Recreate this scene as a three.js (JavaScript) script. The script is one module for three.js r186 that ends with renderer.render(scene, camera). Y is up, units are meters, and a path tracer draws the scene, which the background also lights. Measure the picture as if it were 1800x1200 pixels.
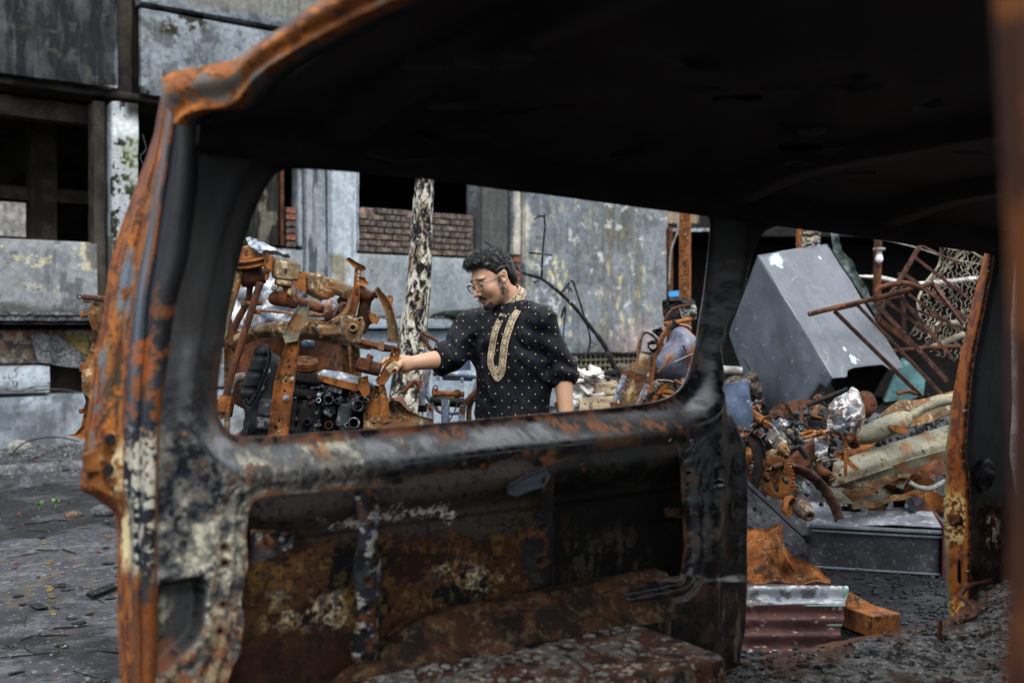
import * as THREE from 'three';
import { mergeGeometries } from 'three/addons/utils/BufferGeometryUtils.js';
import { RoundedBoxGeometry } from 'three/addons/geometries/RoundedBoxGeometry.js';

// ---------- camera, sky, sun, exposure ----------
const scene = new THREE.Scene();
const F = 1750, CAM_H = 1.44;
const camera = new THREE.PerspectiveCamera(2 * Math.atan(600 / F) * 180 / Math.PI, 1024 / 682, 0.05, 300);
camera.position.set(0, CAM_H, 0);
camera.rotation.x = -Math.atan(23 / F);
camera.focus = 4.15;
camera.userData.fStop = 2.4;
scene.add(camera);
camera.updateMatrixWorld(true);
const renderer = new THREE.WebGLRenderer({ antialias: true });
renderer.toneMapping = THREE.LinearToneMapping;
renderer.toneMappingExposure = 3.2;
renderer.shadowMap.enabled = true;
{ // overcast sky: brighter towards the zenith
  const w = 64, h = 32, d = new Float32Array(w * h * 4);
  for (let j = 0; j < h; j++) for (let i = 0; i < w; i++) {
    const el = Math.sin(((j + 0.5) / h - 0.5) * Math.PI), k = el > 0 ? 0.62 * (1 + 2 * el) / 3 * 1.75 : 0.1;
    d.set([k * 0.96, k * 1.0, k * 1.06, 1], (j * w + i) * 4);
  }
  const t = new THREE.DataTexture(d, w, h, THREE.RGBAFormat, THREE.FloatType);
  t.mapping = THREE.EquirectangularReflectionMapping; t.magFilter = t.minFilter = THREE.LinearFilter; t.needsUpdate = true;
  scene.background = t; scene.environment = t;
}
const sun = new THREE.DirectionalLight(new THREE.Color(1, 0.96, 0.9), 0.9);
sun.position.set(5, 13, 5); sun.target.position.set(0, 0, -5);
sun.shadow.radius = 45; sun.castShadow = true;
Object.assign(sun.shadow.camera, { left: -16, right: 16, top: 16, bottom: -16, near: 0.5, far: 50 }); sun.shadow.mapSize.set(2048, 2048);
scene.add(sun, sun.target);

// ---------- noise ----------
const V3 = (x, y, z) => new THREE.Vector3(x, y, z);
const { sin, cos, abs, min, max, floor, sqrt, PI, hypot, pow, atan2 } = Math;
const clamp = (x, a = 0, b = 1) => (x < a ? a : x > b ? b : x);
const lerp = (a, b, t) => a + (b - a) * t;
const ss = (a, b, x) => { const t = clamp((x - a) / (b - a)); return t * t * (3 - 2 * t); };
function rng(seed) { let a = seed * 2654435761 >>> 0; return () => { a = (a + 0x6d2b79f5) | 0; let t = Math.imul(a ^ (a >>> 15), 1 | a); t = (t + Math.imul(t ^ (t >>> 7), 61 | t)) ^ t; return ((t ^ (t >>> 14)) >>> 0) / 4294967296; }; }
const TAB = new Float32Array(65536); { const r = rng(77); for (let i = 0; i < 65536; i++) TAB[i] = r(); }
function vn(x, y, per, seed) { // periodic value noise
  const ix = floor(x), iy = floor(y); let fx = x - ix, fy = y - iy; fx = fx * fx * (3 - 2 * fx); fy = fy * fy * (3 - 2 * fy);
  const m = (a) => ((a % per) + per) % per, x0 = (m(ix) + seed * 37) & 255, x1 = (m(ix + 1) + seed * 37) & 255, y0 = ((m(iy) + seed * 91) & 255) << 8, y1 = ((m(iy + 1) + seed * 91) & 255) << 8;
  const a = TAB[y0 + x0], b = TAB[y0 + x1], c = TAB[y1 + x0], d = TAB[y1 + x1];
  return a + (b - a) * fx + (c - a + (a - b - c + d) * fx) * fy;
}
function fbm(x, y, oct = 4, per = 256, seed = 1, gain = 0.5) { let s = 0, a = 1, n = 0, p = per; for (let o = 0; o < oct; o++) { s += a * vn(x, y, p, seed + o * 7); n += a; a *= gain; x *= 2; y *= 2; p = p * 2 > 256 ? 256 : p * 2; } return s / n; }
function rag(x, y, oct = 6, per = 256, seed = 1) { return clamp((fbm(x, y, oct, per, seed, 0.72) - 0.5) * 1.5 + 0.5); }
function n3(x, y, z, seed = 1) { return (vn(x + z * 0.71, y - z * 0.37, 256, seed) + vn(y * 0.83 + 31.3, z + x * 0.29, 256, seed + 3) + vn(z * 0.91 - y * 0.2, x + 17.7, 256, seed + 5)) / 3; }
function f3(x, y, z, oct = 3, seed = 1) { let s = 0, a = 1, n = 0; for (let o = 0; o < oct; o++) { s += a * n3(x, y, z, seed + o * 11); n += a; a *= 0.5; x *= 2.03; y *= 2.03; z *= 2.03; } return s / n; }

// ---------- frames: photo pixel -> place in the world ----------
const viewDir = (px, py) => V3((px - 900) / F, (600 - py) / F, -1).applyQuaternion(camera.quaternion);
const P = (px, py, d) => viewDir(px, py).multiplyScalar(d).add(camera.position);
class Frame { // origin and orientation; local z looks out of the plane
  constructor(o, q) { this.o = o; this.q = q; this.qi = q.clone().invert(); this.c = camera.position.clone().sub(o).applyQuaternion(this.qi); this.m = new THREE.Matrix4().compose(o, q, V3(1, 1, 1)); }
  loc(w) { return w.clone().sub(this.o).applyQuaternion(this.qi); }
  wor(x, y, z = 0) { return V3(x, y, z).applyMatrix4(this.m); }
  Z(px, py, z = 0) { const r = viewDir(px, py).applyQuaternion(this.qi), k = (z - this.c.z) / r.z; return r.multiplyScalar(k).add(this.c); }
  Y(px, py, y) { const r = viewDir(px, py).applyQuaternion(this.qi), k = (y - this.c.y) / r.y; return r.multiplyScalar(k).add(this.c); }
  px(x, y, z = 0) { const v = this.wor(x, y, z).sub(camera.position).applyQuaternion(camera.quaternion.clone().invert()); return [900 - v.x / v.z * F, 600 + v.y / v.z * F]; }
  fastPx() { const ci = new THREE.Matrix4().compose(camera.position, camera.quaternion, V3(1, 1, 1)).invert().multiply(this.m).elements; return (x, y, z) => { const a = ci[0] * x + ci[4] * y + ci[8] * z + ci[12], b = ci[1] * x + ci[5] * y + ci[9] * z + ci[13], c = ci[2] * x + ci[6] * y + ci[10] * z + ci[14]; return [900 - a / c * F, 600 + b / c * F]; }; }
}
const eul = (x, y, z, o = 'YXZ') => new THREE.Quaternion().setFromEuler(new THREE.Euler(x * PI / 180, y * PI / 180, z * PI / 180, o));
const face = (px, py, d, yaw = 0, pitch = 0, roll = 0) => new Frame(P(px, py, d), eul(pitch, yaw, roll)); // a plane turned towards the camera side

// ---------- things and parts ----------
const taken = {};
function numbered(n) { taken[n] = (taken[n] ?? -1) + 1; return taken[n] ? n + '_' + String(taken[n]).padStart(3, '0') : n; }
function tag(o, label, category, group) { o.userData = { ...o.userData, label, category }; if (group) o.userData.group = group; return o; }
const shadow = (m) => { m.castShadow = m.receiveShadow = true; return m; };
function thing(name, label, category, base = V3(0, 0, 0), group, q) {
  const g = new THREE.Group(); g.name = numbered(name); g.position.copy(base); if (q) g.quaternion.copy(q);
  tag(g, label, category, group); g.inv = new THREE.Matrix4().compose(base, q || new THREE.Quaternion(), V3(1, 1, 1)).invert(); scene.add(g); return g;
}
const rootOf = (o) => { while (o.parent && o.parent !== scene) o = o.parent; return o; };
// a part of a thing, from geometry given in world places
function part(name, geo, mat, parent, label) {
  if (Array.isArray(geo)) geo = merge(geo);
  const r = rootOf(parent); if (r.inv) geo.applyMatrix4(r.inv);
  const m = shadow(new THREE.Mesh(geo, mat)); m.name = name; if (label) m.userData.label = label; parent.add(m); return m;
}
// a part from geometry already in the thing's own axes
function own(name, geo, mat, parent, label) { if (Array.isArray(geo)) geo = merge(geo); const m = shadow(new THREE.Mesh(geo, mat)); m.name = name; if (label) m.userData.label = label; parent.add(m); return m; }
// a whole thing that is one mesh, from world geometry, with its base as origin
function solo(name, geo, mat, label, category, group) {
  if (Array.isArray(geo)) geo = merge(geo);
  geo.computeBoundingBox(); const b = geo.boundingBox, o = b.getCenter(V3()); o.y = b.min.y; geo.translate(-o.x, -o.y, -o.z);
  const m = shadow(new THREE.Mesh(geo, mat)); m.name = numbered(name); m.position.copy(o); if (category) tag(m, label, category, group); scene.add(m); return m;
}
function struct(name, geo, mat, kind = 'structure') { const m = shadow(new THREE.Mesh(geo, mat)); m.name = numbered(name); m.userData.kind = kind; scene.add(m); return m; }

// ---------- geometry tools ----------
function merge(list) {
  const g = list.map((x) => { x = x.index ? x.toNonIndexed() : x; const out = new THREE.BufferGeometry(); for (const k of ['position', 'normal', 'uv']) if (x.attributes[k]) out.setAttribute(k, x.attributes[k]); if (!out.attributes.uv) boxUV(out); return out; });
  return mergeGeometries(g);
}
function boxUV(g, sc = 1) { // uv in metres, by the way each face points
  const p = g.attributes.position, uv = new Float32Array(p.count * 2), a = V3(), b = V3(), c = V3();
  for (let i = 0; i < p.count; i += 3) {
    a.fromBufferAttribute(p, i); b.fromBufferAttribute(p, i + 1); c.fromBufferAttribute(p, i + 2);
    const n = b.clone().sub(a).cross(c.clone().sub(a)), ax = abs(n.x), ay = abs(n.y), az = abs(n.z);
    [a, b, c].forEach((v, k) => { const [x, y] = ax > ay && ax > az ? [v.z, v.y] : ay > az ? [v.x, v.z] : [v.x, v.y]; uv[(i + k) * 2] = x * sc; uv[(i + k) * 2 + 1] = y * sc; });
  }
  g.setAttribute('uv', new THREE.BufferAttribute(uv, 2)); return g;
}
const bx = (g) => boxUV(g.index ? g.toNonIndexed() : g);
function build(pos, idx, uv) { const g = new THREE.BufferGeometry(); g.setAttribute('position', new THREE.Float32BufferAttribute(pos, 3)); if (uv) g.setAttribute('uv', new THREE.Float32BufferAttribute(uv, 2)); g.setIndex(idx); g.computeVertexNormals(); return g; }
// signed distance to a closed polygon [[x, y] ...], negative inside
function polySDF(pts) {
  const n = pts.length; let bx0 = 1e9, bx1 = -1e9, by0 = 1e9, by1 = -1e9; for (const [x, y] of pts) { bx0 = min(bx0, x); bx1 = max(bx1, x); by0 = min(by0, y); by1 = max(by1, y); }
  const f = (x, y) => {
    let d = 1e9, s = 1;
    for (let i = 0, j = n - 1; i < n; j = i++) {
      const ax = pts[i][0], ay = pts[i][1], ex = pts[j][0] - ax, ey = pts[j][1] - ay, wx = x - ax, wy = y - ay, t = clamp((wx * ex + wy * ey) / (ex * ex + ey * ey + 1e-12)), qx = wx - ex * t, qy = wy - ey * t;
      d = min(d, qx * qx + qy * qy);
      const c1 = y >= ay, c2 = y < pts[j][1], c3 = ex * wy > ey * wx; if ((c1 && c2 && c3) || (!c1 && !c2 && !c3)) s = -s;
    }
    return s * sqrt(d);
  };
  f.box = [bx0, by0, bx1, by1]; return f;
}
// pressed sheet z(x, y) kept where keep(x, y) > 0, with thickness and closed edges
function sheet({ box, nx, ny, z = () => 0, keep = () => 1, th = 0.002, norm = false }) {
  const [x0, y0, x1, y1] = box, pos = [], uv = [], idx = [], dx = (x1 - x0) / nx, dy = (y1 - y0) / ny, K = new Float32Array((nx + 1) * (ny + 1)), cache = new Map(), wall = [];
  for (let j = 0; j <= ny; j++) for (let i = 0; i <= nx; i++) K[j * (nx + 1) + i] = keep(x0 + i * dx, y0 + j * dy);
  const vert = (key, x, y) => { let v = cache.get(key); if (v === undefined) { v = pos.length / 3; pos.push(x, y, z(x, y)); uv.push(norm ? (x - x0) / (x1 - x0) : x, norm ? (y - y0) / (y1 - y0) : y); cache.set(key, v); } return v; };
  const cor = (i, j) => vert('c' + i + ',' + j, x0 + i * dx, y0 + j * dy);
  const edge = (i0, j0, i1, j1) => { if (i1 < i0 || j1 < j0) [i0, j0, i1, j1] = [i1, j1, i0, j0]; const a = K[j0 * (nx + 1) + i0], b = K[j1 * (nx + 1) + i1], t = clamp(a / (a - b), 0.02, 0.98); return vert('e' + i0 + ',' + j0 + (i1 > i0 ? 'h' : 'v'), x0 + (i0 + (i1 - i0) * t) * dx, y0 + (j0 + (j1 - j0) * t) * dy); };
  for (let j = 0; j < ny; j++) for (let i = 0; i < nx; i++) {
    const c = [[i, j], [i + 1, j], [i + 1, j + 1], [i, j + 1]], ins = c.map(([a, b]) => K[b * (nx + 1) + a] > 0); if (!ins.some(Boolean)) continue;
    const poly = [], cut = [];
    for (let k = 0; k < 4; k++) { const [a, b] = c[k], [e, f] = c[(k + 1) % 4]; if (ins[k]) { poly.push(cor(a, b)); cut.push(0); } if (ins[k] !== ins[(k + 1) % 4]) { poly.push(edge(a, b, e, f)); cut.push(1); } }
    for (let k = 1; k + 1 < poly.length; k++) idx.push(poly[0], poly[k], poly[k + 1]);
    for (let k = 0; k < poly.length; k++) if (cut[k] && cut[(k + 1) % poly.length]) wall.push([poly[k], poly[(k + 1) % poly.length]]);
    if (j === 0 && ins[0] && ins[1]) wall.push([cor(i, 0), cor(i + 1, 0)]); if (j === ny - 1 && ins[2] && ins[3]) wall.push([cor(i + 1, ny), cor(i, ny)]);
    if (i === 0 && ins[0] && ins[3]) wall.push([cor(0, j + 1), cor(0, j)]); if (i === nx - 1 && ins[1] && ins[2]) wall.push([cor(nx, j), cor(nx, j + 1)]);
  }
  if (th) {
    const n = pos.length / 3, m = idx.length;
    for (let v = 0; v < n; v++) { pos.push(pos[v * 3], pos[v * 3 + 1], pos[v * 3 + 2] - th); uv.push(uv[v * 2], uv[v * 2 + 1]); }
    for (let k = 0; k < m; k += 3) idx.push(idx[k] + n, idx[k + 2] + n, idx[k + 1] + n);
    for (const [a, b] of wall) { const o = pos.length / 3; for (const [v, dz] of [[a, 0], [b, 0], [b, n], [a, n]]) { const w = v + dz; pos.push(pos[w * 3], pos[w * 3 + 1], pos[w * 3 + 2]); uv.push(uv[w * 2], uv[w * 2 + 1]); } idx.push(o, o + 2, o + 1, o, o + 3, o + 2); }
  }
  return build(pos, idx, uv);
}
// bent metal plate: outline in photo pixels on a frame's plane (world geometry)
function plate(fr, px, th = 0.004, o = {}) {
  const loc = px.map((p) => { const v = fr.Z(p[0], p[1]); return [v.x, v.y]; }), sd = polySDF(loc), [a, b, c, d] = sd.box, n = o.n || 44, q = max(c - a, d - b) / n;
  const holes = (o.holes || []).map(([hx, hy, r]) => { const v = fr.Z(hx, hy); return [v.x, v.y, r * fr.o.distanceTo(camera.position) / F]; });
  const keep = (x, y) => { let k = -sd(x, y); for (const h of holes) k = min(k, hypot(x - h[0], y - h[1]) - h[2]); return k; };
  const rim = o.rim || 0, rw = o.rimW || 0.01;
  const z = (x, y) => (o.z ? o.z((x - a) / (c - a), (y - b) / (d - b), x, y) : 0) + (rim ? rim * ss(rw, 0, -sd(x, y)) : 0) + (o.rough ?? 0.0015) * (fbm(x * 40 + 9, y * 40, 2) - 0.5) * 2;
  const g = sheet({ box: [a - q, b - q, c + q, d + q], nx: Math.ceil((c - a) / q) + 2, ny: Math.ceil((d - b) / q) + 2, z, keep, th });
  return o.local ? g : g.applyMatrix4(fr.m);
}
const curve = (pts, closed = false, tension = 0.5) => new THREE.CatmullRomCurve3(pts, closed, 'catmullrom', tension);
// round bar through world points; bent = smooth curve, else sharp corners
function tube(pts, r, { bent = true, n = 8, seg, hollow = false, rough = 0 } = {}) {
  const gs = [];
  const one = (c, segs) => { const g = new THREE.TubeGeometry(c, segs, r, n, false); if (rough) { const p = g.attributes.position; for (let i = 0; i < p.count; i++) { const k = rough * r * (n3(p.getX(i) * 60, p.getY(i) * 60, p.getZ(i) * 60) - 0.5); p.setXYZ(i, p.getX(i) + g.attributes.normal.getX(i) * k, p.getY(i) + g.attributes.normal.getY(i) * k, p.getZ(i) + g.attributes.normal.getZ(i) * k); } } gs.push(g); };
  if (bent && pts.length > 2) one(curve(pts), seg || pts.length * 6); else for (let i = 0; i + 1 < pts.length; i++) one(new THREE.LineCurve3(pts[i], pts[i + 1]), rough ? 12 : 1);
  const ends = [[pts[0], pts[1]], [pts[pts.length - 1], pts[pts.length - 2]]];
  if (!hollow) for (const [a, b] of ends) { const s = new THREE.SphereGeometry(r * 0.995, n, 4, 0, 2 * PI, 0, PI / 2); s.scale(1, 0.25, 1); s.applyQuaternion(new THREE.Quaternion().setFromUnitVectors(V3(0, 1, 0), a.clone().sub(b).normalize())); s.translate(a.x, a.y, a.z); gs.push(s); }
  if (!bent) for (let i = 1; i + 1 < pts.length; i++) { const s = new THREE.SphereGeometry(r, n, 6); s.translate(pts[i].x, pts[i].y, pts[i].z); gs.push(s); }
  return bx(merge(gs));
}
// square bar between two world points
function bar(a, b, w, h = w, roll = 0, rad = 0.2) {
  const L = a.distanceTo(b), g = new RoundedBoxGeometry(w, L, h, 2, min(w, h) * rad), d = b.clone().sub(a).normalize(), q = new THREE.Quaternion().setFromUnitVectors(V3(0, 1, 0), d);
  g.rotateY(roll); g.applyQuaternion(q); const m = a.clone().add(b).multiplyScalar(0.5); g.translate(m.x, m.y, m.z); return bx(g);
}
function cyl(a, b, r, r2 = r, n = 20) { const L = a.distanceTo(b), g = new THREE.CylinderGeometry(r2, r, L, n, 1), q = new THREE.Quaternion().setFromUnitVectors(V3(0, 1, 0), b.clone().sub(a).normalize()); g.applyQuaternion(q); const m = a.clone().add(b).multiplyScalar(0.5); g.translate(m.x, m.y, m.z); return bx(g); }
function rbox(w, h, d, r, q, c) { const g = new RoundedBoxGeometry(w, h, d, 3, r); if (q) g.applyQuaternion(q); if (c) g.translate(c.x, c.y, c.z); return bx(g); }
function lathe(prof, a, b, n = 24) { // prof [[along 0..1, radius]] turned about the line a-b
  const L = a.distanceTo(b), g = new THREE.LatheGeometry(prof.map(([t, r]) => new THREE.Vector2(max(r, 0.0001), t * L)), n), q = new THREE.Quaternion().setFromUnitVectors(V3(0, 1, 0), b.clone().sub(a).normalize());
  g.applyQuaternion(q); g.translate(a.x, a.y, a.z); return bx(g);
}
// surface through rows of points; smooth resampling
function loft(rows, { su = 6, sv = 6, closedU = false, closedV = false, norm = true, smooth = true, jit = 0, jf = 30 } = {}) {
  const A = rows.map((r) => (smooth ? curve(r, closedU).getPoints((closedU ? r.length : r.length - 1) * su) : r)), nu = A[0].length, cols = [];
  for (let i = 0; i < nu; i++) cols.push(smooth ? curve(A.map((r) => r[i]), closedV).getPoints((closedV ? rows.length : rows.length - 1) * sv) : A.map((r) => r[i]));
  const nv = cols[0].length, pos = [], uv = [], idx = [];
  let ul = 0; const us = [0]; for (let i = 1; i < nu; i++) { ul += cols[i][nv >> 1].distanceTo(cols[i - 1][nv >> 1]); us.push(ul); }
  let vl = 0; const vs = [0]; for (let j = 1; j < nv; j++) { vl += cols[nu >> 1][j].distanceTo(cols[nu >> 1][j - 1]); vs.push(vl); }
  for (let j = 0; j < nv; j++) for (let i = 0; i < nu; i++) { const p = cols[i][j]; if (jit) { p.x += jit * (n3(p.x * jf, p.y * jf, p.z * jf, 2) - 0.5); p.y += jit * (n3(p.x * jf, p.y * jf, p.z * jf, 4) - 0.5); p.z += jit * (n3(p.x * jf, p.y * jf, p.z * jf, 6) - 0.5); } pos.push(p.x, p.y, p.z); uv.push(norm ? us[i] / ul : us[i], norm ? vs[j] / vl : vs[j]); }
  for (let j = 0; j + 1 < nv; j++) for (let i = 0; i + 1 < nu; i++) { const a = j * nu + i, b = a + 1, c = a + nu, d = c + 1; idx.push(a, b, d, a, d, c); }
  return build(pos, idx, uv);
}
// give an open surface a back and edges, th along its normals
function thicken(g, th) {
  const p = g.attributes.position, nn = g.attributes.normal, n = p.count, pos = Array.from(p.array), uv = Array.from(g.attributes.uv.array), idx = Array.from(g.index.array), m = idx.length, E = new Map();
  for (let i = 0; i < n; i++) { pos.push(p.getX(i) - nn.getX(i) * th, p.getY(i) - nn.getY(i) * th, p.getZ(i) - nn.getZ(i) * th); uv.push(g.attributes.uv.getX(i), g.attributes.uv.getY(i)); }
  for (let k = 0; k < m; k += 3) { for (const [a, b] of [[idx[k], idx[k + 1]], [idx[k + 1], idx[k + 2]], [idx[k + 2], idx[k]]]) { if (E.has(b + ',' + a)) E.delete(b + ',' + a); else E.set(a + ',' + b, [a, b]); } idx.push(idx[k] + n, idx[k + 2] + n, idx[k + 1] + n); }
  for (const [a, b] of E.values()) { const o = pos.length / 3; for (const v of [a, b, b + n, a + n]) { pos.push(pos[v * 3], pos[v * 3 + 1], pos[v * 3 + 2]); uv.push(uv[v * 2], uv[v * 2 + 1]); } idx.push(o, o + 2, o + 1, o, o + 3, o + 2); }
  return build(pos, idx, uv);
}
// mesh of an implicit body f < 0 (surface nets); normals from the field
function nets(f, lo, hi, cell, color) {
  const nx = Math.ceil((hi[0] - lo[0]) / cell) + 1, ny = Math.ceil((hi[1] - lo[1]) / cell) + 1, nz = Math.ceil((hi[2] - lo[2]) / cell) + 1, D = new Float32Array(nx * ny * nz), id = (i, j, k) => (k * ny + j) * nx + i;
  for (let k = 0; k < nz; k++) for (let j = 0; j < ny; j++) for (let i = 0; i < nx; i++) D[id(i, j, k)] = f(lo[0] + i * cell, lo[1] + j * cell, lo[2] + k * cell);
  const vi = new Int32Array(nx * ny * nz).fill(-1), pos = [], idx = [];
  for (let k = 0; k + 1 < nz; k++) for (let j = 0; j + 1 < ny; j++) for (let i = 0; i + 1 < nx; i++) {
    let sx = 0, sy = 0, sz = 0, n = 0;
    for (let e = 0; e < 12; e++) {
      const ax = e >> 2, u = e & 1, v = (e >> 1) & 1, a = ax === 0 ? [i, j + u, k + v] : ax === 1 ? [i + u, j, k + v] : [i + u, j + v, k], b = [...a]; b[ax]++;
      const da = D[id(...a)], db = D[id(...b)]; if ((da < 0) === (db < 0)) continue;
      const t = da / (da - db); sx += a[0] + (ax === 0 ? t : 0); sy += a[1] + (ax === 1 ? t : 0); sz += a[2] + (ax === 2 ? t : 0); n++;
    }
    if (n) { vi[id(i, j, k)] = pos.length / 3; pos.push(lo[0] + sx / n * cell, lo[1] + sy / n * cell, lo[2] + sz / n * cell); }
  }
  for (let k = 1; k + 1 < nz; k++) for (let j = 1; j + 1 < ny; j++) for (let i = 1; i + 1 < nx; i++) {
    const a = D[id(i, j, k)] < 0;
    const q = (b, p0, p1, p2, p3) => { if (a === b) return; const [x, y, z, w] = [vi[p0], vi[p1], vi[p2], vi[p3]]; if (min(x, y, z, w) < 0) return; a ? idx.push(x, y, z, x, z, w) : idx.push(x, z, y, x, w, z); };
    q(D[id(i + 1, j, k)] < 0, id(i, j - 1, k - 1), id(i, j, k - 1), id(i, j, k), id(i, j - 1, k));
    q(D[id(i, j + 1, k)] < 0, id(i - 1, j, k - 1), id(i - 1, j, k), id(i, j, k), id(i, j, k - 1));
    q(D[id(i, j, k + 1)] < 0, id(i - 1, j - 1, k), id(i, j - 1, k), id(i, j, k), id(i - 1, j, k));
  }
  const nor = [], e = cell * 0.5, n = V3();
  for (let v = 0; v < pos.length; v += 3) { const [x, y, z] = [pos[v], pos[v + 1], pos[v + 2]]; n.set(f(x + e, y, z) - f(x - e, y, z), f(x, y + e, z) - f(x, y - e, z), f(x, y, z + e) - f(x, y, z - e)).normalize(); nor.push(n.x, n.y, n.z); }
  const g = new THREE.BufferGeometry(); g.setAttribute('position', new THREE.Float32BufferAttribute(pos, 3)); g.setAttribute('normal', new THREE.Float32BufferAttribute(nor, 3)); g.setIndex(idx);
  if (color) { const col = []; for (let v = 0; v < pos.length; v += 3) col.push(...color(pos[v], pos[v + 1], pos[v + 2], nor[v], nor[v + 1], nor[v + 2])); g.setAttribute('color', new THREE.Float32BufferAttribute(col, 3)); }
  return g;
}
const smin = (a, b, k) => { const h = clamp(0.5 + 0.5 * (b - a) / k); return b + (a - b) * h - k * h * (1 - h); };
// tapered capsule between two points
function cap(a, b, ra, rb) { const bx_ = b.x - a.x, by = b.y - a.y, bz = b.z - a.z, l2 = bx_ * bx_ + by * by + bz * bz; return (x, y, z) => { const px = x - a.x, py = y - a.y, pz = z - a.z, t = clamp((px * bx_ + py * by + pz * bz) / l2); return hypot(px - bx_ * t, py - by * t, pz - bz * t) - lerp(ra, rb, t); }; }
const ell = (c, r) => (x, y, z) => { const a = (x - c.x) / r.x, b = (y - c.y) / r.y, d = (z - c.z) / r.z, k = hypot(a, b, d), k2 = hypot(a / r.x, b / r.y, d / r.z); return k2 < 1e-9 ? -min(r.x, r.y, r.z) : k * (k - 1) / k2; };
// ---------- procedural materials ----------
const tone = (v) => pow(clamp(v / 255), 1.25) * 255; // authored tones to surface colours
function texture(w, h, fn, { repeat = true, bump = true } = {}) { // fn(u, v, o) sets o.c (sRGB 0-255), o.r roughness, o.h height
  const A = new Uint8Array(w * h * 4), B = bump ? new Uint8Array(w * h * 4) : null, o = { c: [0, 0, 0], r: 0.8, h: 0.5, m: 0 };
  for (let j = 0; j < h; j++) for (let i = 0; i < w; i++) {
    o.r = 0.8; o.h = 0.5; o.m = 0; fn((i + 0.5) / w, (j + 0.5) / h, o);
    { const c = o.c, w0 = max(0, c[0] - c[2]), L = 0.3 * c[0] + 0.59 * c[1] + 0.11 * c[2]; c[1] += 0.06 * w0; for (let q = 0; q < 3; q++) c[q] = L + (c[q] - L) * 0.84; } // weathered: a little greyer, warm tones less red
    const k = (j * w + i) * 4; A[k] = tone(o.c[0]); A[k + 1] = tone(o.c[1]); A[k + 2] = tone(o.c[2]); A[k + 3] = 255;
    if (B) { B[k] = clamp(o.h) * 255; B[k + 1] = clamp(o.r) * 255; B[k + 2] = clamp(o.m) * 255; B[k + 3] = 255; }
  }
  const mk = (d, srgb) => { const t = new THREE.DataTexture(d, w, h); t.wrapS = t.wrapT = repeat ? THREE.RepeatWrapping : THREE.ClampToEdgeWrapping; t.magFilter = THREE.LinearFilter; t.minFilter = THREE.LinearMipmapLinearFilter; t.generateMipmaps = true; if (srgb) t.colorSpace = THREE.SRGBColorSpace; t.needsUpdate = true; return t; };
  return { map: mk(A, true), data: B && mk(B, false) };
}
const set = (o, c) => { o.c[0] = c[0]; o.c[1] = c[1]; o.c[2] = c[2]; };
const mix = (o, c, k) => { if (k > 0) { o.c[0] += (c[0] - o.c[0]) * k; o.c[1] += (c[1] - o.c[1]) * k; o.c[2] += (c[2] - o.c[2]) * k; } };
function material(t, tile, { bump = 0.001, metal = 0, rough = 1, spec = 0.4, bare = false, ...rest } = {}) {
  const s = (x) => { if (!x) return null; if (tile) x.repeat.set(1 / tile, 1 / tile); return x; };
  return new THREE.MeshPhysicalMaterial({ specularIntensity: spec, map: s(t.map), roughnessMap: s(t.data), bumpMap: t.data || null, bumpScale: bump, roughness: rough, metalness: bare ? 1 : metal, metalnessMap: bare ? t.data : null, ...rest });
}
// layered patches: base colour, then [colour, frequency, threshold, softness, most, roughness, height, stretch]
function patchy(seed, base, layers, { size = 256, tile = 0.6, rough = 0.8, grain = 14, bump = 0.0012, metal = 0, fine = 64, plain = false, spec } = {}) {
  const t = texture(size, size, (u, v, o) => {
    set(o, base); o.r = rough; o.h = 0.45;
    layers.forEach(([c, f0, th, so = 0.08, k = 1, r, h = 0, st = 1], i) => {
      const f = Math.round(f0 * 1.5), m = ss(th - so * 1.9, th + so * 1.9, rag(u * f, v * f * st, 6, f * max(1, st), seed + i * 13)) * k; mix(o, c, m); if (r !== undefined) o.r = lerp(o.r, r, m); o.h += h * m;
    });
    const g = fbm(u * fine, v * fine, 3, fine, seed + 99) - 0.5, b = fbm(u * 4, v * 4, 3, 4, seed + 55) - 0.5;
    o.h += g * 0.35; const q = 1 + g * grain / 60 + b * 0.45; o.c[0] *= q; o.c[1] *= q; o.c[2] *= q;
  }, { bump: !plain });
  return material(t, tile, { bump, metal, spec: spec ?? (rough < 0.55 ? 1 : 0.35), ...(plain ? { rough } : {}) });
}
const RUST = [152, 84, 30], BROWN = [84, 47, 30], DARK = [38, 28, 25], CREAM = [196, 172, 130], GREY = [110, 118, 126], SOOT = [20, 21, 24], ASH = [150, 146, 134];
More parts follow.
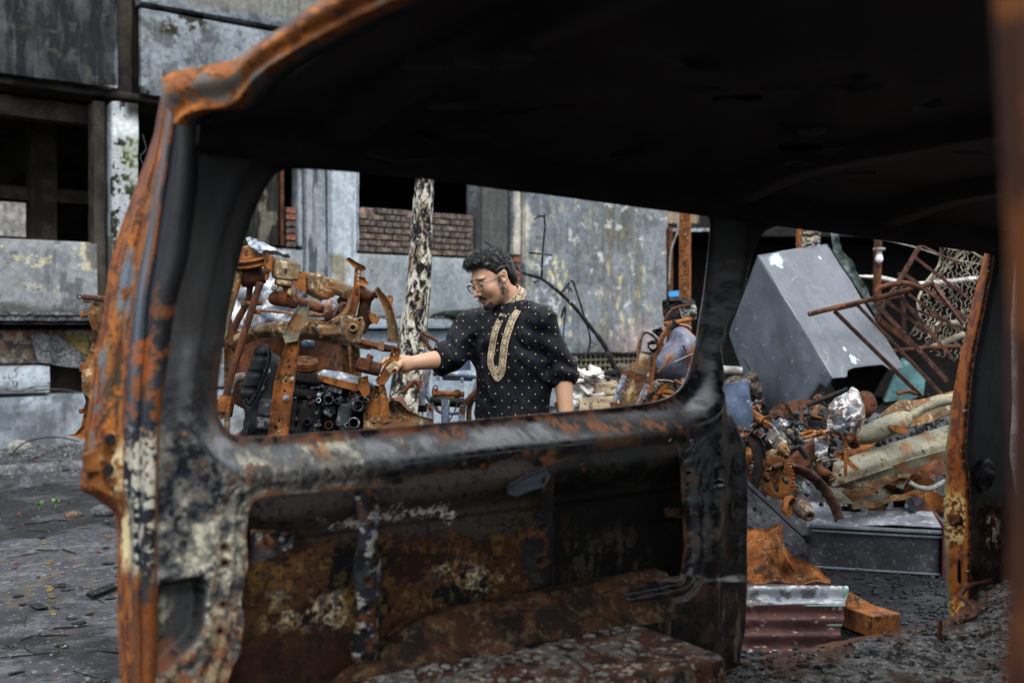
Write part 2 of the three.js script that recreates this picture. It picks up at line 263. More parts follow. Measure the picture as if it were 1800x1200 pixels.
const M = {
  rust: patchy(1, [156, 90, 42], [[[104, 58, 34], 3, 0.5, 0.12, 0.75], [[186, 112, 54], 4, 0.58, 0.1, 0.6], [[50, 38, 32], 8, 0.66, 0.06, 0.7, 0.9, -0.1], [CREAM, 12, 0.78, 0.05, 0.6, 0.7, 0.1]]),
  rustDark: patchy(2, [96, 55, 37], [[[66, 40, 31], 3, 0.5, 0.12, 0.8], [[134, 74, 40], 5, 0.6, 0.1, 0.6], [DARK, 9, 0.68, 0.06, 0.6], [[150, 130, 112], 18, 0.78, 0.04, 0.5]]),
  rustPale: patchy(3, [134, 112, 86], [[[132, 80, 42], 3, 0.5, 0.1, 0.85], [[104, 98, 86], 4, 0.54, 0.1, 0.7], [[84, 52, 34], 8, 0.66, 0.06, 0.7, 0.9, -0.15], [[188, 176, 146], 7, 0.68, 0.06, 0.7, 0.6, 0.1]]),
  cream: patchy(4, [128, 124, 106], [[[106, 104, 94], 3, 0.52, 0.12, 0.7], [[150, 144, 124], 5, 0.6, 0.1, 0.6], [[126, 80, 44], 3, 0.64, 0.07, 0.85], [[60, 46, 36], 12, 0.74, 0.05, 0.6]], { plain: true, rough: 0.55, spec: 0.5 }),
  purple: patchy(5, [88, 60, 52], [[[72, 46, 44], 6, 0.5, 0.12, 0.8], [[126, 78, 60], 9, 0.6, 0.1, 0.6], [[150, 120, 108], 20, 0.72, 0.05, 0.5], [DARK, 12, 0.68, 0.05, 0.7]]),
  soot: patchy(6, [24, 25, 28], [[[40, 42, 46], 6, 0.55, 0.1, 0.8], [[80, 78, 74], 20, 0.68, 0.06, 0.5], [[64, 36, 22], 7, 0.66, 0.05, 0.8]], { rough: 0.7 }),
  engine: patchy(7, [44, 46, 50], [[[26, 27, 30], 7, 0.5, 0.1, 0.9], [[112, 114, 118], 14, 0.62, 0.06, 0.7], [[190, 190, 190], 24, 0.72, 0.04, 0.8, 0.6, 0.2]], { rough: 0.75, grain: 30, bump: 0.002 }),
  engineGrey: patchy(8, [66, 69, 74], [[[50, 52, 56], 8, 0.52, 0.1, 0.9], [[142, 144, 148], 16, 0.64, 0.05, 0.7]], { rough: 0.6, bump: 0.002 }),
  black: patchy(9, [40, 43, 48], [[[58, 62, 68], 5, 0.55, 0.12, 0.7], [[24, 25, 27], 12, 0.6, 0.08, 0.7]], { rough: 0.62 }),
  alu: patchy(10, [128, 136, 148], [[[186, 190, 196], 6, 0.54, 0.05, 0.9, 0.5], [[84, 92, 104], 9, 0.56, 0.06, 0.8], [[150, 110, 90], 7, 0.68, 0.05, 0.6]], { rough: 0.45, bump: 0.003 }),
  blueTube: patchy(11, [112, 130, 150], [[[84, 98, 116], 7, 0.55, 0.1, 0.7], [[128, 70, 40], 8, 0.62, 0.05, 0.9, 0.9, 0.1], [[190, 200, 210], 18, 0.7, 0.04, 0.6]], { plain: true, rough: 0.42 }),
  tank: patchy(12, [84, 92, 112], [[[120, 130, 150], 4, 0.58, 0.1, 0.6], [[60, 64, 76], 6, 0.6, 0.1, 0.6], [[140, 72, 40], 7, 0.63, 0.03, 0.95, 0.9, 0.2]], { plain: true, rough: 0.38 }),
  galv: patchy(13, [112, 120, 130], [[[98, 108, 120], 2, 0.5, 0.18, 0.7], [[130, 136, 144], 4, 0.6, 0.12, 0.5], [[84, 90, 98], 9, 0.7, 0.06, 0.5], [[190, 198, 206], 20, 0.86, 0.015, 0.9, 0.5]], { plain: true, rough: 0.42, tile: 1.1, grain: 5, bump: 0.0004, fine: 128 }),
  bluePlate: patchy(14, [74, 90, 114], [[[92, 106, 130], 3, 0.55, 0.12, 0.7], [[56, 68, 88], 5, 0.64, 0.08, 0.6], [[170, 180, 194], 20, 0.84, 0.02, 0.8]], { plain: true, rough: 0.4, grain: 5, bump: 0.0004 }),
  teal: patchy(15, [96, 146, 148], [[[70, 110, 114], 5, 0.55, 0.1, 0.7], [[150, 186, 186], 9, 0.66, 0.05, 0.5]], { plain: true, rough: 0.5, grain: 5, bump: 0.0005 }),
  white: patchy(16, [190, 187, 184], [[[186, 178, 170], 5, 0.55, 0.1, 0.7], [[120, 108, 100], 12, 0.7, 0.05, 0.6]], { plain: true, rough: 0.85, grain: 5 }),
  lilac: patchy(17, [176, 166, 172], [[[130, 120, 128], 4, 0.5, 0.1, 0.8], [[206, 200, 204], 6, 0.6, 0.08, 0.8]], { plain: true, rough: 0.6 }),
  card: patchy(18, [160, 140, 116], [[[120, 102, 84], 4, 0.55, 0.1, 0.7], [[186, 172, 150], 8, 0.62, 0.06, 0.7], [[60, 54, 50], 14, 0.7, 0.05, 0.7]], { plain: true, rough: 0.95 }),
  greyBoard: patchy(19, [146, 144, 140], [[[120, 118, 112], 5, 0.54, 0.08, 0.8], [[176, 174, 170], 9, 0.62, 0.05, 0.7]], { plain: true, rough: 0.9 }),
  char: patchy(20, [28, 27, 28], [[[50, 48, 48], 8, 0.58, 0.06, 0.8], [[150, 146, 140], 16, 0.72, 0.03, 0.9]], { rough: 0.8, bump: 0.003, tile: 0.4 }),
  moss: patchy(21, [40, 62, 52], [[[24, 36, 32], 8, 0.5, 0.1, 0.8], [[74, 96, 84], 16, 0.66, 0.05, 0.7]], { plain: true, rough: 0.95, bump: 0.004 }),
  greenCloth: patchy(22, [92, 106, 104], [[[60, 72, 70], 5, 0.5, 0.1, 0.8], [[130, 142, 140], 9, 0.62, 0.06, 0.6]], { plain: true, rough: 0.85 }),
  mesh: patchy(23, [150, 142, 128], [[[110, 96, 80], 8, 0.55, 0.1, 0.8]], { plain: true, rough: 0.8 }),
  stone: patchy(24, [104, 104, 106], [[[70, 70, 74], 4, 0.52, 0.1, 0.8], [[140, 140, 142], 10, 0.62, 0.06, 0.7]], { rough: 0.95, bump: 0.004, tile: 0.3 }),
  brickRed: patchy(25, [112, 62, 48], [[[110, 52, 40], 5, 0.55, 0.1, 0.7]], { plain: true, rough: 0.95, tile: 0.3 }),
  rubble: patchy(26, [112, 100, 92], [[[140, 74, 52], 7, 0.6, 0.05, 0.9], [[70, 66, 64], 6, 0.52, 0.08, 0.8], [[160, 156, 150], 12, 0.64, 0.06, 0.7]], { rough: 0.97, bump: 0.02, tile: 0.8 }),
  maroon: patchy(27, [96, 36, 48], [[[60, 26, 34], 6, 0.55, 0.1, 0.7], [[130, 66, 76], 12, 0.68, 0.05, 0.6]], { plain: true, rough: 0.5 }),
  ceramic: new THREE.MeshPhysicalMaterial({ color: 0xd8d8e2, roughness: 0.25, clearcoat: 0.6, clearcoatRoughness: 0.1 }),
  wire: new THREE.MeshStandardMaterial({ color: 0x23211f, roughness: 0.7 }),
  leaf: new THREE.MeshPhysicalMaterial({ color: 0x4f7d2c, roughness: 0.7, transmission: 0.3, thickness: 0, side: THREE.DoubleSide }),
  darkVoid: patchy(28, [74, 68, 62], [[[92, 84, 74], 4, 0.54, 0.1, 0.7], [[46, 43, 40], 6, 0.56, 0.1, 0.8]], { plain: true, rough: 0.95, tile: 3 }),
  chrome: patchy(29, [120, 124, 128], [[[70, 60, 54], 8, 0.5, 0.1, 0.8], [[150, 86, 44], 6, 0.56, 0.06, 0.8]], { plain: true, rough: 0.3, metal: 0.6 }),
};
// ---------- ground ----------
const turn35 = eul(0, 35, 0);
const BF = new Frame(V3(P(70, 577, 10.5).x, 0, P(70, 577, 10.5).z), turn35); // facade: x along it, y up, z out of it
const groundH = (x, z) => { const b = BF.qi, dx = x - BF.o.x, dz = z - BF.o.z, t = dx * 0.57358 + dz * 0.81915, s = dx * 0.81915 - dz * 0.57358; return 0.14 * ss(1.3, 0.9, t) * ss(3.6, 3.1, s) + 0.05 * ss(1.2, 0.1, t) + 0.045 * (fbm(x * 0.9 + 60, z * 0.9 + 60, 4) - 0.5) * 2 + 0.008 * (fbm(x * 5 + 9, z * 5 + 40, 3) - 0.5) * 2; };
const groundTex = texture(768, 768, (u, v, o) => {
  set(o, [72, 74, 78]); o.r = 0.93;
  const a = rag(u * 5, v * 5, 6, 5, 3), b = rag(u * 12, v * 12, 5, 12, 9), c = fbm(u * 90, v * 90, 3, 90, 5), e = rag(u * 34, v * 34, 4, 34, 15);
  mix(o, [66, 67, 71], ss(0.4, 0.7, a) * 0.8); mix(o, [112, 114, 116], ss(0.5, 0.8, b) * 0.5); mix(o, [52, 52, 55], ss(0.55, 0.8, e) * 0.6); mix(o, [140, 140, 140], ss(0.72, 0.76, c) * 0.6); mix(o, [34, 34, 36], ss(0.68, 0.74, 1 - c) * 0.6);
  mix(o, [96, 78, 60], ss(0.66, 0.72, fbm(u * 22, v * 22, 4, 22, 31)) * 0.6);
  o.h = 0.3 + c * 0.4 + e * 0.3;
});
M.ground = material(groundTex, 2.2, { bump: 0.0035 });
{ const n = 420, gcol = [], pos = [], uv = [], idx = []; // finer near the camera
  const g = (k) => { const t = k / n * 2 - 1; return Math.sign(t) * (abs(t) * 9 + pow(abs(t), 5) * 90); };
  for (let j = 0; j <= n; j++) for (let i = 0; i <= n; i++) { const x = g(i), z = g(j) - 6; pos.push(x, groundH(x, z), z); uv.push(x, z); const pale = ss(0.5, 0.6, rag(x * 0.5 + 11, z * 0.5 + 4, 6, 256, 141)) * ss(-1.2, -1.6, x), soot = ss(0.52, 0.62, rag(x * 0.7 + 31, z * 0.7, 6, 256, 142)), k = 0.46 + 0.6 * pale - 0.2 * soot * (1 - pale); gcol.push(k, k, k * 1.02); }
  for (let j = 0; j < n; j++) for (let i = 0; i < n; i++) { const a = j * (n + 1) + i; idx.push(a, a + n + 1, a + 1, a + 1, a + n + 1, a + n + 2); }
  M.groundTint = M.ground.clone(); M.groundTint.vertexColors = true; const gg = build(pos, idx, uv); gg.setAttribute('color', new THREE.Float32BufferAttribute(gcol, 3)); struct('ground', gg, M.groundTint); }

// ---------- facade finish: one weathered plaster map laid out in metres ----------
const FX0 = -2.2, FX1 = 10.2, FY1 = 6.2, bpx = BF.fastPx();
const inBox = (px, py, a, b, c, d, s = 12) => ss(a - s, a + s, px) * ss(c + s, c - s, px) * ss(b - s, b + s, py) * ss(d + s, d - s, py);
const facadeTex = texture(1536, 768, (u, v, o) => {
  const x = FX0 + u * (FX1 - FX0), y = v * FY1, [qx, qy] = bpx(x, y, 0);
  const w1 = (fbm(x * 3, y * 3, 4, 256, 2) - 0.5), w2 = (fbm(x * 3 + 50, y * 3, 4, 256, 4) - 0.5), px = qx + w1 * 40, py = qy + w2 * 40;
  const a = fbm(x * 1.6 + 20, y * 1.6, 6, 256, 11, 0.64), st = lerp(fbm(x * 14 + w1 * 2, y * 0.9, 4, 256, 21), fbm(x * 5, y * 2.4, 5, 256, 22, 0.65), 0.45), b = fbm(x * 6, y * 6, 6, 256, 31, 0.66), c = fbm(x * 26, y * 26, 3, 256, 41), d = fbm(x * 3.2, y * 3.2, 6, 256, 71, 0.64);
  set(o, [132, 137, 141]); o.r = 0.9; mix(o, [112, 106, 96], ss(0.5, 0.66, fbm(x * 1.1 + 40, y * 1.3, 6, 256, 95, 0.66)) * 0.6);
  mix(o, [94, 100, 106], ss(0.4, 0.62, a) * 0.8); mix(o, [162, 170, 176], ss(0.46, 0.66, d) * 0.6);
  // sooty balcony panel, streaked
  const up = inBox(px, py, -900, -400, 212, 162, 4); mix(o, [48, 52, 55], up * (0.7 + 0.45 * ss(0.6, 0.4, st))); mix(o, [136, 146, 154], up * ss(0.52, 0.66, st * 0.6 + a * 0.4) * 0.7 * ss(60, 170, px)); mix(o, [100, 98, 86], up * ss(0.6, 0.7, b) * 0.5);
  const up2 = inBox(px, py, 240, -300, 700, 200, 4); mix(o, [132, 142, 150], up2 * 0.5); mix(o, [80, 84, 86], up2 * ss(0.5, 0.62, b) * 0.6); mix(o, [54, 52, 40], inBox(px, py, 280, 10, 365, 55, 8) * ss(0.44, 0.56, b)); mix(o, [126, 124, 116], inBox(qx, qy - (qx - 375) * 0.13, 330, -300, 700, 14, 3) * 0.8);
  // mossy pier
  const pier = inBox(qx, qy, 188, 150, 262, 520, 3); mix(o, [176, 182, 186], pier * 0.8); mix(o, [52, 56, 40], pier * ss(300, 330, py) * ss(0.46, 0.56, b + c * 0.2 - 0.1)); mix(o, [34, 36, 32], pier * ss(0.56, 0.62, c * 0.5 + b * 0.5)); mix(o, [104, 112, 52], pier * inBox(px, py, 220, 230, 262, 330, 14) * 0.8 * ss(0.4, 0.6, c)); mix(o, [44, 46, 44], inBox(px, py, 222, 140, 262, 215, 10) * pier * 0.9); mix(o, [204, 208, 210], inBox(px, py, 190, 200, 240, 240, 12) * pier * 0.9);
  // stained sill wall, cream flakes
  const sill = inBox(qx, qy, -300, 418, 196, 558, 2); mix(o, [140, 144, 146], sill * 0.5); mix(o, [196, 182, 152], sill * ss(0.62, 0.65, b) * ss(540, 480, py) * 0.8); mix(o, [78, 80, 82], sill * ss(0.56, 0.66, d) * 0.6); mix(o, [86, 84, 80], sill * ss(535, 556, py) * 0.7);
  const pl = inBox(qx, qy, -300, 640, 200, 800, 2); mix(o, [142, 152, 162], pl * 0.55); mix(o, [176, 186, 196], pl * inBox(px, py, -100, 650, 90, 720, 20) * 0.7); mix(o, [90, 96, 102], pl * ss(0.52, 0.66, a) * 0.6); mix(o, [40, 40, 40], pl * ss(0.008, 0.002, abs(fbm(x * 0.9, y * 2.2, 5, 256, 81) - 0.5)) * 0.7);
  // burnt pier left of the light column, then the column and the blue-grey sill wall
  const bp = inBox(qx, qy, 380, 200, 500, 440, 3); mix(o, [96, 92, 78], bp * 0.85); mix(o, [34, 33, 30], bp * ss(0.48, 0.56, fbm(x * 9, y * 4, 4, 256, 61)) * 0.9);
  const col = inBox(qx, qy, 520, 200, 578, 520, 2); mix(o, [146, 154, 160], col * 0.7); mix(o, [70, 76, 82], col * ss(0.58, 0.64, fbm(x * 16, y * 1.4, 4, 256, 62)) * 0.8);
  const col2 = inBox(qx, qy, 576, 200, 632, 520, 2); mix(o, [176, 188, 198], col2 * 0.8); mix(o, [140, 152, 160], col2 * ss(0.56, 0.64, fbm(x * 16, y * 1.6, 4, 256, 63)) * 0.6); mix(o, [132, 126, 110], col2 * inBox(px, py, 590, 450, 612, 490, 8));
  const bl = inBox(qx, qy, 630, 440, 900, 562, 3); mix(o, [140, 150, 156], bl * 0.6); mix(o, [178, 170, 150], bl * ss(456, 444, qy) * 0.5); const bl2 = inBox(qx, qy, 500, 562, 1000, 760, 3); mix(o, [152, 168, 182], bl2 * 0.7);
  const dk = inBox(qx, qy, 842, 200, 897, 500, 3); mix(o, [84, 84, 82], dk * 0.85);
  // long wall at the right: peeling cream paint, brown runs, pink foot
  const rw = ss(893, 898, qx); mix(o, [126, 134, 142], rw * 0.4);
  mix(o, [200, 188, 150], rw * ss(0.6, 0.66, fbm(x * 11, y * 5, 6, 256, 64, 0.68)) * (0.35 + 0.65 * max(inBox(px, py, 925, 420, 1000, 620, 40), inBox(px, py, 1060, 440, 1115, 620, 30))));
  mix(o, [108, 100, 82], rw * inBox(px, py, 1050, 340, 1120, 640, 40) * ss(0.45, 0.6, st) * 0.7); mix(o, [92, 96, 100], rw * ss(0.5, 0.72, d) * 0.7); mix(o, [60, 62, 62], rw * inBox(px, py, 890, 335, 960, 420, 30) * ss(0.48, 0.6, b) * 0.7);
  mix(o, [188, 160, 162], rw * inBox(px, py, 1080, 560, 1180, 680, 40) * 0.55 * ss(0.35, 0.55, a)); mix(o, [206, 210, 212], rw * ss(0.66, 0.69, b) * 0.7); mix(o, [198, 190, 176], inBox(px, py, 897, 330, 922, 455, 6) * 0.8);
  { const run = fbm(x * 22, y * 1.1 + 9, 4, 256, 91); mix(o, [60, 62, 62], ss(0.6, 0.72, run) * 0.22 * ss(0.45, 0.6, a)); mix(o, [176, 182, 186], ss(0.62, 0.7, fbm(x * 26 + 7, y * 1.4, 4, 256, 92)) * 0.14); }
  mix(o, [60, 62, 64], ss(0.68, 0.76, c * 0.6 + b * 0.4) * 0.6); mix(o, [74, 74, 74], ss(0.006, 0.001, abs(fbm(x * 0.6 + 7, y * 0.9, 5, 256, 82) - 0.44)) * ss(0.55, 0.65, d) * 0.5);
  const q = 0.86 + c * 0.28; o.c[0] *= q; o.c[1] *= q; o.c[2] *= q; o.h = 0.4 + 0.3 * c + 0.3 * b;
}, { repeat: false });
M.facade = material(facadeTex, 0, { bump: 0.006 });
function facUV(g) { g = g.index ? g.toNonIndexed() : g; boxUV(g); const p = g.attributes.position, n = p.count, uv = g.attributes.uv; for (let i = 0; i < n; i++) { uv.setXY(i, clamp((p.getX(i) + p.getZ(i) * 0.6 - FX0) / (FX1 - FX0), 0.001, 0.999), clamp((p.getY(i) + p.getZ(i) * 0.25) / FY1, 0.001, 0.999)); } return g; }
// block with worn edges, in facade axes
function slab(x0, x1, y0, y1, z0, z1, wear = 0.022, cell = 0.1) {
  const nx = clamp(Math.ceil((x1 - x0) / cell), 1, 60), ny = clamp(Math.ceil((y1 - y0) / cell), 1, 60), nz = clamp(Math.ceil((z1 - z0) / cell), 1, 40), g = new THREE.BoxGeometry(x1 - x0, y1 - y0, z1 - z0, nx, ny, nz), p = g.attributes.position;
  for (let i = 0; i < p.count; i++) { const x = p.getX(i) + (x0 + x1) / 2, y = p.getY(i) + (y0 + y1) / 2, z = p.getZ(i) + (z0 + z1) / 2; const e = [(abs(x - x0) < 1e-4) + (abs(x - x1) < 1e-4), (abs(y - y0) < 1e-4) + (abs(y - y1) < 1e-4), (abs(z - z0) < 1e-4) + (abs(z - z1) < 1e-4)], corner = e[0] + e[1] + e[2] > 1 ? wear : wear * 0.2; const sx = e[0] ? (abs(x - x0) < 1e-4 ? 1 : -1) : 0, sy = e[1] ? (abs(y - y0) < 1e-4 ? 1 : -1) : 0, sz = e[2] ? (abs(z - z0) < 1e-4 ? 1 : -1) : 0, k = corner * f3(x * 5, y * 5, z * 5, 3, 9) * 2; p.setXYZ(i, x + sx * k, y + sy * k, z + sz * k); }
  g.computeVertexNormals(); return g;
}
const bld = thing('burnt_building', 'long burnt-out concrete building with soot-stained grey plaster, open bays and brick infill behind the man', 'building', BF.o.clone(), null, turn35);
delete bld.inv;
const fp = (name, a, mat = M.facade, parent = bld, label) => own(name, mat === M.facade ? facUV(slab(...a)) : bx(slab(...a)), mat, parent, label);
// left bay
fp('balcony_panel', [-2.2, 0.82, 4.06, 6.0, -0.12, 0.0], M.facade, bld, 'blackened concrete balcony panel'); fp('balcony_panel', [1.03, 4.6, 4.04, 5.02, -0.12, 0.0], M.facade, bld, 'paler concrete balcony panel with a mossy stain');
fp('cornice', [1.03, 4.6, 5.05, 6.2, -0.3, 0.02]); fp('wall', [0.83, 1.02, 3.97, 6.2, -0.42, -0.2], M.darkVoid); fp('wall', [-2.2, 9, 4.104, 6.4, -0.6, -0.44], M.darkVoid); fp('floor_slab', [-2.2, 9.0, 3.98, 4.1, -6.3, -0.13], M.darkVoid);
fp('beam', [-2.2, 0.66, 3.72, 3.97, -0.75, -0.45], M.darkVoid); fp('pillar', [0.72, 1.04, 1.56, 3.96, -0.45, -0.03]); fp('window_jamb', [0.55, 0.715, 1.57, 3.96, -0.42, -0.12], M.darkVoid);
fp('wall', [-2.2, 0.60, 1.58, 2.385, -0.3, -0.02], M.facade, bld, 'stained plaster wall under the open window'); fp('floor_slab', [-2.2, 1.12, 1.47, 1.575, -0.5, 0.14, 0.07, 0.05], M.stone, bld, 'broken slab edge littered with rubble');
fp('wall', [-2.2, 1.2, 1.05, 1.44, -0.5, -0.16], M.rubble, bld, 'broken brick rubble band under the slab'); fp('wall', [-2.2, 0.11, 0.74, 1.05, -0.4, -0.01], M.facade, bld, 'cracked plinth wall'); fp('wall', [-2.2, 2.4, -0.1, 0.735, -0.4, -0.013], M.facade, bld, 'cracked plinth wall'); fp('wall', [0.5, 2.4, 0.737, 1.02, -0.4, -0.02]); fp('wall', [0.1, 0.52, 0.6, 1.1, -0.6, -0.42], M.darkVoid);
const bplate = (px, t, th, mat, name, label, o = {}) => { const f = new Frame(BF.wor(0, 0, t), turn35), g = plate(f, px, th, { n: 40, rough: 0.01, ...o, local: true }); g.translate(0, 0, t); own(name, bx(g), mat, bld, label); };
bplate([[96, 346], [96, 428], [40, 428]], -5.9, 0.04, M.soot, 'slab_or_added_mask', 'dark sheet added to slant the edge of the lit far opening'); bplate([[60, 330], [96, 330], [96, 366], [84, 350]], -5.88, 0.04, M.soot, 'slab_or_added_mask');  // dark plates added to cut the bright far opening to a slant
bplate([[52, 588], [98, 588], [152, 628], [152, 648], [110, 644], [66, 636]], -0.1, 0.05, M.stone, 'slab_or_added_mask', 'grey slab slumped under the ledge'); bplate([[92, 586], [156, 588], [156, 628]], -0.12, 0.04, M.ochre = patchy(46, [118, 100, 60], [[[84, 72, 48], 5, 0.5, 0.1, 0.8]], { plain: true }), 'slab_or_added_mask', 'ochre slab under the ledge');
// inside of the burnt rooms
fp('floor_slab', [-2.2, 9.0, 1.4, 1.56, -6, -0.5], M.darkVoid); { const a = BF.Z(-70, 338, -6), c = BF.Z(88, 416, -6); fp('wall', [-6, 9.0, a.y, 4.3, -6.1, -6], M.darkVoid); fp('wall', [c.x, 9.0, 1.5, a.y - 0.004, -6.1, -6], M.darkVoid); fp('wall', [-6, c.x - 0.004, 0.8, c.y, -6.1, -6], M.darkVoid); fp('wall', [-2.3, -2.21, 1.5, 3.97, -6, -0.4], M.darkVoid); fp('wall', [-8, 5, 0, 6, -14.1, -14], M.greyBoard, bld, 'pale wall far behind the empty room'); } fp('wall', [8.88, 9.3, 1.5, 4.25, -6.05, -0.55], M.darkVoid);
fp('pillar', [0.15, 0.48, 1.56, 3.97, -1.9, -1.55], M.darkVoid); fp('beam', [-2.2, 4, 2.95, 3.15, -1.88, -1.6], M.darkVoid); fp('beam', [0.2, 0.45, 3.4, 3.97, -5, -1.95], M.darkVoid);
own('roof_sheet', bx(slab(-9, -0.9, 1.2, 3.3, -8.1, -8)), M.greyBoard, bld, 'pale corrugated sheeting seen through the empty room');
// second bay and columns
fp('wall', [1.1, 3.0, 1.58, 2.42, -0.3, -0.04]); fp('pillar', [1.95, 2.69, 2.425, 3.96, -0.45, -0.06], M.facade, bld, 'pier with scorched peeling plaster'); fp('window_jamb', [2.695, 2.78, 2.43, 3.96, -0.3, -0.1], M.rustDark);
fp('window_jamb', [2.9, 2.985, 2.43, 3.96, -0.28, -0.03]); fp('pillar', [2.99, 3.28, 1.58, 3.97, -0.4, 0.0], M.facade, bld, 'grey concrete column'); fp('pillar', [3.285, 3.665, 1.58, 3.97, -0.4, 0.1], M.facade, bld, 'pale blue-grey concrete column');
fp('window_jamb', [3.67, 3.73, 2.4, 3.96, -0.3, 0.03], M.facade); fp('wall', [3.0, 6.1, 1.58, 2.41, -0.35, -0.03], M.facade, bld, 'blue-grey plaster wall under the brick infill'); fp('floor_slab', [2.4, 7.2, 1.43, 1.575, -0.5, 0.16]); fp('wall', [2.2, 7.2, -0.1, 1.425, -0.4, -0.015]);
fp('pillar', [5.55, 6.02, 1.58, 3.97, -0.4, 0.03], M.facade, bld, 'dark grey concrete column'); fp('wall', [6.2, 8.97, 1.06, 4.3, -0.5, 0.16], M.facade, bld, 'tall plaster wall with peeling cream paint'); fp('wall', [6.03, 6.195, 2.45, 4.3, -0.5, 0.1]); fp('wall', [6.03, 6.195, 0.2, 1.85, -0.5, 0.1]);
fp('wall', [5.9, 7.2, 0.3, 1.055, -0.5, 0.12]); fp('wall', [8.72, 8.97, 0.2, 1.055, -0.5, 0.15]); fp('wall', [7.1, 8.8, 0.2, 1.1, -0.62, -0.52], M.darkVoid);
{ const gr = own('ventilation_grille', bx(slab(7.15, 8.75, 0.64, 0.68, 0.0, 0.06)), M.rustDark, bld); const v = new THREE.BoxGeometry(0.022, 0.42, 0.03), h = new THREE.BoxGeometry(1.56, 0.02, 0.03); for (let i = 0; i < 17; i++) { const m = shadow(new THREE.Mesh(v, M.cream)); m.name = 'bar'; m.position.set(7.2 + i * 0.093, 0.86, 0.03); gr.add(m); } for (let i = 0; i < 5; i++) { const m = shadow(new THREE.Mesh(h, M.cream)); m.name = 'bar'; m.position.set(7.95, 0.72 + i * 0.085, 0.05); gr.add(m); } }
// bricks, each its own mesh
const brickMat = [[112, 102, 98], [122, 106, 98], [104, 96, 93], [126, 110, 102], [98, 92, 90]].map((c, i) => patchy(200 + i, c, [[[84, 66, 62], 5, 0.52, 0.1, 0.8], [[150, 140, 132], 9, 0.64, 0.05, 0.7], [[56, 50, 48], 12, 0.66, 0.05, 0.7]], { size: 128, tile: 0.3, plain: true, rough: 0.95 }));
const redMat = patchy(210, [126, 82, 70], [[[120, 60, 48], 5, 0.55, 0.1, 0.7], [[180, 160, 146], 8, 0.64, 0.05, 0.7]], { size: 128, tile: 0.3, plain: true, rough: 0.95 });
function brickGeo(w, seed) { const g = new THREE.BoxGeometry(w, 0.07, 0.11, 5, 2, 2), p = g.attributes.position; for (let i = 0; i < p.count; i++) { const x = p.getX(i), y = p.getY(i), z = p.getZ(i); p.setXYZ(i, x * (1 - 0.05 * f3(x * 20, y * 20 + seed, z * 20)), y * (1 - 0.22 * f3(x * 25, y * 9 + seed, z * 9)), z * (1 - 0.2 * f3(x * 30, y * 30, seed))); } g.computeVertexNormals(); return bx(g); }
const brickG = [0.235, 0.235, 0.235, 0.115].map((w, i) => brickGeo(w, i * 7 + 1));
function brickPanel(label, x0, x1, y0, rows, z, mats, seed, ragged = 0) {
  const r = rng(seed), pan = own('brick_infill', bx(slab(x0, x1, y0, y0 + rows * 0.083 + 0.01, z - 0.16, z - 0.048)), M.rubble, bld, label);
  for (let j = 0; j < rows; j++) { let x = x0 - (j % 2 ? 0.12 : 0); while (x < x1 - 0.03) { let k = floor(r() * 3), w = 0.235; if (x < x0 - 0.01) { k = 3; x = x0; w = 0.115; } if (x + w > x1) { if (x + 0.115 > x1 + 0.02) break; k = 3; w = 0.115; } if (!(j > rows - 2 && r() < ragged)) { const m = shadow(new THREE.Mesh(brickG[k], mats[floor(r() * mats.length)])); m.name = 'brick'; m.position.set(x + w / 2, y0 + 0.042 + j * 0.083 + (r() - 0.5) * 0.006, z - 0.045 + r() * 0.012); m.rotation.set((r() - 0.5) * 0.03, (r() - 0.5) * 0.05, (r() - 0.5) * 0.03); pan.add(m); } x += w + 0.012; } }
}
brickPanel('red-grey brick infill of an open bay', 3.735, 5.54, 2.415, 7, -0.06, brickMat, 5, 0.15);
brickPanel('small patch of bricks in the window gap', 2.785, 2.895, 2.43, 6, -0.1, [brickMat[2], redMat], 6);
brickPanel('exposed red bricks where the plaster fell', 6.035, 6.19, 1.86, 7, 0.1, [redMat, brickMat[1]], 7);
// kerb
{ const g = slab(-3, 2.6, -0.1, 0.15, 0.9, 1.12, 0.03); struct('kerb', bx(g.applyMatrix4(BF.m)), M.stone); }
// rubble along the ledges: uncountable chips
function scatter(name, label, category, n, place, mats, sizes, seed) {
  const r = rng(seed), gs = []; for (let i = 0; i < n; i++) { const s = sizes[0] + pow(r(), 2.2) * (sizes[1] - sizes[0]), g = new THREE.DodecahedronGeometry(s, 0), p = g.attributes.position; g.scale(1, 0.35 + r() * 0.4, 0.5 + r() * 0.7); g.rotateY(r() * 6); g.rotateZ((r() - 0.5) * 0.7); const q = place(r); g.translate(q.x, q.y + s * 0.2, q.z); g.computeVertexNormals(); gs.push(boxUV(g)); }
  const m = struct(name, mergeGeometries(gs), mats, 'stuff'); tag(m, label, category); return m;
}
scatter('ledge_rubble', 'chips of plaster and brick strewn along the building ledges', 'rubble', 420, (r) => { const a = r() < 0.5; return BF.wor(a ? lerp(-0.8, 1.1, r()) : lerp(3.7, 6.1, r()), 1.58, lerp(-0.02, 0.13, r())); }, M.stone, [0.008, 0.05], 11);
scatter('plinth_rubble', 'broken stone and rubbish heaped along the foot of the building', 'rubble', 700, (r) => { const w = BF.wor(lerp(-1, 1.6, r()), 0, 0.02 + pow(r(), 1.5) * 0.8); w.y = groundH(w.x, w.z); return w; }, M.stone, [0.006, 0.045], 12);
scatter('ground_chips', 'charred flakes and grit scattered over the yard', 'debris', 380, (r) => { const d = 3 + pow(r(), 1.4) * 8, w = P(lerp(-60, 300, r()), 577, d); w.y = groundH(w.x, w.z); return w; }, M.stone, [0.002, 0.012], 13);
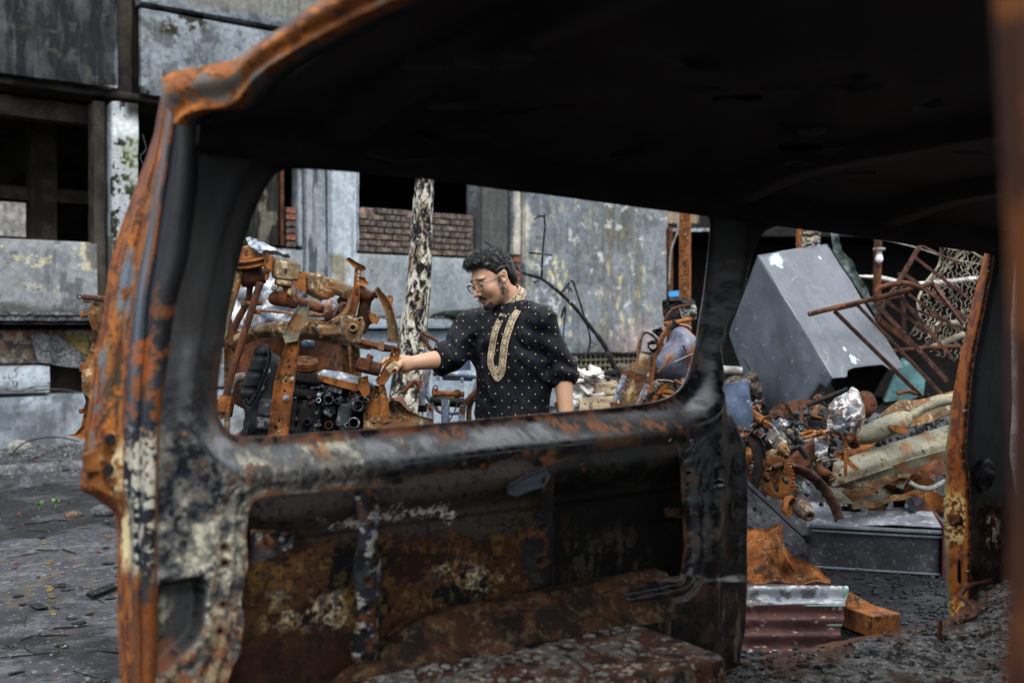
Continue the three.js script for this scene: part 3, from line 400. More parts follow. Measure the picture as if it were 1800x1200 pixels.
scatter('ground_chips', 'pale ash crumbs scattered over the yard', 'debris', 380, (r) => { const d = 3 + pow(r(), 1.3) * 8, w = P(lerp(-60, 300, r()), 577, d); w.y = groundH(w.x, w.z); return w; }, M.stone, [0.003, 0.011], 14);
scatter('slate_chips', 'dark slate-like flakes covering the ground by the scrap pile', 'debris', 3600, (r) => { const d = 4 + r() * 4, w = P(lerp(1270, 1720, r()), 577, d); w.y = groundH(w.x, w.z); return w; }, M.black, [0.005, 0.026], 15);

// litter on the yard: sticks, flakes of sheet and glass of all sizes
{ const r = rng(151), gs = []; for (let i = 0; i < 110; i++) { const d = 3.3 + pow(r(), 1.3) * 7, w = P(lerp(-40, 240, r()), 577, d), k = r(); w.y = groundH(w.x, w.z) + 0.006; const g = k < 0.45 ? new THREE.CylinderGeometry(0.002 + r() * 0.003, 0.003, 0.04 + r() * 0.22, 5).rotateZ(PI / 2 + (r() - 0.5) * 0.15) : new THREE.BoxGeometry(0.02 + r() * r() * 0.14, 0.003, 0.015 + r() * 0.05, 2, 1, 2); g.rotateY(r() * 6); g.rotateX((r() - 0.5) * 0.2); g.translate(w.x, w.y, w.z); gs.push(bx(g)); } const m = struct('yard_litter', mergeGeometries(gs), M.char, 'stuff'); tag(m, 'charred sticks and flakes littering the yard', 'litter'); }
{ const cable = (pts, r, label) => solo('cable', tube(pts.map(([a, b, t]) => { const v = BF.Z(a, b, t ?? 0.05); return BF.wor(v.x, v.y, t ?? 0.05); }), r), M.wire, label, 'cable'); cable([[176, -6], [186, 8], [190, 22], [184, 28], [178, 30]], 0.008, 'curl of black wire on the blackened balcony panel'); cable([[250, 236], [256, 262], [246, 276], [258, 300]], 0.006, 'root-like wire hanging beside the mossy pier'); cable([[60, 686], [100, 684], [142, 690]], 0.008, 'wire across the dark hole in the plinth'); }
// ---------- burnt van round the camera's view: x along its far wall, y up, z towards the camera ----------
const VO = P(520, 577, 2.1); VO.y = 0;
const VF = new Frame(VO, turn35), vpx = VF.fastPx();
const van = thing('burnt_van', 'burnt-out van shell with rusted pillars, seen from inside, framing the whole view', 'van', VO.clone(), null, turn35); delete van.inv;
const L2 = (pts, t = 0) => pts.map(([a, b]) => { const v = VF.Z(a, b, t); return [v.x, v.y]; });
const smoothPoly = (pts, n = 90) => curve(pts.map(([x, y]) => V3(x, y, 0)), true, 0.5).getPoints(n).slice(0, -1).map((p) => [p.x, p.y]);
const winP = smoothPoly(L2([[520, 296], [620, 302], [800, 320], [1000, 342], [1160, 359], [1225, 366], [1245, 376], [1251, 400], [1244, 480], [1226, 600], [1212, 655], [1195, 686], [1160, 704], [1080, 716], [900, 732], [700, 750], [520, 763], [430, 768], [402, 757], [386, 730], [384, 690], [392, 620], [408, 520], [428, 435], [450, 368], [478, 315], [496, 300]], -0.07), 160);
const recP = smoothPoly(L2([[446, 888], [478, 874], [560, 866], [640, 858], [700, 852], [740, 838], [800, 830], [860, 822], [890, 806], [945, 806], [960, 820], [1010, 806], [1060, 792], [1130, 783], [1182, 784], [1198, 796], [1206, 900], [1204, 1000], [1180, 1016], [1100, 1032], [1000, 1062], [880, 1082], [760, 1140], [640, 1230], [400, 1290], [408, 1190], [424, 1150], [432, 1090], [426, 1060], [438, 1000], [438, 930]]), 190);
const BPIL = [[1737, 462], [1722, 540], [1700, 640], [1693, 720], [1687, 790], [1693, 850], [1697, 900], [1697, 1000], [1700, 1090]];
const doorP = L2([[1310, 776], [1292, 730], [1276, 702], [1272, 676], [1276, 622], [1283, 586], [1302, 528], [1319, 462], [1335, 429], [1352, 406], [1374, 396], [1500, 412], [1620, 430], [1728, 443], ...BPIL, [1700, 1290], [1290, 1290], [1297, 1145], [1308, 1080], [1313, 1000], [1314, 850]], -0.03);
const frontP = L2([[1786, 440], [1778, 560], [1780, 700], [1776, 800], [1786, 868], [1900, 880], [1900, 430]]);
const pockP = smoothPoly(L2([[276, 1040], [300, 1024], [345, 1016], [358, 1026], [356, 1090], [346, 1120], [318, 1150], [274, 1180]]), 60);
const gridded = (f, x0, y0, x1, y1, c = 0.006) => { const nx = Math.ceil((x1 - x0) / c), ny = Math.ceil((y1 - y0) / c), g = new Float32Array((nx + 1) * (ny + 1)); for (let j = 0; j <= ny; j++) for (let i = 0; i <= nx; i++) g[j * (nx + 1) + i] = f(x0 + i * c, y0 + j * c); return (x, y) => { const u = clamp((x - x0) / c, 0, nx - 0.001), v = clamp((y - y0) / c, 0, ny - 0.001), i = floor(u), j = floor(v), a = u - i, b = v - j, k = j * (nx + 1) + i; return lerp(lerp(g[k], g[k + 1], a), lerp(g[k + nx + 1], g[k + nx + 2], a), b); }; };
const sW = gridded(polySDF(winP), -0.36, 0.4, 1.6, 1.9), sR = gridded(polySDF(recP), -0.36, 0.4, 1.6, 1.9), sD = gridded(polySDF(doorP), 0.9, 0.3, 3.2, 1.9), sFr = gridded(polySDF(frontP), 2.4, 0.3, 3.2, 1.9), sPk = gridded(polySDF(pockP), -0.36, 0.4, 0.4, 1.3);
const dEdge = [[130, 335], [217, 340], [267, 345], [367, 334], [467, 322], [520, 304], [600, 292], [700, 278], [800, 272], [900, 270], [1200, 268], [1400, 268]];
const along = (tab, y) => { for (let i = 0; i + 1 < tab.length; i++) if (y <= tab[i + 1][0]) return lerp(tab[i][1], tab[i + 1][1], clamp((y - tab[i][0]) / (tab[i + 1][0] - tab[i][0]))); return tab[tab.length - 1][1]; };
const flangeHoles = [[400, 882], [395, 962], [396, 990], [392, 1062], [388, 1110], [575, 870], [640, 846], [735, 838], [815, 812], [1180, 772], [1213, 772], [1213, 832], [1213, 852], [1213, 900]].map(([a, b]) => { const v = VF.Z(a, b, 0); return [v.x, v.y, 0.006]; });
{ const v = VF.Z(1252, 834, 0); flangeHoles.sq = [v.x, v.y]; }
const zA = (x, y) => {
  const w = sW(x, y), r = sR(x, y), d = sD(x, y), pk = sPk(x, y), [px, py] = vpx(x, y, 0), low = ss(1.8, 1.74, y);
  let z = -0.075 * ss(0.078, 0, w) + 0.006 * ss(0.05, 0.075, w) * ss(0.11, 0.085, w);
  z += -0.05 * ss(0.035, 0, d) * (px < 1640 ? 1 : 0.2);
  z += -0.012 * ss(0.075, 0.062, r) * ss(0.07, 0.12, w) + ss(0.085, 0.11, w) * (0.011 * ss(0.05, 0.046, r) * ss(0.026, 0.03, r) + 0.008 * ss(0.012, 0.006, abs(r - 0.062))) - 0.004 * ss(0.006, 0.003, hypot(r - 0.018, ((x + y * 0.7) * 16 % 1 - 0.5) / 16));
  z += -0.035 * ss(0.004, -0.012, pk) + 0.006 * ss(0.02, 0.008, abs(pk - 0.008));
  z += 0.034 * inBox(px, py, 1226, 440, 1268, 1000, 22) * ss(0.03, 0.06, min(w, d));
  z += -0.02 * ss(0.012, 0.006, max(abs(x - flangeHoles.sq[0]), abs(y - flangeHoles.sq[1])) - 0.012);
  z += 0 + 0.012 * inBox(px, py, 1100, 1016, 1310, 1300, 8);
  z += 0.006 * (fbm(x * 3, y * 3, 3) - 0.5) + 0.0035 * (fbm(x * 22, y * 22, 4) - 0.5) + 0.03 * ss(1.78, 1.84, y);
  return z;
};
const A0 = -0.36, A1 = 3.2, AY0 = 0.4, AY1 = 1.86;
const wallTex = texture(1536, 690, (u, v, o) => {
  const x = A0 + u * (A1 - A0), y = AY0 + v * (AY1 - AY0), [px, py] = vpx(x, y, 0), w = sW(x, y), r = sR(x, y), d = sD(x, y), pk = sPk(x, y);
  const a = rag(x * 11, y * 11, 6, 256, 1), b = rag(x * 30, y * 30, 5, 256, 2), c = fbm(x * 90, y * 90, 3, 256, 3), e = fbm(x * 5, y * 5, 4, 256, 4), st = fbm(x * 40, y * 6, 4, 256, 5);
  set(o, [22, 24, 28]); o.r = 0.27 + 0.36 * ss(0.38, 0.68, b * 0.5 + c * 0.3 + a * 0.2); o.h = 0.4 + c * 0.3;
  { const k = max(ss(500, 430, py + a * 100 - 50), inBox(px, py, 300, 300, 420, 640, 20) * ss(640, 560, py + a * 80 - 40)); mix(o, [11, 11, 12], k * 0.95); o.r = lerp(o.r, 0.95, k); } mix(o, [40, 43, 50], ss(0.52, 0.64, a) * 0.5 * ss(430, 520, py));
  // ash on the lower left pillar and round the recess
  const left = ss(560, 420, px) * ss(570, 800, py), fl = ss(0.16, 0.1, r) * ss(1000, 560, px), belt = ss(0.05, 0.08, w) * ss(1300, 700, px) * ss(740, 770, py) * ss(900, 860, py);
  const amt = max(left * 0.95, fl * 1.0, belt * 0.72), n = a * 0.42 + b * 0.34 + c * 0.24;
  mix(o, [34, 41, 54], amt * 0.7); const wn = n * 0.6 + 0.4 * rag(x * 20 + a * 2.2, y * 16 + b * 1.2, 5, 256, 9), as = ss(0.86 - amt * 0.46, 1.02 - amt * 0.46, wn + 0.05); mix(o, [112, 109, 100], as); mix(o, [190, 184, 164], ss(0.98 - amt * 0.42, 1.14 - amt * 0.42, wn + 0.05 + fl * 0.05)); o.r = lerp(o.r, 0.8, as);
  // grey scorched belt with bare patches
  const bl = ss(1260, 1000, px) * ss(738, 760, py) * ss(890, 830, py) * ss(0.03, 0.05, w); mix(o, [82, 80, 80], bl * ss(0.4, 0.6, a) * 0.6); mix(o, [24, 24, 26], bl * ss(0.6, 0.66, b) * 0.8);
  const rg = ss(0.076, 0.062, w) * ss(0.024, 0.032, w) * ss(640, 720, py); mix(o, [96, 96, 98], ss(0.7, 0.78, b * 0.5 + c * 0.5) * ss(700, 740, py) * 0.6);
  // rust: window lip, drips, flange edges, low corner, sill
  const lip = ss(0.024, 0.016, w); mix(o, [84, 40, 20], lip * ss(0.3, 0.5, b) * ss(560, 700, py) * 0.95); mix(o, [150, 78, 28], lip * ss(0.5, 0.6, a) * ss(600, 720, py) * 0.9); mix(o, [96, 46, 24], lip * ss(0.46, 0.56, b) * ss(1180, 1230, px) * ss(420, 600, py) * 0.8); mix(o, [84, 42, 24], lip * ss(500, 420, px) * ss(520, 640, py) * ss(0.4, 0.55, b));
  const rp = max(inBox(px, py, 985, 736, 1215, 764, 14), inBox(px, py, 790, 752, 842, 776, 10), inBox(px, py, 560, 770, 590, 812, 8) * 0.7, inBox(px, py, 1040, 756, 1120, 800, 12) * 0.55, inBox(px, py, 915, 788, 980, 836, 10) * 0.9); mix(o, [168, 90, 32], rp * ss(0.42, 0.54, a * 0.5 + b * 0.5)); o.r = lerp(o.r, 0.85, rp);
  mix(o, [150, 80, 34], ss(0.84, 0.9, b + (fl + belt) * 0.03) * ss(640, 720, py) * 0.8); mix(o, [120, 66, 30], ss(0.009, 0.003, abs(r - 0.003)) * ss(0.4, 0.56, b) * 0.9); mix(o, [120, 70, 34], ss(0.009, 0.003, abs(r - 0.07)) * ss(0.5, 0.62, b) * 0.8 * ss(1150, 500, px));
  const lowL = ss(1040, 1160, py + (a - 0.5) * 160) * ss(450, 420, px); mix(o, [134, 70, 28], lowL * ss(0.34, 0.5, b)); mix(o, [60, 34, 22], lowL * ss(0.56, 0.62, a)); mix(o, [150, 138, 110], lowL * ss(0.62, 0.66, b) * 0.8);
  if (pk < 0.01) { const k = ss(0.008, -0.004, pk); mix(o, [20, 22, 28], k); mix(o, [128, 128, 110], k * inBox(px, py, 278, 1050, 312, 1112, 18) * ss(0.46, 0.56, b)); mix(o, [116, 58, 26], k * ss(1100, 1150, py) * ss(0.4, 0.55, a)); }
  // lower right: brown rust over soot
  const lr = inBox(px, py, 1000, 1008, 1330, 1250, 10); mix(o, [58, 33, 24], lr * ss(0.38, 0.56, a) * 0.9); mix(o, [92, 46, 26], lr * ss(0.55, 0.65, b) * 0.8); mix(o, [140, 130, 110], lr * ss(0.7, 0.74, st) * 0.7);
  const cp = inBox(px, py, 1200, 440, 1310, 1000, 14); mix(o, [96, 92, 84], cp * ss(0.62, 0.7, b) * 0.5);  mix(o, [110, 100, 78], cp * inBox(px, py, 1236, 880, 1270, 960, 20) * ss(0.44, 0.6, b) * 0.8); mix(o, [118, 58, 24], cp * ss(0.84, 0.88, b) * 0.9); mix(o, [98, 46, 22], inBox(px, py, 1186, 560, 1222, 660, 10) * ss(0.46, 0.56, a) * 0.8);
  mix(o, [60, 58, 50], inBox(px, py, 1290, 340, 1345, 400, 16) * ss(0.46, 0.56, fbm(x * 16, y * 16, 3, 256, 8)) * 0.9);
  // front quarter beyond the far door post
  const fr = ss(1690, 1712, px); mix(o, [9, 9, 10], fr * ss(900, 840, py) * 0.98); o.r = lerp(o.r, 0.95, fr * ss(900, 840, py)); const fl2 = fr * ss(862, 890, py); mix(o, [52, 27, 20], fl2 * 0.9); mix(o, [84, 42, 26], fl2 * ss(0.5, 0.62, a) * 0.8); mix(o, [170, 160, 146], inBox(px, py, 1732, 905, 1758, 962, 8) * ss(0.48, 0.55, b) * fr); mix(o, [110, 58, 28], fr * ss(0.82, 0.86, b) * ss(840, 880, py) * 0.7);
  for (const h of flangeHoles) { const q = hypot(x - h[0], y - h[1]); if (q < 0.02) mix(o, [96, 52, 26], ss(0.012, 0.008, q) * 0.8); }
  const q = 0.84 + c * 0.32; o.c[0] *= q; o.c[1] *= q; o.c[2] *= q;
}, { repeat: false });
M.vanWall = material(wallTex, 0, { bump: 0.0015, spec: 1, ior: 1.68 });
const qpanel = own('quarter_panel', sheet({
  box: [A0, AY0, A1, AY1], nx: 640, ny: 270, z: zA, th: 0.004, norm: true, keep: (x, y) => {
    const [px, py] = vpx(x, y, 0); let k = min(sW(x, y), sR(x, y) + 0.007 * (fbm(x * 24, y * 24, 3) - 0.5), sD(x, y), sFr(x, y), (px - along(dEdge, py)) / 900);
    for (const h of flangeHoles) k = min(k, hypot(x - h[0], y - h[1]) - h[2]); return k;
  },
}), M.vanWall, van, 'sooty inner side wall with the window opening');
// outer skin behind the recess
const B0 = -0.24, B1 = 1.3, BY0 = 0.4, BY1 = 1.2;
const rollY = (x) => 1.045 + 0.02 * x;
const skinTex = texture(1000, 540, (u, v, o) => {
  const x = B0 + u * (B1 - B0), y = BY0 + v * (BY1 - BY0), [px, py] = vpx(x, y, -0.08), a = rag(x * 11, y * 11, 6, 256, 21), b = rag(x * 30, y * 30, 5, 256, 22), c = fbm(x * 80, y * 80, 3, 256, 23), sp = fbm(x * 34, y * 34, 2, 256, 24);
  set(o, [100, 64, 40]); o.r = 0.8; o.h = 0.4 + b * 0.4;
  mix(o, [132, 96, 56], ss(0.42, 0.7, a * 0.6 + b * 0.4) * 0.9); mix(o, [66, 40, 30], ss(0.52, 0.72, rag(x * 9 + 5, y * 9, 6, 256, 26))); mix(o, [28, 26, 26], ss(0.6, 0.7, rag(x * 9 + 9, y * 9, 6, 256, 25)) * 0.95);
  const top = inBox(px, py, 380, 886, 1230, 948, 10), n = a * 0.5 + b * 0.5; mix(o, [84, 80, 76], ss(956, 940, py + (b - 0.5) * 40) * ss(1000, 900, px) * 0.85); { const reg = max(inBox(px, py, 540, 900, 690, 945, 30), inBox(px, py, 640, 880, 830, 930, 30) * 0.85, inBox(px, py, 470, 880, 560, 930, 30) * 0.6), m = n * 0.6 + c * 0.4; mix(o, [128, 124, 116], ss(0.82, 0.87, m + reg * 0.4)); mix(o, [222, 218, 206], ss(0.86, 0.91, m + reg * 0.42)); }
  const p1 = max(inBox(px, py, 470, 1035, 640, 1130, 26), inBox(px, py, 775, 985, 940, 1060, 26)); mix(o, [150, 130, 104], ss(0.8, 0.9, b * 0.3 + sp * 0.2 + c * 0.5 + p1 * 0.36) * 0.85); mix(o, [196, 184, 160], ss(0.93, 0.98, b * 0.2 + sp * 0.2 + c * 0.6 + p1 * 0.4)); mix(o, [44, 34, 30], ss(0.6, 0.66, c) * 0.6); mix(o, [150, 112, 62], ss(0.62, 0.7, b) * ss(940, 980, py) * 0.6); mix(o, [34, 28, 26], ss(0.66, 0.76, b * 0.5 + c * 0.5) * 0.6);
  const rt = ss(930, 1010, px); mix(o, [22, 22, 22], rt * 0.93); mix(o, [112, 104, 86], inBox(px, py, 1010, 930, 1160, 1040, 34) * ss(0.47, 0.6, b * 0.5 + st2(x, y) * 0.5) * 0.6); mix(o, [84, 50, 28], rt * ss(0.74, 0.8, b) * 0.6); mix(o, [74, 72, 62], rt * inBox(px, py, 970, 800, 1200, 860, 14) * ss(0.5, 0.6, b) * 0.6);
  mix(o, [60, 34, 26], ss(1100, 1130, py + (a - 0.5) * 120) * 0.7);
  const q = 0.82 + c * 0.36; o.c[0] *= q; o.c[1] *= q; o.c[2] *= q;
}, { repeat: false });
function st2(x, y) { return fbm(x * 50, y * 8, 3, 256, 29); }
M.skin = material(skinTex, 0, { bump: 0.003 });
own('outer_skin', sheet({ box: [B0, BY0, B1, BY1], nx: 220, ny: 120, norm: true, th: 0.003, z: (x, y) => -0.12 + 0.065 * ss(0.075, 0.0, abs(y - rollY(x))) - 0.012 * ss(0.975, 0.965, y) + 0.01 * (fbm(x * 5, y * 5, 3) - 0.5) + 0.002 * (fbm(x * 40, y * 40, 2) - 0.5) }), M.skin, van, 'rust-brown outer skin with pale ash');
// plates in the van's own axes
const vfr = (t) => new Frame(VF.wor(0, 0, t), turn35);
const vplate = (px, t, th, o = {}) => plate(vfr(t), px, th, { ...o, local: true }).translate(0, 0, t);
M.ribMix = patchy(40, [58, 62, 72], [[[26, 27, 30], 6, 0.5, 0.08, 0.9], [[186, 184, 176], 9, 0.6, 0.04, 0.85], [[132, 70, 32], 8, 0.64, 0.05, 0.8]], { rough: 0.6, tile: 0.35 });
M.ribDark = patchy(41, [40, 43, 50], [[[22, 22, 24], 6, 0.5, 0.1, 0.9], [[120, 64, 30], 9, 0.67, 0.04, 0.8], [[96, 96, 98], 12, 0.7, 0.04, 0.6]], { plain: true, rough: 0.55, tile: 0.35 });
const ridge = (u, v) => 0.026 * sin(PI * clamp(u * 1.0)) ;
own('rib', vplate([[622, 862], [654, 856], [664, 900], [656, 940], [662, 968], [670, 975], [670, 1070], [658, 1076], [660, 1150], [618, 1165], [626, 1060], [620, 1000], [628, 930]], -0.035, 0.006, { z: ridge, holes: [[638, 1015, 6], [636, 1064, 5.5], [634, 1104, 5], [634, 1154, 6], [650, 976, 3], [652, 985, 3], [658, 1066, 3.5]], n: 70 }), M.ribMix, van, 'upright rib flecked with white ash');
own('rib', vplate([[944, 838], [968, 832], [968, 900], [964, 985], [976, 996], [974, 1016], [930, 1022], [920, 1005], [922, 960], [928, 925], [944, 890]], -0.03, 0.006, { z: ridge, holes: [[942, 924, 6], [941, 947, 6], [940, 982, 6.5], [964, 930, 2.5], [962, 948, 2.5]], n: 60 }), M.ribDark, van, 'dark upright rib with three holes');
own('bracket', vplate([[438, 930], [470, 928], [500, 934], [512, 938], [508, 958], [486, 964], [462, 974], [438, 988]], -0.03, 0.006, { z: ridge, rim: 0.012, rimW: 0.008 }), M.ribMix, van);
own('bracket', vplate([[890, 868], [892, 852], [915, 838], [948, 826], [958, 824], [963, 838], [952, 856], [930, 862], [905, 872]], -0.01, 0.004, { rim: 0.008, rimW: 0.006 }), patchy(42, [92, 98, 108], [[[58, 62, 70], 5, 0.55, 0.1, 0.7]], { rough: 0.4 }), van, 'bare grey pressed pocket');
own('bracket', vplate([[1172, 892], [1206, 894], [1206, 912], [1172, 908]], -0.02, 0.01, {}), M.ribDark, van); own('bracket', vplate([[1020, 818], [1030, 812], [1036, 826], [1024, 830]], 0.0, 0.004), M.ribDark, van);
{ const b1 = (a, b, r) => { const v = VF.Z(a, b, 0.0); return cyl(V3(v.x, v.y, -0.012), V3(v.x, v.y, 0.012), r, r * 0.8, 10); }; for (const [a, b, m] of [[472, 950, M.rustDark], [945, 814, M.soot], [652, 880, M.soot], [850, 820, M.rust]]) own('bolt', b1(a, b, 0.009), m, van); }
// rear corner post: rows of [outer edge, ..., inner edge] down the tail opening
const oEdge = [[150, 288], [170, 283], [250, 267], [333, 238], [433, 203], [520, 186], [620, 168], [730, 155], [800, 149], [858, 143], [870, 163], [893, 193], [912, 205], [960, 208], [1090, 208], [1200, 212], [1330, 214]];
const cEdge = [[150, 312], [217, 304], [267, 295], [367, 282], [467, 265], [533, 254], [620, 248], [700, 240], [830, 240], [1000, 240], [1200, 246], [1330, 248]];
const pillarTex = texture(320, 1280, (u, v, o) => {
  const py = 150 + v * 1180, uc = 0.52, a = rag(u * 6, v * 34, 6, 256, 51), b = rag(u * 18, v * 90, 5, 256, 52), c = fbm(u * 60, v * 300, 3, 256, 53), s = fbm(u * 24, v * 14, 4, 256, 54);
  set(o, [152, 82, 26]); o.r = 0.78; o.h = 0.4 + b * 0.4; const box = (u0, p0, u1, p1, f = 0.04) => ss(u0 - f, u0 + f, u) * ss(u1 + f, u1 - f, u) * ss(p0 - 14, p0 + 14, py + (a - 0.5) * 60) * ss(p1 + 14, p1 - 14, py + (a - 0.5) * 60);
  mix(o, [104, 46, 26], ss(0.44, 0.6, s) * 0.75); mix(o, [186, 106, 38], ss(0.55, 0.66, a) * 0.7); mix(o, [110, 52, 38], ss(0.3, 0.0, u) * ss(520, 300, py) * 0.8); mix(o, [66, 36, 26], ss(0.6, 0.66, b) * 0.7); mix(o, [86, 44, 30], ss(300, 200, py) * 0.5);
  const bg = [104, 116, 130]; for (const q of [box(0.2, 470, 0.34, 560), box(0.24, 500, 0.46, 580), box(0.3, 560, 0.4, 640) * 0.5, box(0.05, 640, 0.2, 740), box(0.05, 770, 0.14, 830), box(0.4, 180, 0.5, 232), box(0.34, 330, 0.42, 400) * 0.6]) mix(o, bg, q * ss(0.4, 0.46, a) * 0.9);
  mix(o, [70, 62, 44], box(0.24, 640, 0.42, 760) * ss(0.38, 0.5, b) * 0.8); mix(o, [214, 196, 156], box(0.3, 800, 0.5, 905, 0.03) * ss(0.36, 0.44, a)); mix(o, [214, 196, 156], box(0.12, 905, 0.5, 1010, 0.05) * ss(0.4, 0.46, a)); mix(o, [120, 60, 28], box(0.0, 880, 0.5, 905) * 0.8);
  // inner strip: blue-grey soot with a rust streak, whitened lower down
  const k = ss(uc - 0.012, uc + 0.012, u + (b - 0.5) * 0.05); mix(o, [46, 52, 62], k); mix(o, [96, 108, 124], k * ss(0.56, 0.62, u) * ss(0.72, 0.64, u) * ss(360, 500, py) * ss(800, 700, py) * 0.8); mix(o, [26, 28, 31], k * ss(0.72, 0.92, u) * ss(700, 600, py)); mix(o, [134, 70, 36], k * ss(0.03, 0.012, abs(u - 0.68 - (a - 0.5) * 0.08)) * ss(560, 460, py) * 0.9); mix(o, [142, 72, 28], k * box(0.56, 600, 0.9, 700, 0.03) * ss(0.42, 0.5, a)); mix(o, [150, 74, 26], k * ss(0.58, 0.62, a) * ss(420, 620, py) * 0.8);
  mix(o, [176, 174, 160], k * ss(730, 800, py) * ss(0.5, 0.56, b * 0.5 + a * 0.5) * ss(1060, 1000, py)); mix(o, [30, 36, 48], k * ss(730, 800, py) * ss(0.5, 0.44, b * 0.5 + a * 0.5) * 0.9 * ss(1060, 1000, py)); mix(o, [128, 66, 26], k * ss(1000, 1080, py + (a - 0.5) * 120) * 0.85); mix(o, [110, 66, 36], ss(0.94, 0.975, u) * ss(640, 720, py) * 0.8);
  const q = 0.82 + c * 0.36; o.c[0] *= q; o.c[1] *= q; o.c[2] *= q; o.r = lerp(o.r, 0.5, k);
}, { repeat: false });
M.pillar = material(pillarTex, 0, { bump: 0.002, spec: 0.6 });
{ const ys = [130, 150, 170, 210, 250, 333, 433, 520, 620, 730, 800, 855, 864, 872, 893, 912, 960, 1030, 1090, 1200, 1330], rows = ys.map((y) => {
    const o = along(oEdge, y), c = along(cEdge, y), d = along(dEdge, y), pts = [[o, -0.16], [lerp(o, c, 0.12), -0.145], [lerp(o, c, 0.4), -0.105], [lerp(o, c, 0.55), -0.1], [lerp(o, c, 0.8), -0.055], [c - 2, -0.024], [c + 4, -0.028], [lerp(c, d, 0.35), -0.012], [lerp(c, d, 0.55), 0.006], [lerp(c, d, 0.9), 0.008], [d + 5, 0.0]];
    return pts.map(([px, t]) => { const v = VF.Z(px, y, t); return V3(v.x, v.y, t); }); });
  own('rear_post', thicken(loft(rows, { su: 4, sv: 8, jit: 0.006, jf: 14 }), 0.003), M.pillar, van, 'orange-rusted rear corner post'); }
{ const hinge = own('hinge', [vplate([[152, 812], [172, 776], [206, 768], [210, 866], [196, 872], [156, 850]], -0.1, 0.02, { n: 30 }), vplate([[148, 800], [172, 790], [176, 826], [152, 830]], -0.085, 0.03, { n: 20 })], M.rust, van); for (const [a, b] of [[199, 772], [195, 826]]) { const v = VF.Z(a, b, -0.08); own('bolt', cyl(V3(v.x, v.y, -0.1), V3(v.x - 0.01, v.y, -0.072), 0.011, 0.009, 10), M.soot, hinge); } }
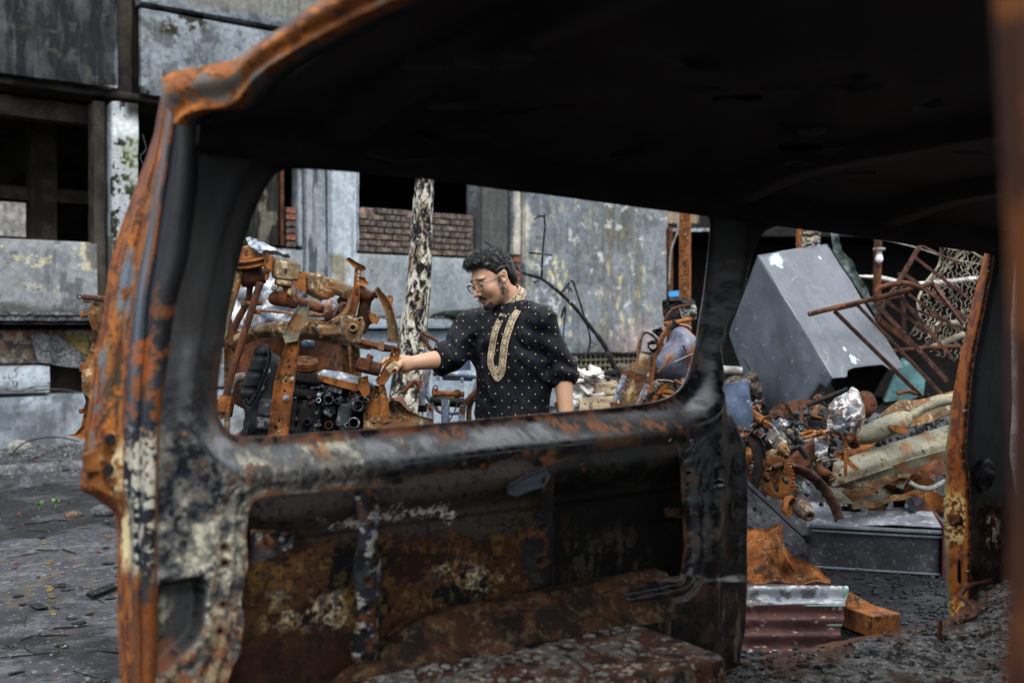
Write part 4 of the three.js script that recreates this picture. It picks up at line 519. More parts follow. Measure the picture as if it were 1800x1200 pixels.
// roof: rear header, headlining-less underside, cross ribs
{ const H = [[284, 158, 308, 220, 1.86], [287, 138, 322, 206, 1.85], [312, 124, 352, 195, 1.82], [352, 117, 398, 189, 1.78], [404, 108, 424, 168, 1.73], [440, 84, 452, 136, 1.66], [508, 40, 528, 84, 1.55], [570, 0, 610, 38, 1.45], [640, -48, 690, 0, 1.34], [760, -130, 820, -80, 1.15], [980, -300, 1060, -240, 0.9], [1500, -700, 1560, -620, 0.62]];
  const rows = H.map(([a, b, c, d, dep], i) => { const A = VF.loc(P(a, b, dep + 0.05)), C = VF.loc(P(c, d, dep)), m = A.clone().lerp(C, 0.45), n = A.clone().lerp(C, 0.75); m.z += 0.012; m.x -= 0.012; n.x += 0.004; const e = C.clone().add(V3(0.05, 0.004, 0.004)); return [A, m, n, C, e]; });
  const headTex = texture(256, 1024, (u, v, o) => { const a = rag(u * 5, v * 30, 6, 256, 61), b = rag(u * 14, v * 90, 5, 256, 62); set(o, [148, 80, 26]); o.r = 0.75; o.h = 0.4 + b * 0.4; mix(o, [84, 40, 26], ss(0.34, 0.24, u + (a - 0.5) * 0.2) * ss(0.16, 0.26, v) * 0.9); mix(o, [190, 108, 40], ss(0.52, 0.64, a) * 0.8); mix(o, [80, 42, 26], ss(0.58, 0.66, b) * 0.7); mix(o, [104, 114, 126], ss(0.6, 0.66, fbm(u * 5 + 9, v * 22, 4, 256, 63)) * 0.7); mix(o, [60, 66, 76], ss(0.78, 0.86, u + (b - 0.5) * 0.1)); mix(o, [18, 18, 19], ss(0.88, 0.94, u)); }, { repeat: false });
  own('rear_header', thicken(loft(rows, { su: 6, sv: 8, jit: 0.008, jf: 16 }), 0.004), material(headTex, 0, { bump: 0.002 }), van, 'crumpled orange-rusted rear roof edge');
  const edge = rows.map((r) => r[4]);
  const roofY = (x, z) => 1.845 - 0.028 * max(x, 0) + 0.05 * ss(0, 0.35, z) + 0.02 * sin(clamp(z / 1.7) * PI) + 0.004 * (fbm(x * 4, z * 4, 3) - 0.5);
  const N = 46, Z = 40, rr = []; for (let j = 0; j <= Z; j++) { const z = -0.03 + j / Z * 1.76; let x0 = -0.2; for (let i = 0; i + 1 < edge.length; i++) if (z >= edge[i].z && z <= edge[i + 1].z) x0 = lerp(edge[i].x, edge[i + 1].x, (z - edge[i].z) / (edge[i + 1].z - edge[i].z)); if (z < edge[0].z) x0 = edge[0].x; const row = []; for (let i = 0; i <= N; i++) { const t = i / N, x = lerp(x0, 3.3, t); let ye = 1.9; for (let q = 0; q + 1 < edge.length; q++) if (z >= edge[q].z && z <= edge[q + 1].z) ye = lerp(edge[q].y, edge[q + 1].y, (z - edge[q].z) / (edge[q + 1].z - edge[q].z)); row.push(V3(x, lerp(ye, roofY(x, z), ss(0, 0.06, t)), z)); } rr.push(row); }
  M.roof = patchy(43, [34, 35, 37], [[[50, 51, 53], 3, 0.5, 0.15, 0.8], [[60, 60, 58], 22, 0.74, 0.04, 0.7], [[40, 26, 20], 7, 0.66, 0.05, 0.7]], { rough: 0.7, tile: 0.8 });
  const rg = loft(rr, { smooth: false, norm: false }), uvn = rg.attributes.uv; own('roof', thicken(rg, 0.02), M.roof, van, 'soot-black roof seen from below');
  const ribX = VF.Y(876, 94, 1.88).x; for (const [x, w] of [[ribX, 0.06], [1.25, 0.08], [1.95, 0.09], [2.7, 0.1]]) { const r2 = []; for (let j = 0; j <= 24; j++) { const z = 0.04 + j / 24 * 1.64; r2.push([V3(x - w, roofY(x, z) + 0.004, z), V3(x - w * 0.6, roofY(x, z) - 0.034, z), V3(x, roofY(x, z) - 0.03, z), V3(x + w * 0.6, roofY(x, z) - 0.034, z), V3(x + w, roofY(x, z) + 0.004, z)]); } own('roof_rib', loft(r2, { smooth: false, norm: false }), M.roof, van); }
  const cr = []; for (let i = 0; i <= 40; i++) { const x = -0.22 + i / 40 * 3.4, y = roofY(x, 0); cr.push([V3(x, y - 0.06, 0.02), V3(x, y - 0.045, 0.05), V3(x, y - 0.01, 0.075), V3(x, y + 0.03, 0.09)]); } own('cant_rail', loft(cr, { smooth: false, norm: false }), M.roof, van);
  const nr = []; for (let i = 0; i <= 40; i++) { const x = -0.2 + i / 40 * 3.4, y = roofY(x, 1.7); nr.push([V3(x, y - 0.1, 1.73), V3(x, y - 0.06, 1.69), V3(x, y + 0.0, 1.66), V3(x, y + 0.03, 1.72)]); } own('cant_rail', loft(nr, { smooth: false, norm: false }), M.roof, van); }
for (const [pts, r] of [[[[1300, 300], [1340, 330], [1362, 318], [1400, 326]], 0.004], [[[1560, 330], [1600, 352], [1650, 342], [1690, 356]], 0.004], [[[640, 268], [700, 282], [780, 276]], 0.003]]) own('wire', tube(pts.map(([a, b]) => { const p = VF.Z(a, b, 0.1); return V3(p.x, p.y, 0.1); }), r), M.wire, van);
{ const r = rng(61); for (let i = 0; i < 26; i++) { const px = 700 + r() * 1000, py = 40 + r() * 240 + (px - 700) * 0.08, p = VF.Y(px, py, 1.865); if (p.z < 0.05 || p.z > 1.5) continue; const g = sheet({ box: [-0.03 - r() * 0.04, -0.02, 0.03, 0.02 + r() * 0.03], nx: 6, ny: 5, th: 0.002, z: (x, y) => 0.02 * fbm(x * 20 + i, y * 20, 2) }); g.rotateX(PI / 2 + (r() - 0.5) * 0.8); g.rotateY(r() * 6); g.translate(p.x, 1.855, p.z); own('peeling_scale', g, M.roof, van); } }
for (const [a, b, c, d, t] of [[990, 228, 1026, 236, 0.12], [1304, 292, 1340, 312, 0.1], [1480, 318, 1540, 300, 0.12]]) { const p = VF.Z(a, b, t), q = VF.Z(c, d, t); own('bracket', bar(V3(p.x, p.y, t), V3(q.x, q.y, t), 0.012, 0.006), M.chrome, van); }
// far door post: bright rust edge
{ const out = [[445, 1733], [470, 1727], [520, 1714], [620, 1692], [700, 1676], [760, 1668], [800, 1662], [830, 1664], [860, 1661], [900, 1660], [1000, 1664], [1084, 1669]], inn = [[445, 1739], [462, 1738], [540, 1723], [640, 1702], [720, 1694], [790, 1688], [830, 1694], [860, 1696], [900, 1699], [1000, 1699], [1090, 1701]];
  const rows = out.map(([y, o]) => { const i = along(inn, y); return [[o, -0.1], [lerp(o, i, 0.2), -0.085], [lerp(o, i, 0.55), -0.05], [lerp(o, i, 0.85), -0.02], [i, 0.0], [i + 5, 0.012], [i + 9, -0.004]].map(([px, t]) => { const v = VF.Z(px, y, t); return V3(v.x, v.y, t); }); });
  const tx = texture(128, 1024, (u, v, o) => { const py = 445 + v * 640, a = fbm(u * 4, v * 40, 5, 256, 71, 0.6), b = fbm(u * 12, v * 120, 5, 256, 72, 0.6); set(o, [160, 82, 26]); o.r = 0.8; o.h = 0.4 + b * 0.4; mix(o, [104, 52, 28], ss(0.46, 0.58, a) * 0.8); mix(o, [120, 118, 90], ss(0.12, 0.04, u) * ss(700, 760, py) * 0.9); mix(o, [206, 178, 120], ss(0.47, 0.53, b) * ss(850, 885, py) * ss(985, 940, py) * ss(0.75, 0.6, u) * 0.95); mix(o, [206, 178, 120], ss(0.55, 0.6, b) * ss(1040, 1065, py) * 0.8); mix(o, [196, 190, 176], ss(0.66, 0.72, u) * ss(0.9, 0.84, u) * ss(0.6, 0.66, b) * ss(0.5, 0.6, a) * 0.8); mix(o, [30, 28, 27], ss(0.72, 0.78, u) * ss(0.56, 0.5, b)); }, { repeat: false });
  own('door_post', thicken(loft(rows, { su: 3, sv: 10, jit: 0.004, jf: 20 }), 0.003), material(tx, 0, { bump: 0.002 }), van, 'rust-orange edge of the far door post');
  const v1 = VF.Z(1682, 912, -0.05); own('latch', [rbox(0.05, 0.035, 0.05, 0.008, null, V3(v1.x, v1.y, -0.045)), cyl(V3(v1.x - 0.06, v1.y - 0.012, -0.03), V3(v1.x + 0.02, v1.y - 0.004, -0.03), 0.008)], M.rustDark, van);
  const v2 = VF.Z(1686, 1003, -0.04); const sl = new THREE.CapsuleGeometry(0.017, 0.055, 6, 12); sl.scale(1, 1, 0.3); sl.translate(v2.x, v2.y, -0.035); own('slot', bx(sl), M.soot, van); }
{ const v = VF.Z(1735, 834, 0.02); own('window_winder', [lathe([[0, 0.055], [0.4, 0.06], [0.6, 0.045], [0.62, 0.02], [1, 0.016], [1, 0]], V3(v.x, v.y, 0), V3(v.x, v.y, 0.045), 9), rbox(0.09, 0.03, 0.012, 0.004, eul(0, 0, 30), V3(v.x, v.y - 0.03, 0.02))], M.ribDark, van); }
// pale crumpled lining beyond the front quarter
{ const xl = VF.Z(1772, 650, -0.22).x + 0.05, g = sheet({ box: [xl, 1.0, xl + 0.8, 1.9], nx: 50, ny: 50, th: 0.003, z: (x, y) => 0.06 * (fbm(x * 6, y * 4, 4) - 0.5) }); g.translate(-0.05, 0, -0.22); own('crumpled_sheet', g, M.lilac, van); }
// wheel box, sloping wheel housing, floor with ash
{ const g = new RoundedBoxGeometry(1.15, 0.3, 0.42, 6, 0.028), p = g.attributes.position; for (let i = 0; i < p.count; i++) { let x = p.getX(i) + 0.36, y = p.getY(i) + 0.52, z = p.getZ(i) + 0.2; if (x > 0.6) z -= 0.0 + 0.35 * max(0, x - 0.78) * (z > 0.2 ? 1 : 0); y += 0.004 * (fbm(x * 9, z * 9, 3) - 0.5) + (y > 0.6 ? 0.008 * ss(0.02, 0.0, abs(z - 0.3)) : 0); p.setXYZ(i, x, y, z); } g.computeVertexNormals();
  M.wheelBox = patchy(44, [92, 54, 38], [[[100, 54, 34], 5, 0.5, 0.1, 0.9], [[120, 118, 112], 4, 0.58, 0.05, 0.85, 0.95, 0.3], [[186, 182, 172], 14, 0.7, 0.03, 0.9, 0.95, 0.3], [[34, 28, 26], 8, 0.62, 0.06, 0.8]], { tile: 0.45, bump: 0.005, rough: 0.8 });
  own('wheel_box', bx(g), M.wheelBox, van, 'rusty wheel box with flaking ash on top');
  const up = L2([[560, 1230], [660, 1150], [736, 1085], [820, 1068], [920, 1048], [1028, 1025], [1165, 1002]], -0.05), lo = L2([[600, 1300], [690, 1220], [790, 1170], [860, 1140], [950, 1112], [1070, 1090], [1190, 1075]], 0.04);
  const rows = up.map(([x, y], i) => [V3(x, y, -0.08), V3(x, y - 0.005, -0.03), V3(lerp(x, lo[i][0], 0.5), lerp(y, lo[i][1], 0.5), 0.0), V3(lo[i][0], lo[i][1] - 0.02, 0.05)]);
  M.housing = patchy(45, [82, 54, 38], [[[112, 74, 46], 5, 0.54, 0.1, 0.7], [[48, 36, 30], 5, 0.5, 0.08, 0.9], [[130, 110, 84], 14, 0.66, 0.05, 0.7]], { tile: 0.5, bump: 0.003 });
  own('wheel_housing', thicken(loft(rows, { su: 5, sv: 8, norm: false, jit: 0.012, jf: 14 }), 0.004), M.housing, van, 'sloping brown wheel housing'); }
const floorY = (x, z) => 0.47 + 0.035 * (fbm(x * 3, z * 3, 4) - 0.5) + 0.02 * (fbm(x * 16, z * 16, 3) - 0.5) + 0.09 * ss(2.2, 2.6, x) * ss(-0.05, 0.2, z) + 0.05 * ss(0.5, 0.9, z) * ss(1.0, 1.5, x);
const floorEdge = [[1.0, 0.0], [1.36, -0.02], [1.6, 0.015], [1.9, 0.04], [2.2, 0.1], [2.38, 0.12], [2.5, 0.05], [3.3, 0.02]];
{ const ft = texture(512, 512, (u, v, o) => { const a = fbm(u * 10, v * 10, 5, 10, 81, 0.6), b = fbm(u * 50, v * 50, 4, 50, 82, 0.6), c = fbm(u * 120, v * 120, 3, 120, 83); set(o, [96, 94, 93]); o.r = 0.96; mix(o, [50, 49, 49], ss(0.46, 0.58, a)); mix(o, [124, 122, 118], ss(0.55, 0.66, b) * 0.8); mix(o, [166, 162, 152], ss(0.68, 0.72, c) * 0.8); mix(o, [24, 23, 23], ss(0.6, 0.68, 1 - b) * 0.8); mix(o, [84, 48, 32], ss(0.6, 0.66, fbm(u * 7, v * 7, 4, 7, 84)) * 0.6); o.h = 0.3 + b * 0.5 + c * 0.3; });
  M.ash = material(ft, 0.8, { bump: 0.006 });
  const pos = [], uv = [], idx = [], NX = 220, NZ = 120; for (let j = 0; j <= NZ; j++) for (let i = 0; i <= NX; i++) { const x = lerp(-0.2, 3.25, i / NX), e = along(floorEdge, x) + 0.012 * (fbm(x * 14, 3, 3) - 0.5), z = lerp(e, 1.7, pow(j / NZ, 1.4)); pos.push(x, floorY(x, z) - 0.03 * ss(0.05, 0, z - e), z); uv.push(x, z); }
  for (let j = 0; j < NZ; j++) for (let i = 0; i < NX; i++) { const a = j * (NX + 1) + i; idx.push(a, a + NX + 1, a + 1, a + 1, a + NX + 1, a + NX + 2); }
  own('floor', thicken(build(pos, idx, uv), 0.004), M.ash, van, 'van floor buried in grey ash');
  const rim = []; for (let i = 0; i <= 60; i++) { const x = lerp(1.2, 2.5, i / 60), e = along(floorEdge, x), y = floorY(x, e) - 0.022; rim.push([V3(x, y - 0.05, e - 0.03), V3(x, y + 0.004, e - 0.025), V3(x, y + 0.012, e - 0.005), V3(x, y + 0.008 + 0.006 * fbm(x * 20, 1, 2), e + 0.03), V3(x, y + 0.004, e + 0.06)]); }
  own('sill', thicken(loft(rim, { smooth: false, norm: false, jit: 0.006, jf: 30 }), 0.003), M.rustDark, van, 'rusty door sill');
  const lip = tube([[1742, 1020], [1705, 1030], [1690, 1046], [1702, 1058], [1716, 1072], [1714, 1084], [1690, 1092]].map(([a, b]) => { const v = VF.Y(a, b, 0.53); return V3(v.x, 0.53, v.z); }), 0.008, { rough: 0.4 }); own('seat_rail', lip, M.rustDark, van);
  { const v = VF.Y(1652, 1112, 0.49); own('stud', cyl(V3(v.x, 0.45, v.z), V3(v.x + 0.004, 0.53, v.z), 0.007), M.rustDark, van); }
  const r = rng(31), gs = []; for (let i = 0; i < 3600; i++) { const x = lerp(1.0, 2.9, r()), z = along(floorEdge, x) + 0.03 + pow(r(), 1.2) * 1.2, s = 0.002 + pow(r(), 4) * 0.012, g = new THREE.DodecahedronGeometry(s, 0); g.scale(1, 0.5 + r() * 0.4, 0.6 + r()); g.rotateY(r() * 6); g.translate(x, floorY(x, z) + s * 0.2, z); gs.push(boxUV(g)); }
  const crumbs = own('ash_crumbs', mergeGeometries(gs), M.ash, van); crumbs.userData.kind = 'stuff'; 
  const g2 = []; for (let i = 0; i < 1800; i++) { const x = lerp(-0.1, 0.9, r()), z = lerp(0.02, 0.4, r()); if (fbm(x * 6, z * 6, 3, 256, 5) < 0.5) continue; const s = 0.002 + pow(r(), 4) * 0.01, g = new THREE.DodecahedronGeometry(s, 0); g.scale(1, 0.4, 0.6 + r()); g.rotateY(r() * 6); g.translate(x, 0.672, z); g2.push(boxUV(g)); }
  const c2 = own('ash_crumbs', mergeGeometries(g2), M.greyBoard, van); c2.userData.kind = 'stuff'; }
// near door post, out of focus at the right edge
{ const rows = [[-120, 1752], [0, 1757], [200, 1768], [400, 1780], [600, 1788], [800, 1789], [1000, 1785], [1200, 1776], [1400, 1764]].map(([y, x]) => [P(x + 8, y, 0.68), P(x, y, 0.63), P(x + 14, y, 0.59), P(x + 60, y, 0.58), P(x + 120, y, 0.6)].map((w) => VF.loc(w)));
  const tx = texture(128, 512, (u, v, o) => { const a = fbm(u * 3, v * 8, 4, 256, 91, 0.6); set(o, [116, 62, 28]); o.r = 0.85; mix(o, [70, 36, 22], ss(0.45, 0.6, a) * 0.9); mix(o, [150, 84, 36], ss(0.56, 0.66, fbm(u * 4, v * 12, 4, 256, 92)) * 0.8); mix(o, [60, 34, 24], ss(0.84, 0.95, v)); }, { repeat: false });
  own('near_door_post', thicken(loft(rows, { su: 4, sv: 6 }), 0.004), material(tx, 0), van, 'blurred rusty near door post'); }

// near side wall, forward of the near rear post: closes the shell
{ const nearK = (x, y) => { let k = min(x + 0.1, 3.2 - x); const w = (x0, x1) => max(max(x0 - x, x - x1), max(1.24 - y, y - 1.76)); k = min(k, w(0.05, 1.2), w(1.45, 2.5)); return k; };
  const g = sheet({ box: [-0.12, 0.4, 3.22, 1.86], nx: 120, ny: 60, th: 0.02, keep: nearK, z: (x, y) => 0.02 * (fbm(x * 3, y * 3, 3) - 0.5) }); g.translate(0, 0, 1.72); own('near_side_panel', g, M.soot, van, 'sooty near side wall'); const fw = new THREE.BoxGeometry(0.03, 0.85, 1.7); fw.translate(3.24, 0.83, 0.86); own('bulkhead', bx(fw), M.soot, van); }
// ---------- wrecked car front with its engine, seen through the van window ----------
const engF = face(566, 708, 4.34, 14, 0, -8);
const base = (px, d) => { const p = P(px, 577, d); p.y = groundH(p.x, p.z); return p; };
const wr = thing('wrecked_car', 'rusted front end of a burnt car with its bare black engine', 'car wreck', base(540, 4.2));
const zp = (px, d, th, o = {}) => { const c = px.reduce((a, p) => [a[0] + p[0] / px.length, a[1] + p[1] / px.length], [0, 0]); return plate(face(c[0], c[1], d, o.yaw || 0, o.pitch || 0, 0), px, th, { n: 36, ...o }); };
const T = (pts, d, r, o) => tube(pts.map(([a, b, dd]) => P(a, b, dd ?? d)), r, o);
const C = (a, b, d, r, r2, n) => cyl(P(a[0], a[1], a[2] ?? d), P(b[0], b[1], b[2] ?? d), r, r2, n);
const boltAt = (px, py, d, r = 0.008, L = 0.02) => { const a = P(px, py, d), b = P(px - 1, py - 1, d - L); return merge([cyl(a, b, r, r, 6), cyl(a, a.clone().lerp(b, 0.35), r * 1.6, r * 1.6, 14)]); };
const B = (px, py, d, w, h, dp, roll = 0, yaw = 0, pitch = 0, r = 0.006) => rbox(w, h, dp, r, eul(pitch, yaw, roll), P(px, py, d));
// back plates and engine bay
part('firewall', zp([[402, 585], [470, 572], [560, 582], [630, 600], [636, 660], [610, 700], [430, 720], [396, 700]], 4.62, 0.01, { z: (u, v) => 0.03 * sin(u * 9) * sin(v * 5) }), M.rustDark, wr, 'dark rusty firewall');
part('scorched_panel', zp([[424, 498], [470, 488], [540, 498], [548, 560], [500, 572], [418, 582], [408, 560]], 4.5, 0.004, { z: (u, v) => 0.05 * fbm(u * 4, v * 4, 3), n: 50 }), M.alu, wr, 'scorched bare-metal panel streaked blue and white');
part('bonnet_fold', [zp([[533, 478], [560, 482], [592, 492], [622, 504], [628, 520], [606, 522], [588, 516], [572, 530], [536, 514]], 4.42, 0.006, { z: (u, v) => 0.03 * v, rim: -0.02, rimW: 0.015, pitch: -20 })], M.rustPale, wr, 'folded bonnet edge with flaking cream paint');
part('wing', [zp([[519, 474], [536, 480], [537, 512], [516, 506]], 4.4, 0.01)], M.rust, wr); part('wing', zp([[590, 530], [606, 508], [612, 512], [612, 548], [596, 556]], 4.46, 0.006), M.rustDark, wr);
// hub, disc, caliper with melted metal on top
part('melted_metal', [zp([[432, 419], [448, 424], [470, 433], [490, 437], [506, 444], [509, 451], [498, 450], [486, 445], [470, 443], [458, 448], [444, 440], [436, 430]], 4.08, 0.03, { n: 60, rough: 0.012, pitch: -30, z: (u, v) => 0.03 * fbm(u * 5, v * 3, 4) }), zp([[442, 434], [458, 440], [452, 452], [444, 446]], 4.1, 0.03, { n: 24, rough: 0.01 })], M.alu, wr, 'splash of melted aluminium');
{ const a = P(436, 446, 4.12), n = V3(-0.12, 1, 0.28).normalize(), q = (k) => a.clone().addScaledVector(n, k); part('brake_disc', [lathe([[0, 0.03], [0, 0.085], [0.16, 0.088], [0.2, 0.075], [0.3, 0.075], [0.34, 0.088], [0.5, 0.088], [0.5, 0.05], [1, 0.045], [1, 0]], q(-0.05), q(0.03), 36)], M.rust, wr);
  part('hub', [lathe([[0, 0], [0, 0.05], [0.5, 0.058], [1, 0.04]], q(-0.13), q(-0.055), 18)], M.rustDark, wr);
  const cal = part('caliper', [B(500, 474, 4.1, 0.095, 0.085, 0.08, -6, 20, 6, 0.016), B(498, 497, 4.1, 0.07, 0.03, 0.06, -8, 20, 0, 0.012), B(520, 478, 4.11, 0.025, 0.07, 0.07, -6, 20, 0, 0.008)], M.rustPale, wr, 'cream and rust brake caliper'); part('cylinder', [C([474, 450], [470, 478], 4.07, 0.018, 0.021), C([470, 478], [468, 492], 4.07, 0.008)], M.rust, cal); part('slot', B(502, 476, 4.058, 0.008, 0.022, 0.01, -12, 20), M.soot, cal); part('bolt', boltAt(482, 507, 4.07), M.cream, cal); part('bolt', boltAt(492, 509, 4.07), M.cream, cal); }
part('knuckle', [nets((x, y, z) => { const p = P(497, 521, 4.14); return smin(smin(hypot(x - p.x, (y - p.y) * 1.1, z - p.z) - 0.045, cap(P(497, 500, 4.12), P(515, 530, 4.14), 0.026, 0.03)(x, y, z), 0.02), cap(P(482, 525, 4.12), P(512, 528, 4.14), 0.028, 0.022)(x, y, z), 0.02) + 0.004 * f3(x * 60, y * 60, z * 60); }, ...boxAt(P(497, 520, 4.13), 0.1), 0.007)], M.rustDark, wr); part('bolt', boltAt(512, 513, 4.09, 0.01), M.rustPale, wr);
function boxAt(p, r) { return [[p.x - r, p.y - r, p.z - r], [p.x + r, p.y + r, p.z + r]]; }
part('axle_tube', [C([512, 525], [575, 545], 4.16, 0.017), C([590, 545], [606, 551], 4.2, 0.022), C([544, 536], [566, 543], 4.13, 0.022, 0.02, 10)], M.rustDark, wr); { const a = P(566, 539, 4.17), b = P(582, 532, 4.12).add(V3(0.01, 0.002, -0.02)); part('flange', [lathe([[0, 0.018], [0, 0.03], [0.3, 0.036], [0.5, 0.05], [0.62, 0.052], [0.7, 0.046], [1, 0.03], [1, 0]], a, a.clone().add(V3(0.06, -0.018, 0.012)), 28)], M.blueTube, wr); }
part('ring', new THREE.TorusGeometry(0.026, 0.009, 10, 24).applyQuaternion(eul(0, 55, 0)).translate(...P(604, 545, 4.2).toArray()), M.rustDark, wr);
// struts at the left
part('strut', T([[457, 497], [437, 560], [412, 640], [396, 700]], 4.05, 0.0145, { rough: 0.35 }), M.rustDark, wr, 'long rusted strut'); part('strut_foot', [C([397, 696], [392, 722], 4.05, 0.024, 0.026), C([392, 722], [389, 736], 4.05, 0.009)], M.rust, wr);
part('strut', T([[425, 470], [404, 540], [388, 600]], 4.1, 0.016, { rough: 0.3 }), M.rustPale, wr); part('strut', T([[440, 495], [434, 530], [414, 570], [404, 612]], 4.16, 0.014, { rough: 0.3 }), M.rustDark, wr);
part('tie_rod', [C([424, 535], [460, 532], 4.08, 0.012, 0.01), T([[456, 546], [520, 551], [566, 553]], 4.1, 0.0045), B(452, 548, 4.08, 0.028, 0.02, 0.02, 0)], M.rust, wr);
part('inner_wing', zp([[396, 560], [408, 556], [414, 600], [410, 660], [406, 720], [404, 766], [396, 760]], 4.25, 0.01, { rim: 0.02 }), M.rustPale, wr); part('bolt', boltAt(406, 602, 4.12, 0.014), M.rustDark, wr);
part('hose', T([[432, 662], [418, 664], [408, 676], [405, 690]], 4.2, 0.018, { rough: 0.3 }), M.rubble, wr);
// cross member and channels
const xm = part('cross_member', [zp([[398, 606], [408, 588], [430, 574], [470, 564], [520, 560], [552, 558], [600, 560], [612, 572], [650, 600], [650, 612], [600, 604], [560, 596], [530, 594], [516, 600], [486, 590], [450, 590], [424, 602], [408, 618]], 4.12, 0.02, { rim: -0.03, rimW: 0.02, n: 80, z: (u, v) => 0.01 * sin(u * 25), pitch: -10 })], M.rustPale, wr, 'flaking grey-cream cross member');
part('stiffener', zp([[545, 570], [598, 572], [604, 590], [562, 592]], 4.09, 0.012, { rim: -0.01 }), M.cream, xm); for (const [a, b] of [[541, 578], [564, 592], [543, 568], [556, 571], [580, 566]]) part('bolt', boltAt(a, b, 4.1, 0.005, 0.01), M.rustDark, xm);
const ch = part('channel', [zp([[505, 602], [528, 598], [524, 640], [517, 690], [512, 730], [508, 768], [472, 768], [478, 720], [484, 670], [494, 630]], 4.03, 0.006, { rim: 0.024, rimW: 0.012, n: 90, holes: [[508, 644, 3], [502, 670, 2.6], [500, 687, 2.4], [484, 737, 2], [490, 739, 2.4], [484, 750, 3.2], [512, 660, 1.5], [509, 680, 1.4], [512, 616, 2]] })], M.rust, wr, 'bright orange upright channel with punched holes'); part('bolt', boltAt(503, 699, 4.02, 0.008, 0.014), M.alu, ch); part('bolt', boltAt(514, 666, 4.02, 0.007, 0.014), M.cream, ch);
part('gusset', zp([[520, 546], [526, 534], [543, 534], [544, 568], [530, 578], [524, 600], [504, 606], [498, 590], [506, 570]], 4.05, 0.005, { rim: 0.015, holes: [[512, 578, 3]], n: 50 }), M.cream, wr, 'grey gusset');
const ros = part('mount_plate', zp([[598, 556], [612, 554], [622, 560], [636, 556], [640, 570], [636, 586], [632, 602], [622, 607], [610, 600], [604, 590], [597, 576]], 4.02, 0.01, { rim: -0.008, rimW: 0.008, holes: [[607, 559, 2], [632, 563, 2.5], [621, 597, 2.3], [607, 574, 1.6]], n: 60 }), M.cream, wr, 'lobed grey mounting plate'); part('socket', [lathe([[0, 0.022], [0.6, 0.02], [1, 0.016], [1, 0.009], [0.5, 0.009], [0.5, 0]], P(621, 577, 4.02), P(620, 576, 3.97), 20)], M.rustPale, ros);
for (const [a, b] of [[607, 560], [632, 564], [621, 597]]) part('washer', new THREE.TorusGeometry(0.0105, 0.003, 8, 18).translate(...P(a, b, 4.005).toArray()), M.rust, ros);
part('upright_bracket', [zp([[608, 456], [614, 452], [626, 460], [642, 468], [644, 474], [636, 477], [634, 486], [642, 488], [648, 498], [646, 501], [633, 502], [632, 530], [624, 556], [612, 560], [618, 530], [622, 500], [624, 472]], 4.06, 0.008, { rim: 0.012, holes: [[631, 478, 2.2], [630, 484, 2], [629, 490, 1.8], [629, 498, 1.8], [645, 492, 2]], n: 80 })], M.rust, wr, 'upright orange bracket with a bent flag');
part('wishbone', [T([[634, 508], [622, 524], [612, 545], [600, 558], [588, 566]], 4.08, 0.016, { rough: 0.3 }), T([[612, 510], [618, 528], [612, 550]], 4.12, 0.018, { rough: 0.3 })], M.rustPale, wr);
part('knuckle', [nets((x, y, z) => smin(smin(cap(P(632, 512, 4.08), P(650, 520, 4.08), 0.032, 0.022)(x, y, z), cap(P(642, 530, 4.1), P(636, 576, 4.12), 0.026, 0.03)(x, y, z), 0.02), cap(P(652, 560, 4.12), P(660, 562, 4.12), 0.024, 0.016)(x, y, z), 0.02) + 0.012 * (f3(x * 50, y * 50, z * 50) - 0.3), ...boxAt(P(644, 545, 4.1), 0.13), 0.007)], M.rustDark, wr); part('lug', zp([[646, 546], [660, 552], [664, 560], [662, 570], [652, 566]], 4.06, 0.012, { holes: [[660, 556, 1.6], [648, 550, 1.6]], n: 24 }), M.rust, wr); part('lug', [C([654, 516], [664, 521], 4.06, 0.014, 0.01), T([[660, 520], [668, 518], [674, 514]], 4.06, 0.005)], M.rustDark, wr);
part('horn_arm', [thickArm([[661, 506, 5], [668, 516, 9], [678, 532, 12], [685, 552, 13], [690, 575, 15], [692, 592, 17], [690, 602, 20]], 4.04)], M.rustPale, wr, 'curved horn-like arm with a pale rim'); part('tab', zp([[682, 518], [690, 520], [691, 528], [688, 536], [684, 532], [680, 522]], 4.05, 0.008, { holes: [[686, 526, 1.6]], n: 24 }), M.rust, wr);
function thickArm(rows, d) { const R = rows.map(([a, b, w], i) => { const q = rows[min(i + 1, rows.length - 1)], p = rows[max(i - 1, 0)], L = hypot(q[0] - p[0], q[1] - p[1]), nx = -(q[1] - p[1]) / L, ny = (q[0] - p[0]) / L, h = w / 2; return [P(a - nx * h, b - ny * h, d - 0.012), P(a - nx * h * 0.8, b - ny * h * 0.8, d + 0.004), P(a, b, d + 0.01), P(a + nx * h * 0.8, b + ny * h * 0.8, d + 0.004), P(a + nx * h, b + ny * h, d - 0.012)]; }); return thicken(loft(R, { su: 3, sv: 6, norm: false }), 0.004); }
part('cross_bar', [zp([[626, 594], [660, 602], [700, 610], [701, 620], [672, 618], [628, 606]], 4.06, 0.02, { rim: -0.01 })], M.rustDark, wr); part('clip', zp([[664, 606], [668, 599], [675, 600], [674, 616], [664, 614]], 4.03, 0.006, { holes: [[669, 604, 1.5]], n: 24 }), M.cream, wr);
